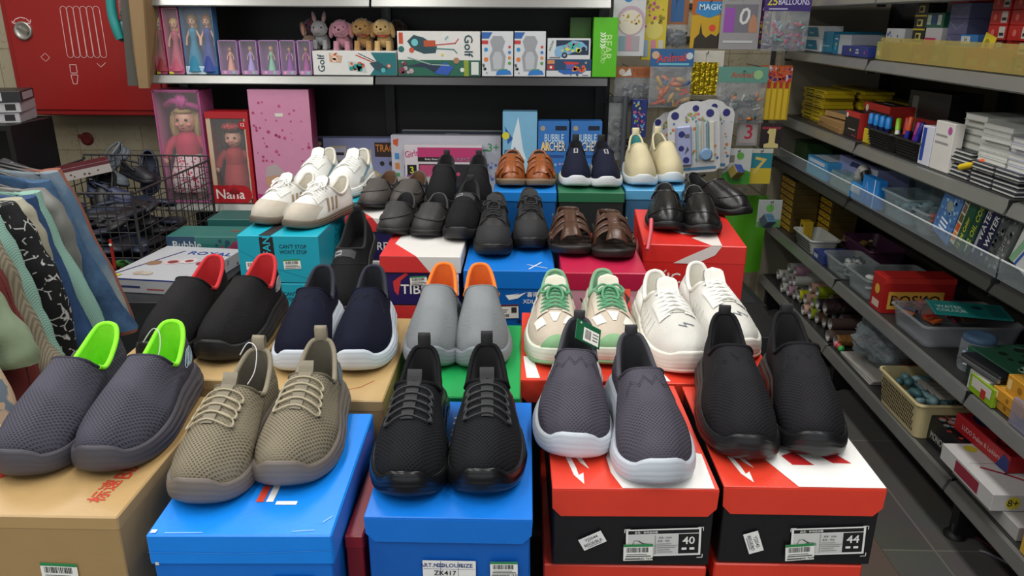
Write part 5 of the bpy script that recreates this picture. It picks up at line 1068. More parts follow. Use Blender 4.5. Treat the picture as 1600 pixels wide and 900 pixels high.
# ------------------------------------------------------------------ stationery on the right gondola
SF = {k: v+.0395 for k, v in ZS.items()}
def R(sh, name, label, cat, x0, x1, yt, col, X=XS+.05, d=.12, yb=None, zb=None, l=None, f=None, t=None, h=None, group=None, top=None, rz=0.0, **k):
    """package whose side towards the aisle spans pixels x0..x1 (far..near); yt is the top at the near end"""
    zb = SF[sh] if zb is None else zb; yb = yb if yb is not None else yt+30
    n = atx(x1, yt, X); a = atx(x0, yt-(x1-x0)*(yt-31)/(x1-824), X); h = h or max(.008, n.z-zb); w_ = max(.02, a.y-n.y)
    return pkg(name, label, cat, (X+d/2, (n.y+a.y)/2, zb+.0004), (w_-.003, d, h), -PI/2+rz, col, f=l, r=None, t=t, group=group, **k) if f is None else pkg(name, label, cat, (X+d/2, (n.y+a.y)/2, zb+.0004), (w_-.003, d, h), -PI/2+rz, col, f=l, r=f, t=t, group=group, **k)
def ZT(o): return o.location.z+max(v.co.z for v in o.data.vertices)
WHT2 = '#c9cacc'
# --- second shelf from the top
o = None
for i in range(2):
    o = R('A', 'wipes_box', 'small white and teal box, one of two stacked at the far end of the shelf', 'box', 1252, 1282, 68, WHT2, d=.09, h=.052, zb=None if o is None else ZT(o), l=[('p', [(.1, .15), (.9, .15), (.78, .9), (.22, .9)], '#17708f'), ('t', 'bic wipe', .5, .45, .25, '#cfe4ea', 0, .55)], group='white and teal boxes')
R('A', 'stationery_box', 'teal box standing behind the white and teal pair', 'box', 1284, 1303, 50, '#1c7698', d=.2, X=XS+.06, l=[('r', .2, .3, .8, .34, '#a8ccd8')])
R('A', 'stationery_box', 'large pale grey and teal open box with a pen picture', 'box', 1304, 1331, 55, '#a9aeb4', d=.16, l=[('r', 0, 0, .34, 1, '#1b6688'), ('c', .18, .5, .07, '#d8d04a'), ('r', .1, .75, .26, .8, '#c8d8e0'), ('r', .12, .2, .22, .4, '#3a98b4')])
R('A', 'display_tray', 'white and navy cardboard display tray of highlighters', 'display box', 1316, 1357, 74, '#25306e', d=.10, X=XS+.02, l=[('c', .35, .6, .14, '#c8c83a'), ('t', 'ADDA', .62, .66, .18, '#c9cdd8', 0, .3), ('t', 'GRIPPER', .62, .38, .18, '#c9cdd8', 0, .4), ('c', .9, .45, .14, '#b83a6a')])
mb = MB(); q = atx(1350, 92, XS+.13)
for i in range(5): mb.box((0, -.05+i*.024, .03+.004*(i % 2)), (.12, .018, .014), M(['#7fa62c', '#c8cc8a', '#1c1c1c', '#8ab02c', '#d88a7a'][i], .35, 'plastic'), rot=Matrix.Rotation(-.35, 3, 'Y'))
o = mb.build('highlighter_pens'); o.location = (XS+.20, q.y, SF['A']); tag(o, 'green and black highlighters piled in the cardboard display tray', 'pens', kind='stuff')
R('A', 'figure_card_box', 'white cube box with small red and blue pictures', 'box', 1386, 1415, 45, '#c8cacc', d=.08, X=XS+.09, l=[('s', .1, .45, .9, .9, 5, .006, ['#b03a3c', '#3a5a9c']), ('c', .85, .12, .12, '#c02c2c'), ('p', [(.25, 0), (.7, 0), (.6, .16), (.3, .16)], '#1f5a9c')])
z_ = None
for i in range(3): o = R('A', 'refill_box', 'small black and yellow refill box stacked three high', 'box', 1424, 1443, 60, '#1b1b18', X=XS+.09, d=.06, h=.042, zb=SF['A']+.055 if z_ is None else z_, l=[('r', 0, 0, 1, .12, '#c8b82c'), ('r', .3, .3, .75, .8, '#cfc86a'), ('r', .35, .4, .6, .7, '#22221e')], group='black and yellow refill boxes'); z_ = ZT(o)
R('A', 'stationery_box', 'plain brown carton under the black and yellow refill boxes', 'box', 1424, 1470, 78, '#8a7a5c', X=XS+.085, d=.08, h=.055)
z_ = SF['A']+.056
o = R('A', 'stationery_box', 'white box with pink end beside the refill boxes', 'box', 1446, 1472, 50, '#c4c2c4', X=XS+.08, d=.09, h=.05, zb=z_, l=[('r', 0, 0, .7, .4, '#c22c6c')])
R('A', 'stationery_box', 'green and blue small box with white figures on top of the white box', 'box', 1447, 1475, 32, '#1b5c46', X=XS+.09, d=.07, h=.045, zb=ZT(o), l=[('r', .08, .2, .3, .85, '#b8ccc0'), ('r', .4, .2, .6, .85, '#3a4f90'), ('r', .68, .2, .9, .85, '#b8ccc0')])
z_ = None
for i in range(4): o = R('A', 'clip_box', 'translucent violet clip box in the stack before the red boxes', 'box', 1478, 1508, 60, clear('#8488b4', .55, .2, 'violet'), X=XS+.09, d=.09, h=.044, zb=SF['A'] if z_ is None else z_, l=[('l', [(.1, .8), (.5, .3), (.9, .8)], .001, '#b4b8d4')], group='violet clip boxes'); z_ = ZT(o)
RB = [('r', .62, .15, .95, .9, '#c9c5bc'), ('r', .66, .3, .9, .5, '#1c1c1c'), ('c', .3, .5, .22, '#d86a5c')]
R('A', 'staple_box', 'red box with white end label lying on the violet clip boxes', 'box', 1482, 1513, 9, '#b5221e', X=XS+.09, d=.08, h=.035, zb=ZT(o), l=RB)
stk = [('1510', 1545, 0), ]
for (a, b_, n0, n1, lb) in ((1512, 1540, 0, 1, 'first column'), (1543, 1572, 0, 5, 'middle column'), (1575, 1612, 0, 6, 'nearest column')):
    z_ = SF['A']
    for i in range(n0, n1):
        o = R('A', 'staple_box', 'red box with black and white end label in the %s of the red stacks' % lb, 'box', a, b_, 50, '#b5221e', X=XS+.07+.012*(i % 2), d=.09, h=.0385, zb=z_, l=RB, group='red boxes, %s' % lb); z_ = ZT(o)
z_ = SF['A']
for i in range(2): o = R('A', 'staple_box', 'blue and white small box, one of two beside the yellow ruler', 'box', 1500, 1528, 60, '#2a74b8', X=XS+.045, d=.04, h=.045, zb=z_, l=[('r', .08, .45, .6, .9, '#c8ccd0'), ('t', 'H', .34, .68, .3, '#1c1c1c'), ('r', .1, .12, .9, .2, '#c8ccd0')], group='blue and white boxes'); z_ = ZT(o)
pkg('stencil_card', 'bright yellow ruler card leaning against the blue boxes', 'ruler', (XS+.032, atx(1535, 70, XS+.03).y, SF['A']), (.055, .003, .095), -PI/2, '#c8b824', f=[('c', .4, .75, .12, '#8a7c1c'), ('l', [(.4, .7), (.7, .1)], .002, '#6a601c')], tilt=-.05, roll=.25)
R('A', 'stationery_box', 'small black and navy boxes with white marks on the far red column', 'box', 1515, 1545, 8, '#15171f', X=XS+.09, d=.08, h=.04, zb=SF['A']+.04, l=[('r', .1, .2, .45, .8, '#9a9ca0'), ('c', .75, .5, .3, '#3a5a9c')])
mb = MB(); a = atx(1368, 100, XS+.008); mb.box((0, (a.y+.94)/2-1.6, .036), (.003, a.y-.94, .072), clear('#c8b870', .38, .25, 'amber')); fo = mb.build('shelf_divider'); fo.location = (XS+.016, 1.6, SF['A']+.001); tag(fo, 'long yellowed clear plastic fence along the front of the shelf', 'shelf divider')
for (a, b_, c, lb) in ((1372, 1390, '#8a8c48', 'olive box behind the yellowed fence'), (1395, 1420, '#b8a020', 'yellow box behind the yellowed fence'), (1430, 1456, '#b05a3c', 'pinkish orange box behind the yellowed fence'), (1458, 1480, '#8c8a58', 'dull green box behind the yellowed fence'), (1486, 1510, '#a89a50', 'khaki box with white label behind the fence'), (1514, 1548, '#c25a24', 'orange box behind the yellowed fence'), (1550, 1578, '#b56a2c', 'amber box behind the yellowed fence')):
    R('A', 'stationery_box', lb, 'box', a, b_, 60, c, X=XS+.022, d=.018, h=.058, l=[('r', .15, .2, .6, .5, '#b8a878')])
# --- third shelf
z_ = None; YL2 = '#c0a81c'
def ystack(n, a, b_, X, label, group, h=.0145, zb=None):
    z = SF['B'] if zb is None else zb
    for i in range(n):
        j = ((i*37) % 7-3)*.0025
        o = R('B', 'yellow_box', label, 'box', a, b_, 170, YL2, X=X+j+.008, d=.13, h=h, zb=z, l=[('r', .15, .35, .5, .65, '#2a2610'), ('r', .6, .3, .9, .6, '#6a5c14')], group=group, rz=((i*53) % 5-2)*.02); z = ZT(o)
    return z
zt_ = ystack(9, 1254, 1286, XS+.07, 'flat yellow box in the near stack at the far end', 'yellow boxes, near stack')
ystack(11, 1262, 1296, XS+.23, 'flat yellow box in the stack standing further back', 'yellow boxes, rear stack')
ystack(9, 1300, 1345, XS+.22, 'flat yellow box in the low rear stack behind the brown packs', 'yellow boxes, low rear stack')
ystack(7, 1352, 1400, XS+.27, 'flat yellow box in the dark corner stack', 'yellow boxes, corner stack')
for i, (a, b_, X, c, zz) in enumerate(((1275, 1318, XS+.03, '#8a6a40', 0), (1280, 1322, XS+.035, '#94734a', .02), (1290, 1326, XS+.06, '#a8875c', .045))):
    R('B', 'paper_pack', ['brown paper pack at the front edge of the shelf', 'brown paper pack lying on the lowest one', 'torn brown pack with blue label, topmost of the brown packs'][i], 'packet', a, b_, 200, c, X=X, d=.09, h=.020, zb=SF['B']+zz, rz=.25*(i-1)*.3, t=[('r', .2, .2, .7, .7, '#7f9cb4')] if i == 2 else None)
PB = [('r', 0, .0, 1, .80, '#1c1816'), ('r', 0, .8, 1, 1, '#b02a24'), ('c', .12, .84, .1, '#d8d0c0'), ('r', .3, .3, .8, .35, '#9a9088'), ('s', .5, .08, .9, .24, 8, .003, ['#a03050'])]
R('B', 'pin_box', 'red and black upright box of pins near the shelf edge', 'box', 1323, 1345, 178, '#a02822', X=XS+.03, d=.10, l=PB, t=[('r', .1, .1, .9, .6, '#1c1816')])
R('B', 'pin_box', 'red and black box of pins lying behind the upright one', 'box', 1352, 1392, 168, '#a02822', X=XS+.10, d=.09, l=PB, t=[('r', .08, .08, .92, .92, '#1c1816'), ('r', .3, .4, .7, .5, '#8a8a84')])
R('B', 'carton', 'black carton with red band and tape leaning at the back of the shelf', 'carton', 1428, 1478, 148, '#23201e', X=XS+.2, d=.12, rz=.15, l=[('r', 0, .3, 1, .5, '#8a2a24'), ('r', .1, .1, .25, .9, '#6a6660')], t=[('r', .4, 0, .6, 1, '#5c5850')])
R('B', 'paper_pack', 'yellow packet in front of the wicker baskets', 'packet', 1352, 1374, 195, '#c8b020', X=XS+.03, d=.08, h=.05)
def basket(name, label, cat, sh, x0, x1, yt, col, X, d, h=None, rows=5, kind='slot', zb=None, yaw=0.0, mat=None, flare=.012, group=None):
    zb = SF[sh] if zb is None else zb; n = atx(x1, yt, X); a = atx(x0, yt-(x1-x0)*(yt-31)/(x1-824), X); h = h or n.z-zb; w_ = a.y-n.y; root = thing(name, label, cat, (X+d/2, (n.y+a.y)/2, zb+.0005), yaw, group)
    m = mat or M(col, .45, 'plastic'); mb = MB(); t = .003
    def ring(z, gx, gy, r=.02):
        pts = []
        for cx, cy, a0 in ((d/2-r, w_/2-r, 0), (-d/2+r, w_/2-r, 90), (-d/2+r, -w_/2+r, 180), (d/2-r, -w_/2+r, 270)):
            for q in range(5):
                an = math.radians(a0+q*22.5); pts.append(Vector((cx+r*math.cos(an)+(gx if cx > 0 else -gx), cy+r*math.sin(an)+(gy if cy > 0 else -gy), z)))
        return pts
    fl = -flare; mb.loft([ring(0, fl, fl), ring(h*.5, fl*.5, fl*.5), ring(h, 0, 0), ring(h, .005, .005), ring(h-.005, .006, .006), ring(h-.006, .001, .001)], m, cap0=True, smooth=False)
    mb.loft([ring(h, -.003, -.003), ring(.004, fl-.003, fl-.003)], m, cap1=True, smooth=False, flip=False); mb.build('shell', root)
    if kind != 'plain':
        mb = MB(); dk = M('#0c0c0c', .8) if kind == 'wicker' else M(str(col) if False else '#3a3020' if col == '#c8b98a' else '#1e1a20', .7)
        n_ = int(w_/.012)
        for i in range(1, n_):
            for j in range(rows):
                zz = h*(.16+.72*j/rows); off = .006 if (j % 2) else 0; f_ = 1-zz/h; xx = -d/2-fl*0-.0006+flare*f_
                if kind == 'wicker': mb.tube([(xx-.0015, -w_/2+flare+.01+i*(w_-.04)/n_+off-.004, zz), (xx-.003, -w_/2+flare+.01+i*(w_-.04)/n_+off, zz+.002), (xx-.0015, -w_/2+flare+.01+i*(w_-.04)/n_+off+.004, zz)], .0022, m, 4)
                else: mb.box((xx, -w_/2+flare+.014+i*(w_-.05)/n_+off, zz), (.0010, .005, h*.5/rows), dk)
        o = mb.build('weave' if kind == 'wicker' else 'slots', root)
    return root
basket('storage_basket', 'dull purple plastic basket full of tangled cables', 'basket', 'B', 1492, 1600, 175, '#6a3050', XS+.14, .22, h=.085, rows=4)
mb = MB(); rd = random.Random(5); q = atx(1560, 180, XS+.24)
for i in range(9): mb.tube(crom([(rd.uniform(-.08, .08), rd.uniform(-.22, .22), rd.uniform(-.01, .045)) for _ in range(6)], 5), .0025, M(['#3c3a40', '#5a5860', '#2a2a2c'][i % 3], .3), 5)
mb.build('wrapped_cables').location = (XS+.26, q.y+.02, SF['B']+.062); tag(bpy.data.objects['wrapped_cables'], 'tangled dark cables in clear film heaped in the purple basket', 'cables', kind='stuff')
basket('wicker_basket', 'black woven basket holding markers with blue caps', 'basket', 'B', 1354, 1394, 207, '#191716', XS+.015, .10, h=.062, kind='wicker', rows=5)
basket('wicker_basket', 'black woven basket holding assorted pens, nearer than the blue markers', 'basket', 'B', 1397, 1440, 212, '#191716', XS+.015, .10, h=.062, kind='wicker', rows=5)
def pen(label, p, rot, body, cap, L=.12, r=.006, group=None, name='marker_pen'):
    root = thing(name, label, 'pen', p, 0, group); root.rotation_euler = rot
    mb = MB(); mb.lathe([(r*.9, 0), (r, .002), (r, L*.65)], (0, 0, 0), M(body, .35, 'plastic'), 12); mb.build('barrel', root)
    mb = MB(); mb.lathe([(r*1.15, L*.62), (r*1.15, L*.97), (r*.8, L)], (0, 0, 0), M(cap, .3, 'plastic'), 12); mb.build('cap', root)
n = atx(1392, 200, XS+.05).y; f_ = atx(1358, 192, XS+.05).y
for i in range(7): pen('marker with bright blue cap standing in the far black basket', (XS+.05+.012*(i % 2), f_+(n-f_)*(i+.7)/7.6, SF['B']+.006), (0, 0, 0), '#141a4c', '#1a78c0', .098, .0095, 'blue capped markers')
n = atx(1438, 205, XS+.05).y; f_ = atx(1400, 192, XS+.05).y
for i, (b_, c, lb) in enumerate((('#d8d8d4', '#8ac020', 'lime'), ('#c8302c', '#b8281c', 'red'), ('#28309c', '#d8501c', 'orange'), ('#8a2a8c', '#b83a8c', 'pink'), ('#3a3ab0', '#2a2a90', 'dark blue'))): pen('pen with %s cap standing in the near black basket' % lb, (XS+.05+.01*(i % 2), f_+(n-f_)*(i+.8)/6, SF['B']+.006), (.12*(i-2), .1, 0), b_, c, .105+.006*(i % 3), .008)
pen('loose yellow and orange marker lying on the packs by the notebooks', (XS+.02, atx(1494, 260, XS+.02).y-.02, SF['B']+.03), (1.2, .3, .2), '#d8b820', '#d8501c', .11, .009)
R('B', 'paper_packet', 'white and blue packet standing beside the near pen basket', 'packet', 1443, 1461, 200, '#c9cad4', X=XS+.02, d=.05, l=[('r', .1, .1, .4, .95, '#1c3f9c')])
R('B', 'paper_packet', 'white printed packet leaning beside the notebooks', 'packet', 1464, 1494, 195, '#cfccc4', X=XS+.02, d=.03, l=[('r', .1, .7, .7, .74, '#8a8a8a'), ('r', .1, .55, .8, .59, '#8a8a8a'), ('c', .8, .85, .08, '#a84a8c')])
def book(sh, x0, x1, X, d, h, zb, cover, pages, label, group, rz=0.0, name='notebook'):
    n = atx(x1, 250, X); a = atx(x0, 250-(x1-x0)*219/(x1-824), X); w_ = a.y-n.y; root = thing(name, label, 'notebook', (X+d/2, (n.y+a.y)/2, zb+.0003), -PI/2+rz, group)
    mb = MB(); cm = M(cover, .4, 'card'); mb.box((0, 0, .0012), (w_, d, .0024), cm); mb.box((0, 0, h-.0012), (w_, d, .0024), cm); mb.box((0, d/2-.001, h/2), (w_, .002, h), cm); mb.build('cover', root)
    mb = MB(); mb.box((0, -.002, h/2), (w_-.006, d-.006, h-.005), M(pages, .8, 'card')); mb.build('pages', root); return zb+h+.0006
def bstack(n, x0, x1, X, hs, covers, label, group, zb=None, pages='#c8c8c0', d=.15):
    z = SF['B'] if zb is None else zb
    for i in range(n): z = book('B', x0, x1, X+.004*((i*5) % 4), d, hs, z, covers[i % len(covers)], pages, label, group, rz=.03*((i*7) % 5-2)/2)
    return z
za = bstack(7, 1487, 1518, XS+.025, .010, ['#26282e', '#33363c'], 'thin dark covered notebook in the far low stack', 'dark thin notebooks, far stack')
bstack(5, 1497, 1530, XS+.06, .019, ['#8f948a', '#a4a89c'], 'thick pale notebook on the far dark stack', 'thick pale notebooks', zb=za, d=.17)
zb_ = bstack(6, 1522, 1556, XS+.02, .0095, ['#1f2126', '#2e3036'], 'thin dark notebook in the middle low stack', 'dark thin notebooks, middle stack')
bstack(7, 1528, 1574, XS+.035, .0135, ['#c0c2bc', '#b0b4ac'], 'white edged notebook on the middle stack', 'white notebooks, middle stack', zb=zb_)
zb_ = bstack(6, 1560, 1600, XS+.02, .0095, ['#1f2126', '#3a3c44'], 'thin dark notebook in the near low stack', 'dark thin notebooks, near stack')
bstack(6, 1578, 1640, XS+.03, .013, ['#b8bac4', '#9fa3a8'], 'pale notebook on the near stack at the frame edge', 'pale notebooks, near stack', zb=zb_)
# --- fourth shelf, behind a clear fence
CL = clear('#dfe8ea', .10, .2)
def fence(sh, y0, y1, h, label, X=XS+.004):
    mb = MB(); mb.box((0, 0, h/2), (.002, y1-y0, h), CL); mb.box((0, 0, h), (.004, y1-y0, .003), clear('#ffffff', .5, .1)); o = mb.build('shelf_divider'); o.location = (X, (y0+y1)/2, SF[sh]+.001); tag(o, label, 'shelf divider')
for a, b_, lb in ((3.72, 2.84, 'clear plastic fence on the far bay of the fourth shelf'), (2.82, 1.89, 'clear plastic fence on the middle bay of the fourth shelf'), (1.88, .95, 'clear plastic fence on the near bay, before the paint boxes')): fence('C', b_, a, .050, lb)
BW = '#b9c4d0'
R('C', 'stationery_box', 'dark green packet at the far end of the fourth shelf', 'packet', 1243, 1262, 225, '#3a5c34', X=XS+.10, d=.12)
R('C', 'stationery_box', 'navy box with white labels at the far end of the fourth shelf', 'box', 1264, 1300, 248, '#24386c', X=XS+.18, d=.1, t=[('r', .2, .2, .5, .6, BW)])
R('C', 'stationery_box', 'light blue and white long box behind the fence', 'box', 1262, 1292, 262, '#3f94c8', X=XS+.02, d=.14, h=.075, l=[('r', .0, .0, 1, .55, '#4aa4c4'), ('r', .1, .7, .9, .9, BW)], t=[('r', .1, .1, .9, .9, '#b9c8d0')])
R('C', 'stationery_box', 'violet and white curved glove box', 'box', 1312, 1372, 272, '#8a90bc', X=XS+.08, d=.12, h=.105, l=[('p', [(0, 0), (.3, .3), (.6, .9), (1, 1), (1, .6), (.5, .4), (.3, .05)], '#c0c2cc'), ('p', [(.3, .75), (.8, .85), (.8, .98), (.35, .95)], '#242c60')], t=[('p', [(.1, .2), (.7, .2), (.8, .7), (.2, .6)], '#232b62'), ('t', 'gloves', .5, .4, .2, '#9aa0c8')])
R('C', 'stationery_box', 'clear box of paper clips beside the violet box', 'box', 1298, 1330, 290, clear('#a8c8c4', .4, .15, 'aqua'), X=XS+.02, d=.06, h=.06)
R('C', 'stationery_box', 'bright blue box with white lines standing behind the fence', 'box', 1346, 1371, 308, '#1d78c4', X=XS+.012, d=.03, h=.10, l=[('l', [(.1, .1), (.3, .8), (.5, .2)], .0015, '#c4d4e4'), ('r', .75, .0, .8, 1, '#c4d4e4')])
R('C', 'stationery_box', 'small blue and white carton next to the bright blue box', 'box', 1326, 1344, 310, '#2c84c4', X=XS+.012, d=.05, h=.055, l=[('r', .1, .4, .9, .9, BW)])
R('C', 'stationery_box', 'white and blue printed carton at the back of the fourth shelf', 'box', 1362, 1410, 296, '#b9c4cc', X=XS+.215, d=.12, h=.12, l=[('r', .45, .1, .9, .7, '#1d6cb4'), ('r', .05, .4, .3, .8, '#8aa45c')])
R('C', 'stationery_box', 'blue folded bag at the back of the fourth shelf', 'packet', 1408, 1440, 300, '#175a94', X=XS+.345, d=.04, h=.11)
R('C', 'stationery_box', 'white blank packet behind the clear trays', 'packet', 1444, 1468, 302, '#a8aab4', X=XS+.39, d=.03, h=.14)
mb = MB(); q = atx(1337, 300, XS+.06); mb.tube(crom([(0, .0, .0), (.0, -.01, .05), (0, -.03, .085), (0, -.06, .075)], 5), .017, M('#b8b4b0', .35), 10); mb.tube([(0, -.055, .076), (0, -.075, .055)], .018, M('#17171a', .35), 10); o = mb.build('tape_gun'); o.location = (XS+.06, q.y, SF['C']+.012); tag(o, 'white and black rounded dispenser standing on the fourth shelf', 'dispenser')
basket('clear_tray', 'large clear plastic tray behind the bright blue box', 'tray', 'C', 1376, 1418, 330, 'x', XS+.012, .18, h=.085, kind='plain', mat=clear('#cfe0e4', .16, .1))
basket('clear_tray', 'near clear plastic tray holding coloured erasers', 'tray', 'C', 1416, 1450, 345, 'x', XS+.20, .14, h=.085, kind='plain', mat=clear('#cfe0e4', .16, .1))
basket('clear_tray', 'clear plastic tray with red, green and orange bits next to the paint boxes', 'tray', 'C', 1422, 1447, 356, 'x', XS+.012, .16, h=.07, kind='plain', mat=clear('#d0d8da', .16, .1))
def pile(name, label, cat, p, ext, n, cols, r=.012, seed=1, kinds=('e',)):
    mb = MB(); rd = random.Random(seed)
    for i in range(n):
        c = (rd.uniform(-ext[0], ext[0]), rd.uniform(-ext[1], ext[1]), rd.uniform(r*.6, ext[2])); m = M(rd.choice(cols), .4, 'plastic'); k = rd.choice(kinds); Rr = Matrix.Rotation(rd.uniform(0, 3), 3, 'Z') @ Matrix.Rotation(rd.uniform(-.8, .8), 3, 'X')
        if k == 'e': mb.ell(c, (r*rd.uniform(.8, 1.6), r*.8, r*.7), m, 8, 5, Rr)
        else: mb.box(c, (r*rd.uniform(2, 4), r*rd.uniform(1, 2), r*.5), m, rot=Rr)
    o = mb.build(name); o.location = p; return tag(o, label, cat, kind='stuff')
q = atx(1397, 330, XS+.012); pile('clear_bags', 'crumpled pale plastic pouches in the large clear tray', 'pouches', (XS+.10, q.y, SF['C']+.004), (.05, .07, .055), 26, ['#8fb0b4', '#a8c0c4', '#6a9098'], .014, 2, ('e', 'b'))
q = atx(1435, 365, XS+.012); pile('erasers', 'red, green and orange erasers in the clear tray by the paint boxes', 'erasers', (XS+.09, q.y, SF['C']+.004), (.05, .025, .05), 20, ['#b04838', '#2c8a58', '#d06030', '#b8a8a0', '#24303c'], .012, 3, ('e', 'b'))
# leaning paint boxes
def lean(label, px0, px1, yt, col, specs, w_=.05, lift=.0, lean_=.34, h=.235, name='paint_box', X=XS+.012, dd=.03, **k):
    q = atx(px1, yt, X); o = pkg(name, label, 'paint box', (X+dd/2+.002, q.y+w_/2, SF['C']+.004), (w_, dd, h), -PI/2, col, f=specs, **k); o.rotation_euler = (0, lean_, -PI/2) ; o.rotation_mode = 'XYZ'; return o
for i, (yy, w_, col, lb, sp) in enumerate((
    (2.205, .100, '#4a74a8', 'pale blue watery paint box leaning in the row', [('s', .05, .05, .95, .95, 24, .005, ['#8fb0d0', '#3a5f98']), ('c', .5, .62, .10, '#8a9488'), ('t', 'Water', .5, .92, .05, '#22346c', 0, .8), ('r', .3, .16, .7, .2, '#d0dce8'), ('r', .3, .24, .7, .28, '#d0dce8'), ('r', .3, .32, .7, .36, '#d0dce8')]),
    (2.115, .060, '#1f4a30', 'dark green OIL COLOR box with small pictures along its edge', [('r', .0, .02, .38, .98, '#c8c0a8'), ('r', .04, .8, .34, .93, '#3c5048'), ('r', .04, .62, .34, .77, '#6a5a4c'), ('r', .04, .44, .34, .59, '#5c5430'), ('r', .04, .26, .34, .41, '#b8501c'), ('r', .04, .08, .34, .23, '#c87a30'), ('t', '12 Oil Color', .72, .35, .085, '#c8c030', 90)]),
    (2.065, .034, '#1a3f2c', 'dark green box reading 12 OIL COLOR', [('t', '12 OIL COLOR', .5, .66, .11, '#a8b02c', 90), ('c', .5, .16, .02, '#c8c8c0'), ('l', [(.5, .06), (.5, .14)], .003, '#c8c8c0')]),
    (2.026, .034, '#171c3c', 'navy box reading WATER COLOR, far one of two', [('t', 'WATER C', .52, .72, .12, '#c4c4c0', 90), ('r', .2, .1, .5, .5, '#8a8c90')]),
    (1.990, .034, '#161a38', 'navy box reading WATER COLOR, near one of two', [('t', 'WATER C', .52, .66, .12, '#c4c4c0', 90), ('c', .5, .15, .03, '#b0b0b0')]),
    (1.954, .034, '#3f4442', 'grey green patterned box beside the navy boxes', [('s', .1, .05, .9, .95, 16, .005, ['#6c7470', '#262a2a'])]),
    (1.918, .034, '#585c5a', 'dark grey patterned box nearest to the white pastel box', [('s', .1, .05, .9, .95, 16, .004, ['#3a3e40', '#8a8c88'])]))):
    o = pkg('paint_box', lb, 'paint box', (XS+.05, yy, SF['C']+.006+w_*.16), (w_, .07, .165), -PI/2, col, f=sp); o.rotation_euler = (0, .30, -PI/2); o.rotation_mode = 'XYZ'
o = pkg('pastel_box', 'white pastel box with blue and green stripes and slanted red lettering', 'paint box', (XS+.045, 1.815, SF['C']+.03), (.15, .04, .145), -PI/2, '#c9cbc8', f=[('p', [(.0, .0), (.12, .0), (.42, 1), (.28, 1)], '#7fae84'), ('p', [(.16, .0), (.21, .0), (.5, 1), (.45, 1)], '#2c56a8'), ('c', .30, .66, .10, '#d8d8d4'), ('p', [(.26, .62), (.3, .74), (.36, .70), (.33, .62)], '#1a1a1a'), ('r', .25, .38, .38, .5, '#c8b82c'), ('t', 'Horse', .62, .55, .17, '#c02c2c', 35), ('p', [(.5, .0), (1, .0), (1, .35), (.8, .25)], '#2f6a34'), ('t', 'OIL PASTEL', .66, .22, .07, '#27408a', 35)]); o.rotation_euler = (0, .34, -PI/2)
# --- fifth shelf
SB = [('r', .06, .15, .94, .85, '#b8901c'), ('l', [(.15, .3), (.3, .7), (.45, .3), (.6, .7), (.75, .4), (.85, .6)], .003, '#2a2210')]
for ci, (a, b_, X, n_) in enumerate(((1218, 1240, XS+.04, 8), (1249, 1272, XS+.165, 8), (1276, 1302, XS+.165, 7))):
    z_ = SF['D']
    for i in range(n_):
        o = R('D', 'pencil_box', ['small yellow and black pencil box in the farthest stack', 'small yellow and black pencil box in the middle stack', 'small yellow and black pencil box in the nearest stack'][ci], 'pencil box', a, b_, 320, '#4a3c18', X=X, d=.115, h=.030, zb=z_, l=SB, group=['pencil boxes, farthest stack', 'pencil boxes, middle stack', 'pencil boxes, nearest stack'][ci]); z_ = ZT(o)
basket('storage_basket', 'white woven plastic basket at the far end of the fifth shelf', 'basket', 'D', 1243, 1272, 357, '#a8aaa4', XS+.01, .12, h=.065, rows=4)
o = R('D', 'pencil_box', 'single yellow and black box standing in the white basket', 'pencil box', 1252, 1259, 340, '#b8981c', X=XS+.05, d=.04, h=.085, zb=SF['D']+.006, l=[('r', .2, .2, .8, .45, '#2a2210'), ('c', .5, .7, .12, '#2a2210')])
q = atx(1290, 365, XS+.18); pile('brown_packets', 'brown and gold packets heaped beside the pencil boxes', 'packets', (XS+.23, 3.225, SF['D']+.002), (.06, .03, .05), 22, ['#6a5028', '#8a6c34', '#5a4626', '#a89a80'], .018, 6, ('b', 'b', 'e'))
R('D', 'display_tray', 'navy blue display tray between the baskets', 'tray', 1274, 1290, 380, '#26326c', X=XS+.012, d=.13, h=.04, l=[('r', .1, .3, .5, .7, '#9aa0b8')])
basket('storage_basket', 'dark purple plastic basket with a white price tag', 'basket', 'D', 1322, 1366, 362, '#3c1c34', XS+.16, .15, h=.085, rows=3, kind='plain')
for lb, x_, b_, yt, hh, X in (('far clear tray of white packets on the fifth shelf', 1292, 1321, 388, .065, XS+.012), ('near clear tray of white packets beside the red box', 1326, 1361, 415, .075, XS+.012)):
    basket('clear_tray', lb, 'tray', 'D', x_, b_, yt, 'x', X, .14 if x_ < 1300 else .26, h=hh, kind='plain', mat=clear('#c8d0d0', .2, .12))
pile('white_packets', 'white and grey sachets in the far clear tray', 'packets', (XS+.08, 2.89, SF['D']+.006), (.035, .06, .05), 24, ['#9aa09c', '#b0b4b0', '#6c7478'], .015, 8, ('b', 'e'))
pile('white_packets', 'white and green sachets in the tray beside the red box', 'packets', (XS+.14, 2.66, SF['D']+.006), (.08, .05, .06), 28, ['#b4b8b8', '#8c9698', '#2c6a54', '#c4c4c0'], .016, 9, ('b', 'e'))
R('D', 'game_box', 'red box with black lettering on an amber panel on the fifth shelf', 'box', 1366, 1384, 436, '#a01c1a', X=XS+.012, d=.24, h=.125, f=[('r', .08, .12, .86, .62, '#c89a3c'), ('t', 'BOSKO', .47, .37, .30, '#1a120c', 0, .7), ('r', 0, .85, 1, 1, '#b82a20')], l=[('c', .5, .6, .14, '#c8a03c'), ('r', .2, .1, .8, .3, '#c8b0a0')], t=[('r', .05, .05, .95, .95, '#ae2420')])
basket('clear_tray', 'large clear tray with a teal packet lying in it', 'tray', 'D', 1398, 1452, 486, 'x', XS+.012, .30, h=.070, kind='plain', mat=clear('#c8ccd0', .2, .1))
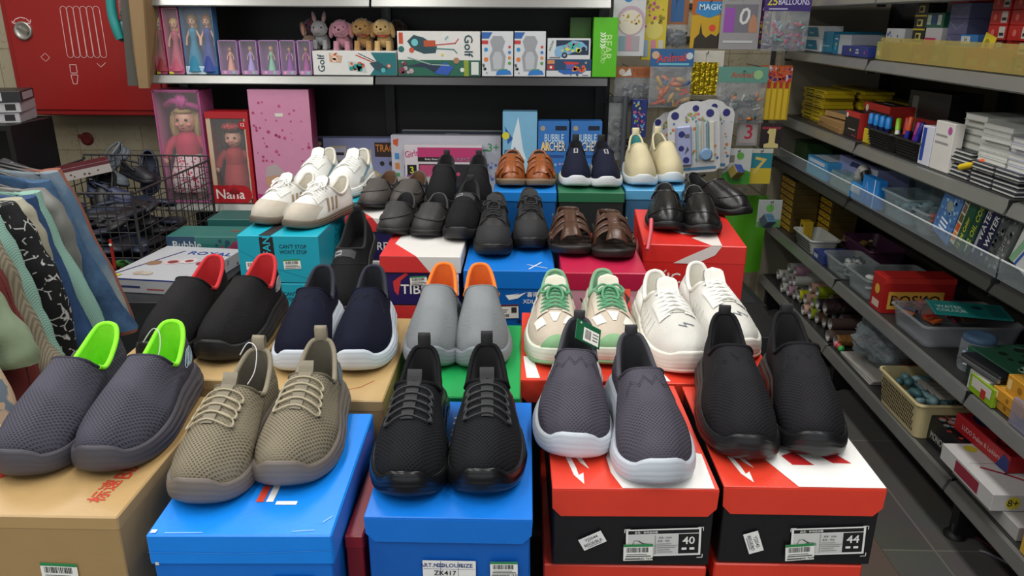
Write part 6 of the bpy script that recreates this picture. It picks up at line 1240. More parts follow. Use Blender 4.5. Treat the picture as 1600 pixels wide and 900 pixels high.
q = atx(1420, 480, XS+.1); pile('craft_packets', 'red, orange and striped packets in the large clear tray', 'packets', (XS+.16, q.y, SF['D']+.004), (.11, .11, .05), 34, ['#a02c24', '#c8602c', '#26324c', '#8a5c40', '#b83a50'], .017, 11, ('b',))
o = pkg('watercolour_packet', 'teal packet reading WATER COLOUR lying on the clear tray', 'packet', (XS+.21, q.y-.15, SF['D']+.0735), (.22, .13, .006), -.25, '#1f8a84', t=[('t', 'WATER', .25, .55, .2, '#c8dcd8', 0, .35), ('t', 'COLOUR', .25, .28, .2, '#c8dcd8', 0, .4), ('c', .62, .65, .12, '#143c4c'), ('r', .75, .1, .95, .9, '#186a68')])
r_ = thing('plastic_jar', 'round clear jar with blue lid full of coloured pieces', 'jar', (XS+.09, 2.03, SF['D']+.0005))
mb = MB(); mb.lathe([(.042, 0), (.045, .01), (.045, .085), (.040, .09)], (0, 0, 0), clear('#d8e0e4', .18, .06), 24); mb.build('jar_body', r_)
mb = MB(); mb.lathe([(.042, .088), (.044, .093), (.044, .101), (.034, .107), (.02, .104)], (0, 0, 0), clear('#5a7a9c', .55, .1), 24); mb.build('jar_lid', r_)
pile('push_pins', 'red and blue pins inside the round jar', 'pins', (XS+.09, 2.03, SF['D']+.003), (.024, .024, .06), 34, ['#b02c34', '#2c50a8', '#c8c8cc', '#2a8a9c'], .008, 13, ('e', 'b'))
q = atx(1555, 560, XS+.1)
o = pkg('chess_set_box', 'lower dark green chess box', 'game box', (XS+.17, 1.90, SF['D']+.0005), (.20, .24, .045), -PI/2, '#22342c', f=[('t', 'CHESS', .5, .5, .4, '#b8c4b8', 0, .6)], r=[('t', 'CHESS', .5, .5, .4, '#b8c4b8', 0, .5)])
o = pkg('chess_set_box', 'upper green chess box with white lettering on its side', 'game box', (XS+.17, 1.91, SF['D']+.046), (.20, .24, .04), -PI/2+.08, '#28503c', t=[('s', .1, .1, .9, .9, 12, .012, ['#8aa48c', '#14241c']), ('t', 'CHESS', .3, .8, .12, '#c0ccc0', 0, .4)], r=[('r', .05, .15, .95, .85, '#3a6c54'), ('t', 'CHESS', .5, .5, .45, '#c8d4c8', 0, .5)])
mb = MB(); mb.box((0, 0, .016), (.05, .16, .018), M('#17181a', .3, 'plastic'), bev=.004); mb.box((-.027, 0, .012), (.008, .165, .008), metal('#b8bcbc', .3)); mb.box((0, 0, .003), (.04, .15, .006), M('#2a2a2c', .4)); o = mb.build('hole_punch'); o.location = (XS+.035, 1.885, SF['D']+.058); o.rotation_euler = (0, 0, .1); tag(o, 'black and silver stapler lying on small boxes', 'stapler')
R('D', 'stationery_box', 'white box with dark printed panels under the stapler', 'box', 1522, 1552, 570, '#b4b2a8', X=XS+.008, d=.055, h=.055, l=[('r', .1, .2, .3, .8, '#24306c'), ('r', .38, .2, .55, .8, '#8a2a3c'), ('r', .62, .2, .8, .8, '#2c4c8c')])
R('D', 'stationery_box', 'lime green and white box at the shelf front', 'box', 1520, 1558, 600, '#7a9c1c', X=XS+.005, d=.012, h=.05, l=[('r', .1, .35, .9, .9, '#b8b4a8'), ('r', .5, .1, .7, .6, '#a02c24')])
for i, (lb, a, b_, hh, zz, X) in enumerate((('lowest amber box at the near end of the fifth shelf', 1556, 1590, .028, 0, XS+.02), ('long amber box lying on the lowest one', 1552, 1600, .03, .029, XS+.01), ('open amber display box nearest to the jar', 1570, 1612, .045, .060, XS+.02))):
    R('D', 'amber_box', lb, 'box', a, b_, 640, '#b8842a', X=X, d=.10, h=hh, zb=SF['D']+zz, l=[('r', .05, .2, .2, .8, '#d0b070'), ('c', .5, .5, .2, '#8a5c1c')], t=[('r', .1, .1, .9, .9, '#c09038')])
R('D', 'clear_box', 'clear lidded box at the lower right edge of the fifth shelf', 'box', 1585, 1640, 655, clear('#a8a8bc', .4, .15, 'smoke'), X=XS+.006, d=.012, h=.07)
# --- bottom shelf: rolls of wrapping paper
rolls = [(1206, 385, '#8a8a86'), (1204, 400, '#a5a5a0'), (1206, 412, '#9a9a96'), (1207, 424, '#b38a9c'), (1213, 391, '#8c8c88'), (1216, 403, '#a0a09c'), (1218, 437, '#93938e'), (1222, 452, '#8b8b87'), (1230, 440, '#a8a820'), (1234, 459, '#b8907c'), (1256, 457, '#a8a8a6'), (1240, 473, '#5c4630'), (1258, 480, '#2c2226'), (1283, 489, '#3a2c2c'), (1292, 478, '#2a2024'), (1284, 504, '#4a3430'), (1295, 496, '#5a4434'), (1308, 501, '#8a6034'), (1292, 522, '#50403a'), (1268, 457, '#8e9c20'), (1300, 518, '#3c2a2a')]
rr_ = .0235; placed = []
RZ = SF['E']
cols_ = {'#8a8a86': 'grey', '#a5a5a0': 'pale grey', '#9a9a96': 'off-white', '#b38a9c': 'pink', '#a8a820': 'yellow', '#b8907c': 'peach', '#5c4630': 'bronze', '#2c2226': 'dark plum', '#8a6034': 'copper brown', '#8e9c20': 'lime yellow', '#3a2c2c': 'dark brown', '#50403a': 'taupe'}
def roll_(y, z, c, label, group, L=.40):
    root = thing('wrapping_paper_roll', label, 'paper roll', (XS+.015+.09*((int(y*977)+int(z*991)) % 7)/7, y, z), 0, group); L = .36
    mb = MB(); mb.lathe([(rr_, 0), (rr_, L)], (0, 0, 0), M(c, .3, 'foil' if c in ('#2c2226', '#3a2c2c', '#8a6034') else 'card'), 18, 'X', cap=False)
    mb.lathe([(rr_, L), (.001, L)], (0, 0, 0), M(c, .5), 18, 'X', cap=False); mb.build('paper', root)
    mb = MB(); mb.lathe([(rr_*.98, .0), (rr_*.80, .001), (rr_*.78, .03)], (0, 0, 0), M('#8c8c8a', .4, 'metal', .3), 18, 'X', cap=False); mb.lathe([(rr_*.78, .02), (.001, .02)], (0, 0, 0), M('#6a6058', .7), 18, 'X', cap=False); mb.build('rolled_end', root)
seq = ['#8a8a86', '#a5a5a0', '#9a9a96', '#b38a9c', '#9a9a96', '#a5a5a0', '#a8a820', '#b8907c', '#8e9c20', '#5c4630', '#2c2226', '#3a2c2c', '#50403a', '#8a6034']
y = 3.55; k = 0; base = [3.60-.0490*i for i in range(24)]
for i, yy in enumerate(base[:17]):
    c = seq[min(13, int(i*14/17))]; roll_(yy, RZ+rr_, c, '%s wrapping paper roll in the lowest row' % cols_[c], 'wrapping rolls, lowest row, %s' % cols_[c])
for i in range(15):
    c = seq[min(13, int((i+1)*14/17))]; roll_(base[i]-.0245, RZ+rr_*2.74, c, '%s wrapping paper roll in the second row' % cols_[c], 'wrapping rolls, second row, %s' % cols_[c])
for i in (1, 2, 4, 5, 7, 8, 10, 11, 12):
    c = seq[min(13, int((i+2)*14/17))]; roll_(base[i]-.0490, RZ+rr_*4.48, c, '%s wrapping paper roll in the third row' % cols_[c], 'wrapping rolls, third row, %s' % cols_[c])
# plastic bag, trays, basket
mb = MB(); lumpy(mb, (0, 0, .085), (.14, .14, .085), clear('#b8c4c8', .36, .12, 'film'), 21, .16, None, 34, 22); o = mb.build('plastic_bag'); q = atx(1385, 555, XS+.12); o.location = (XS+.16, 2.62, RZ+.02); tag(o, 'crumpled translucent plastic bag resting on papers on the bottom shelf', 'plastic bag')
pile('wrapped_goods', 'grey and pinkish packets inside the crumpled plastic bag', 'packets', (XS+.16, 2.62, RZ+.022), (.07, .10, .09), 22, ['#7a8488', '#8a7a74', '#a8b0b4'], .022, 15, ('b', 'e'))
z_ = RZ
for i in range(3): o = pkg('paper_pad', 'white paper pad under the plastic bag', 'paper', (XS+.15, 2.60, z_+.0004), (.26, .26, .006), -PI/2+.03*i, '#9c9892', group='paper pads under the plastic bag'); z_ = ZT(o)
mb = MB()
for i, (c, dy) in enumerate((('#b03a3c', 0), ('#3a9a4c', -.022), ('#c8707c', .02))): mb.ell((0, dy, .014), (.014, .012, .014), M(c, .4, 'plastic'), 10, 6)
o = mb.build('pompoms'); o.location = (XS+.03, 2.78, RZ); tag(o, 'small red and green balls by the paper rolls', 'balls', kind='stuff')
basket('plastic_tray', 'orange plastic tray on the bottom shelf behind the cream basket', 'tray', 'E', 1404, 1418, 600, '#b8501c', XS+.12, .30, h=.075, kind='plain', rows=2)
cb = basket('storage_basket', 'cream plastic basket with slotted sides on the bottom shelf', 'basket', 'E', 1371, 1432, 657, '#c8b98a', XS-.005, .30, h=.12, rows=7)
q = cb.location
pile('plastic_sachets', 'pale blue plastic sachets filling the cream basket', 'sachets', (q.x, q.y, q.z+.06), (.11, .10, .055), 40, ['#5c8488', '#7a9ca0', '#4a7478', '#8fb0b4'], .02, 17, ('b', 'e'))
for i in range(4):
    pkg('ruler_pack', 'long silver grey packet lying across the cream basket', 'packet', (q.x+.02, q.y-.02-.03*i, q.z+.120+.005*i), (.22, .028, .006), .12*i-.3, '#8c8880', t=[('r', .1, .2, .8, .5, '#a8a498')], group='grey packets in the cream basket', tilt=.1)
def gb(label, loc, size, rz, col, **k): return pkg('board_game_box', label, 'board game', loc, size, rz, col, **k)
# board games on the bottom shelf
gb('black board game box with blue picture, beside the cream basket', (XS+.20, 2.015, SF['E']+.0005), (.175, .32, .085), -PI/2, '#15151a', f=[('t', 'MONOPOLY', .45, .35, .28, '#b8b4ac', 0, .7)], r=[('r', .1, .2, .9, .4, '#6a2a2a')], t=[('r', .05, .35, .95, .9, '#2c5a9c'), ('r', .2, .5, .6, .8, '#8a98a8'), ('l', [(.05, .12), (.95, .12)], .004, '#a03c34'), ('s', .05, .0, .95, .25, 9, .01, ['#a8402c', '#8a8a8c'])])
gb('white game box at the bottom, below the one with red letters', (XS+.20, 1.76, SF['E']+.0005), (.30, .36, .040), -PI/2, '#a8a6a2')
gb('white game box with large red letters and yellow 8+ badge', (XS+.175, 1.80, SF['E']+.042), (.25, .38, .048), -PI/2, '#bdbbb8', f=[('r', .30, .15, .75, .85, '#8a2a3c')], r=[('c', .14, .5, .38, '#c8b82c'), ('t', '8+', .14, .5, .42, '#1a1a1a'), ('t', 'standard model', .55, .65, .2, '#3a3a3a', 0, .5), ('t', 'more interesting', .55, .35, .2, '#3a3a3a', 0, .5)],
   t=[('c', .12, .16, .045, '#b8b02c'), ('l', [(.42, .05), (.42, .95)], .0012, '#8a8a8a'), ('l', [(.50, .10), (.62, .22), (.78, .34)], .008, '#a02434'), ('p', [(.76, .30), (.86, .38), (.74, .42)], '#a02434'), ('t', 'IQ', .62, .48, .14, '#a02434', -70), ('t', 'G', .80, .62, .12, '#a02434', -70)])
gb('red board game box lying on top of the white one', (XS+.235, 1.90, SF['E']+.092), (.24, .34, .05), -PI/2+.06, '#a01c22', r=[('t', 'LUDO', .28, .45, .42, '#d8c8c0', 0, .4), ('c', .7, .5, .2, '#c0442c')], f=[('t', 'LUDO Snakes & Ladders', .5, .5, .3, '#c8a0a0', 0, .7), ('p', [(.8, 0), (1, 0), (1, .7), (.9, .9)], '#27306c')], t=[('c', .25, .22, .16, '#1c2450'), ('p', [(.5, .1), (.95, .1), (.95, .8), (.5, .6)], '#b8502c'), ('t', 'LUDO', .72, .35, .18, '#5a1414', -90)])
gb('dark green game box leaning at the frame edge', (XS+.27, 1.60, SF['E']+.0945), (.13, .16, .05), -PI/2+.1, '#1c3a36', f=[('t', 'TOYS', .5, .5, .5, '#b85a6c')], t=[('r', .1, .1, .3, .9, '#a8505c')])
gb('red and yellow game box at the lower right edge', (XS+.12, 1.475, SF['E']+.0005), (.20, .22, .095), -PI/2, '#b82a22', f=[('r', 0, 0, .10, 1, '#c8a03c'), ('p', [(0, 0), (.12, 0), (.28, 1), (.0, 1)], '#c8a03c'), ('t', 'BOSKO', .55, .68, .34, '#d8c43a', 0, .75), ('c', .75, .25, .10, '#d8b8a8'), ('r', .35, .1, .6, .35, '#c87a5c')], t=[('c', .5, .5, .2, '#c8a03c')])
mb = MB(); q = at(1545, 838, .004); mb.tube(crom([at(1500, 826, .004), at(1530, 842, .004), at(1560, 862, .004), at(1595, 884, .004)], 4), .003, M('#6a2a3c', .5), 6); mb.tube(crom([at(1530, 860, .004), at(1548, 866, .004), at(1575, 880, .004)], 4), .004, M('#7a7880', .4), 6); o = mb.build('floor_litter'); tag(o, 'thin dark red and grey strips lying on the floor under the shelving', 'litter', kind='stuff')

# ------------------------------------------------------------------ goods hanging in the corner
HK = metal('#7a7a78', .3)
def hook(x, y, z, root, y2=3.94):
    mb = MB(); mb.tube([(x, y2, z), (x, y-.03, z), (x, y-.04, z+.008)], .0022, HK, 6); o = mb.build('hook', None); o.parent = root; return o
rail = thing('hanging_rail', 'dark steel rail grid with pegs on the tiled corner wall', 'rail', (.80, 3.93, 0))
for z in (1.02, 1.17, 1.32, 1.47):
    mb = MB(); mb.box((0, 0, z), (.84, .012, .02), M('#3a3a3a', .4)); mb.build('crossbar', rail)
for x in (-.4, .4): mb = MB(); mb.box((x, .008, 1.15), (.02, .014, .95), M('#3a3a3a', .4)); mb.build('post', rail)
def hang(name, label, x0, x1, y0, y1, Y, col, specs=None, th=.006, cat='packet', n=1, group=None, tilt=0.0, kind='card', rough=.35, roll=0.0, peg=True, gap=.03):
    """flat package on a peg; spans pixels x0..x1, y0..y1 at distance Y; n of them one behind the other"""
    out = None
    for i in range(n):
        a = aty(x0, y0, Y); b_ = aty(x1, y1, Y); w_ = b_.x-a.x; h_ = a.z-b_.z
        o = pkg(name, label if i == 0 else label+', further back on its peg', cat, ((a.x+b_.x)/2+.006*i, Y+gap*i, b_.z+.004*i), (w_, th, h_), tilt+.03*i, col, f=specs if i == 0 else specs, group=group if n > 2 else None, kind=kind, rough=rough, roll=roll)
        if i == 0: out = o
    if peg:
        mb = MB(); zz = out.location.z+h_*.94; mb.tube([(0, .0, 0), (0, -(3.92-Y)-.03, 0), (0, -(3.92-Y)-.038, .01)], .0022, HK, 6); p = mb.build('peg', rail); p.location = (out.location.x-.80, -.008, zz)
    return out
FILM = clear('#d8dce0', .22, .1, 'film')
def bag(label, x0, x1, y0, y1, Y, hdr, specs, fillcols, hf=.28, cat='toy bag', name='toy_bag', kinds=('e', 'b'), n=16, r=.014, peg=True, film=FILM, seed=3):
    """printed header card with a clear pouch of small things below"""
    a = aty(x0, y0, Y); b_ = aty(x1, y1, Y); w_ = b_.x-a.x; h_ = a.z-b_.z; cx = (a.x+b_.x)/2; root = thing(name, label, cat, (cx, Y, b_.z))
    mb = MB(); hh = h_*hf; mb.box((0, 0, h_-hh/2), (w_, .002, hh), M(hdr, .4, 'card'))
    if specs: pr(mb, (Vector((-w_/2, -.001, h_-hh)), Vector((1, 0, 0)), Vector((0, 0, 1)), w_, hh), specs)
    mb.build('header_card', root); mb = MB(); R_ = random.Random(seed); hb = h_-hh
    rings = []
    for j in range(11):
        t = j/10; th = .020*math.sin(PI*min(1, .06+t*.93))**.6; ring = []
        for i in range(24):
            an = 2*PI*i/24; f = 1+.05*math.sin(i*3+j*2); ring.append((w_/2*.97*max(-1, min(1, 1.08*math.cos(an))), th*math.sin(an)*f, hb*(1-t)))
        rings.append(ring)
    mb.loft(rings, film); mb.build('clear_pouch', root); mb = MB()
    for i in range(n):
        c = (R_.uniform(-w_*.38, w_*.38), R_.uniform(-.006, .006), R_.uniform(hb*.08, hb*.72)); m = M(R_.choice(fillcols), .35, 'plastic'); Rr = Matrix.Rotation(R_.uniform(0, 3), 3, 'Y')
        if R_.choice(kinds) == 'e': mb.ell(c, (r*R_.uniform(.9, 1.8), r*.6, r*.6), m, 8, 5, Rr)
        else: mb.box(c, (r*R_.uniform(1.2, 2.6), r*.5, r*.6), m, rot=Rr, bev=.001)
    o = mb.build('contents', root); o['kind'] = 'stuff'
    if peg: mb = MB(); mb.tube([(0, .0, 0), (0, -(3.92-Y)-.03, 0)], .0022, HK, 6); p = mb.build('peg', rail); p.location = (cx-.80, -.008, b_.z+h_*.93)
    return root
V_ = lambda x, y, z: Vector((x, y, z))
hang('candle_card', 'white card of birthday candles with gold lettering', 960, 1005, -20, 88, 3.50, '#bfc0c0', [('c', .45, .86, .07, '#2a78b0'), ('c', .2, .87, .03, '#c8c040'), ('c', .55, .52, .22, '#b09aa4'), ('c', .55, .50, .18, '#cfc8b4'), ('s', .2, .45, .85, .6, 18, .004, ['#b8963a']), ('r', .2, .08, .85, .30, '#a09a9c'), ('r', .2, .08, .42, .30, '#7a98a0'), ('r', .42, .08, .6, .30, '#b88a94')], n=2)
hang('candle_card', 'yellow card of birthday candles', 1006, 1038, -12, 94, 3.53, '#c0ae30', [('c', .5, .45, .14, '#c8bc60'), ('s', .1, .5, .9, .95, 14, .006, ['#b04a8a', '#8a7a20']), ('r', .05, .05, .3, .30, '#8aa0b0'), ('r', .4, .05, .6, .3, '#c07a90'), ('r', .7, .05, .9, .3, '#b8b8b0')], n=2)
bag('clear bag with dark hair accessory and brown card', 1038, 1072, -6, 74, 3.56, '#8a5a3a', [('r', .3, .1, .8, .9, '#2c5a8a')], ['#1c2024', '#3a4048', '#5a6068'], hf=.55)
hang('colouring_pack', 'yellow and orange printed pack with castle silhouette', 1083, 1130, -2, 76, 3.48, '#b8921c', [('r', 0, .68, 1, 1, '#a8541c'), ('p', [(.1, .72), (.3, .66), (.5, .62), (.75, .68), (.95, .8), (.9, .95), (.15, .95)], '#2a7ab0'), ('p', [(.1, 0), (.12, .2), (.25, .3), (.28, .52), (.34, .3), (.45, .22), (.6, .3), (.75, .25), (.9, .4), (.92, .0)], '#2c2418'), ('c', .62, .42, .07, '#c8402c'), ('t', 'MAGIC', .55, .84, .12, '#c8d8e0', 0, .7)], n=4, group='castle packs', gap=.022)
hang('number_balloon_pack', 'grey clear pack with silver number 0 balloon picture', 1130, 1183, -14, 78, 3.46, '#8e8c8c', [('r', .08, .30, .92, .78, '#6c6a72'), ('r', .08, .3, .35, .72, '#8a4a9c'), ('t', '0', .60, .58, .30, '#c8c8c4', -12), ('p', [(.72, .3), (.95, .3), (.9, .55), (.8, .62), (.72, .5)], '#a8785c'), ('r', .1, .12, .85, .16, '#b8b8b8'), ('r', .15, .85, .45, .93, '#b8bcb0')], n=3, gap=.02, group='number balloon packs')
bag('purple pack of 25 balloons with yellow and white title', 1198, 1259, -22, 80, 3.40, '#3c2a6a', [('t', '25', .16, .40, .34, '#c8c02c'), ('t', 'BALLOONS', .62, .38, .26, '#c8c4d8', 0, .66), ('r', .1, .06, .5, .12, '#a8a4c0')], ['#a8a8b8', '#5a2c7c', '#c03a5c', '#5ab0a0', '#8c90a8', '#b84a8a'], hf=.38, n=46, r=.011, name='balloon_pack', cat='balloons')
hang('party_pack', 'purple patterned pack with small flowers half hidden behind the balloons', 1186, 1200, -2, 76, 3.52, '#4a2c5c', [('s', .1, .1, .9, .9, 12, .006, ['#b8a0c0', '#b03a3c', '#c8b040'])])
bag('bag of orange and red toy sea animals with blue Animal header', 1017, 1078, 76, 168, 3.40, '#2a5a8c', [('t', 'Animal', .48, .50, .45, '#c83c2c', 4, .75), ('c', .12, .65, .22, '#c0a080'), ('c', .9, .6, .2, '#b8c0c4'), ('r', .2, .08, .9, .2, '#6ab0c0')], ['#d8601c', '#d84a18', '#c89a3c', '#1f4a7c', '#d86a20'], n=26, r=.017, hf=.30)
hang('foil_curtain_pack', 'white card pack of shiny gold foil fringe', 1076, 1126, 79, 150, 3.44, '#b8b4a8', None, n=1)
mb = MB(); a = aty(1080, 97, 3.44); b_ = aty(1118, 148, 3.44)
for i in range(16): mb.box((a.x+(b_.x-a.x)*(i+.5)/16, 3.436-.001*(i % 3), (a.z+b_.z)/2), ((b_.x-a.x)/16*.95, .003, a.z-b_.z), M('#b8a020', .22, 'foil', .8), rz=.25*(i % 3-1))
o = mb.build('gold_fringe'); tag(o, 'shiny gold foil fringe folded inside the white card pack', 'foil fringe')
bag('bag of silver and orange toy animals with green Animals header', 1124, 1192, 104, 192, 3.42, '#5a8a7c', [('t', 'Animals', .5, .5, .36, '#b04a34', 0, .7), ('c', .8, .5, .3, '#8ab07c')], ['#a8a8a8', '#c8c8c4', '#6a6c6e', '#c8701c', '#3a5c4c'], n=38, r=.013)
hang('candle_pack', 'pack of long golden sparkler candles with red tops', 1190, 1229, 104, 188, 3.44, '#a88c1c', [('r', 0, .72, 1, 1, '#b8562c'), ('s', .02, .74, .98, .98, 16, .006, ['#c0b8c0', '#3a2a6c', '#b02a24'])]+[('r', .04+.19*i, .02, .17+.19*i, .66, '#c8a828') for i in range(5)]+[('r', .05+.19*i, .60, .16+.19*i, .72, '#a82c20') for i in range(5)], n=2)
bag('black and silver bag with orange header card', 960, 1018, 104, 160, 3.50, '#9a5a30', [('c', .2, .5, .3, '#c8b8a8'), ('r', .55, .2, .9, .8, '#8a4a24'), ('p', [(.2, .1), (.4, .9), (.45, .2)], '#c8c8c4')], ['#17181a', '#2c2e30', '#5c6064', '#8a8e92'], n=30, r=.014, hf=.3)
hang('swim_toy_pack', 'narrow dark blue starry tube hanging below the black bags', 988, 1008, 155, 214, 3.42, '#1c2c6c', [('s', .1, .05, .9, .95, 14, .005, ['#b8b04a', '#b04a6c', '#6aa0c8'])], th=.022, kind='plastic')
mb = MB(); a = aty(978, 150, 3.46); b_ = aty(986, 262, 3.46); mb.lathe([(.012, 0), (.012, a.z-b_.z)], (a.x, 3.46, b_.z), M('#4a4e54', .35, 'plastic'), 12); o = mb.build('grey_tube'); tag(o, 'upright grey plastic tube hanging beside the starry one', 'tube')
bag('long dark clear sleeves hanging in front of the tiles', 952, 976, 150, 250, 3.50, '#2a2c30', None, ['#3c3e44', '#24262a'], hf=.1, n=10, r=.02)
mb = MB(); c_ = aty(975, 262, 3.55); mb.tube([(c_.x+.105*math.cos(t), 3.55+.004*math.sin(5*t), c_.z+.13*math.sin(t)) for t in [2*PI*i/40 for i in range(40)]], .008, M('#17181a', .35, 'plastic'), 8, closed=True); mb.tube([(c_.x+.085*math.cos(t), 3.57, c_.z+.11*math.sin(t)) for t in [2*PI*i/40 for i in range(40)]], .008, M('#1c1d20', .35, 'plastic'), 8, closed=True)
o = mb.build('hose_coil'); tag(o, 'black coil of hose hanging behind the cream shoes', 'hose')
mb = MB(); mb.tube([(c_.x+.26, 3.57, c_.z+.10), (c_.x+.2, 3.55, c_.z-.02), (c_.x+.3, 3.55, c_.z-.06), (c_.x+.38, 3.56, c_.z-.03)], .006, M('#1a1a1c', .4), 8); o = mb.build('black_straps'); tag(o, 'black straps hanging below the stationery cards', 'strap')
# big rounded stationery cards
def roundcard(label, cx, cy, w_, h_, Y, rz, roll, specs, group=None, main=True):
    p = aty(cx, cy, Y); root = thing('stationery_card', label, 'stationery set', p, rz); root.rotation_euler = (0, roll, rz)
    if group: root['group'] = group
    pts = [(-w_/2, -h_/2+.02), (-w_/2+.02, -h_/2), (w_/2-.02, -h_/2), (w_/2, -h_/2+.02), (w_/2, h_*.30), (w_/2-.01, h_*.38), (w_*.30, h_*.42), (w_*.22, h_*.47), (w_*.08, h_*.5), (-w_*.08, h_*.5), (-w_*.22, h_*.47), (-w_*.30, h_*.42), (-w_/2+.01, h_*.38), (-w_/2, h_*.30)]
    mb = MB(); n = len(pts); mb.add([(x, 0, z) for x, z in pts]+[(x, .004, z) for x, z in pts], [tuple(range(n)), tuple(range(2*n-1, n-1, -1))]+[(i, i+n, (i+1) % n+n, (i+1) % n) for i in range(n)], M('#c8c8c8', .35, 'card'))
    pr(mb, (Vector((-w_/2, 0, -h_/2)), Vector((1, 0, 0)), Vector((0, 0, 1)), w_, h_), specs); mb.build('backing_card', root)
    if main:
        mb = MB(); mb.box((-w_*.20, -.012, -h_*.10), (w_*.30, .02, h_*.56), M('#9aa0c4', .3, 'plastic'), bev=.006); pr(mb, (Vector((-w_*.35, -.022, -h_*.38)), Vector((1, 0, 0)), Vector((0, 0, 1)), w_*.30, h_*.56), [('c', .35, .8, .08, '#2a2c6c'), ('c', .3, .45, .07, '#2a2c6c'), ('r', .55, .7, .85, .8, '#5a5c70'), ('p', [(.5, .3), (.8, .4), (.7, .5)], '#4a4c64'), ('c', .6, .15, .08, '#2a2c6c')]); mb.build('pencil_case', root)
        for i, c in enumerate(('#8ab0a8', '#b8b4a0', '#6a90a0')): mb = MB(); mb.lathe([(.004, 0), (.0045, h_*.5), (.001, h_*.56)], (w_*(.06+.10*i), -.008, -h_*.33), M(c, .4), 10); mb.build('pencil', root)
        mb = MB(); mb.box((w_*.34, -.008, -.02), (w_*.09, .01, h_*.55), M('#c8c8b8', .3, 'plastic'), bev=.002); mb.build('ruler', root)
        mb = MB(); mb.lathe([(.026, 0), (.026, .008), (.02, .010)], (w_*.22, -.012, -h_*.24), M('#7a9cc0', .3, 'plastic'), 20, 'Y'); mb.build('round_eraser', root)
sp_ = [('c', .15, .82, .055, '#2c2c6c'), ('c', .55, .90, .045, '#2c2c6c'), ('c', .82, .82, .055, '#2c2c6c'), ('s', .35, .74, .7, .84, 8, .005, ['#c86a7c', '#6aa08c', '#b8a04a']), ('s', .05, .1, .95, .75, 10, .005, ['#c87a3c', '#3a6a9c', '#6a9c5c']), ('r', .08, .04, .92, .08, '#4a7a9c')]
roundcard('white stationery set card with space pictures, pencils and pencil case, front one', 1084, 215, .215, .30, 3.28, -.05, -.10, sp_)
roundcard('white stationery set card hanging just behind the front space card', 1108, 210, .20, .29, 3.32, .05, .02, sp_, main=False)
roundcard('narrow stationery set card at the back, left of the space cards', 1040, 222, .13, .26, 3.44, .1, .06, sp_, main=False)
hang('number_candle_card', 'clear pack with a red glitter number 3 candle', 1154, 1182, 182, 228, 3.44, '#8e8a88', [('r', .1, .1, .9, .9, '#a49c98'), ('t', '3', .55, .48, .50, '#b02c44')])
hang('number_candle_card', 'dark pack with a pale yellow number 1', 1190, 1218, 192, 231, 3.42, '#2c2026', [('r', .05, .75, .95, .85, '#8a2a3c'), ('p', [(.2, .0), (.9, .0), (.9, .15), (.72, .2), (.72, .78), (.4, .78), (.3, .62), (.42, .55), (.42, .2), (.2, .15)], '#c8b878')])
o = hang('puzzle_cube_card', 'house shaped white and green card holding a blue puzzle cube', 1131, 1170, 232, 288, 3.36, '#b8bcb8', [('p', [(0, .0), (1, .0), (1, .35), (.5, .5), (0, .3)], '#3f8c2c'), ('c', .6, .8, .10, '#5aa03c'), ('r', .15, .62, .4, .82, '#7a7468')])
def cube(p, s, rot, label, col='#2a4aa8'):
    root = thing('puzzle_cube', label, 'puzzle cube', p); root.rotation_euler = rot; mb = MB(); mb.box((0, 0, 0), (s, s, s), M('#8a7a3c' if col == '#2a4aa8' else '#3c4a50', .35, 'plastic'), bev=.002)
    for fc, c in (('t', col), ('f', '#8a7634' if col == '#2a4aa8' else '#4a6a78'), ('r', '#9c8a4a' if col == '#2a4aa8' else '#3c5a68')):
        fr = face_frame(fc, s, s, s); fr = (fr[0]-Vector((0, 0, s/2)),)+fr[1:]
        pr(mb, fr, [('r', .04+.32*i, .04+.32*j, .32+.32*i, .32+.32*j, c) for i in range(3) for j in range(3)])
    mb.build('cube_body', root)
q = aty(1150, 268, 3.32); cube(q, .045, (.75, .15, .5), 'blue topped puzzle cube in front of the green house shaped card')
hang('number_candle_card', 'teal and yellow card with gold number 7 balloon', 1170, 1202, 232, 287, 3.38, '#2c7a88', [('r', 0, .0, 1, .45, '#c0a82c'), ('r', 0, .88, 1, 1, '#b8b4a8'), ('t', '7', .48, .50, .50, '#c8b060', -12)])
hang('puzzle_cube_card', 'lower house shaped white and green card with a grey cube', 1186, 1218, 312, 355, 3.30, '#9aa09c', [('c', .5, .7, .14, '#5a9c44'), ('p', [(0, 0), (1, 0), (1, .3), (0, .2)], '#5a8a54')])
q = aty(1199, 345, 3.26); cube(q, .045, (.75, .1, .4), 'grey blue puzzle cube in front of the lower card', '#4a7088')
# bright green folded sack
mb = MB(); a = aty(1128, 308, 3.62); b_ = aty(1187, 424, 3.62); vs = []; w_ = b_.x-a.x; h_ = a.z-b_.z; G_ = M('#4f9a1c', .38, 'plastic')
for side in (0, 1):
    for j in range(13):
        for i in range(11):
            u, v = i/10, j/10/1.2; vs.append((a.x+w_*u, 3.62+(.018 if side else -.018)*math.sin(PI*u)**.5*(.4+.6*v)+.004*math.sin(u*9+v*5), a.z-h_*v))
fs = [(s_*143+j*11+i, s_*143+j*11+i+1, s_*143+(j+1)*11+i+1, s_*143+(j+1)*11+i) for s_ in (0, 1) for j in range(12) for i in range(10)]; mb.add(vs, fs, G_, True)
mb.box(((a.x+b_.x)/2, 3.62, a.z+.003), (w_, .01, .012), G_); mb.tube([((a.x+b_.x)/2-.03, 3.62, a.z), ((a.x+b_.x)/2-.035, 3.625, a.z+.04), ((a.x+b_.x)/2, 3.64, a.z+.035), ((a.x+b_.x)/2-.02, 3.62, a.z)], .006, clear('#d0d4d4', .4, .1), 6)
o = mb.build('green_bag'); tag(o, 'bright green plastic bag hanging behind the red shoe box', 'bag')
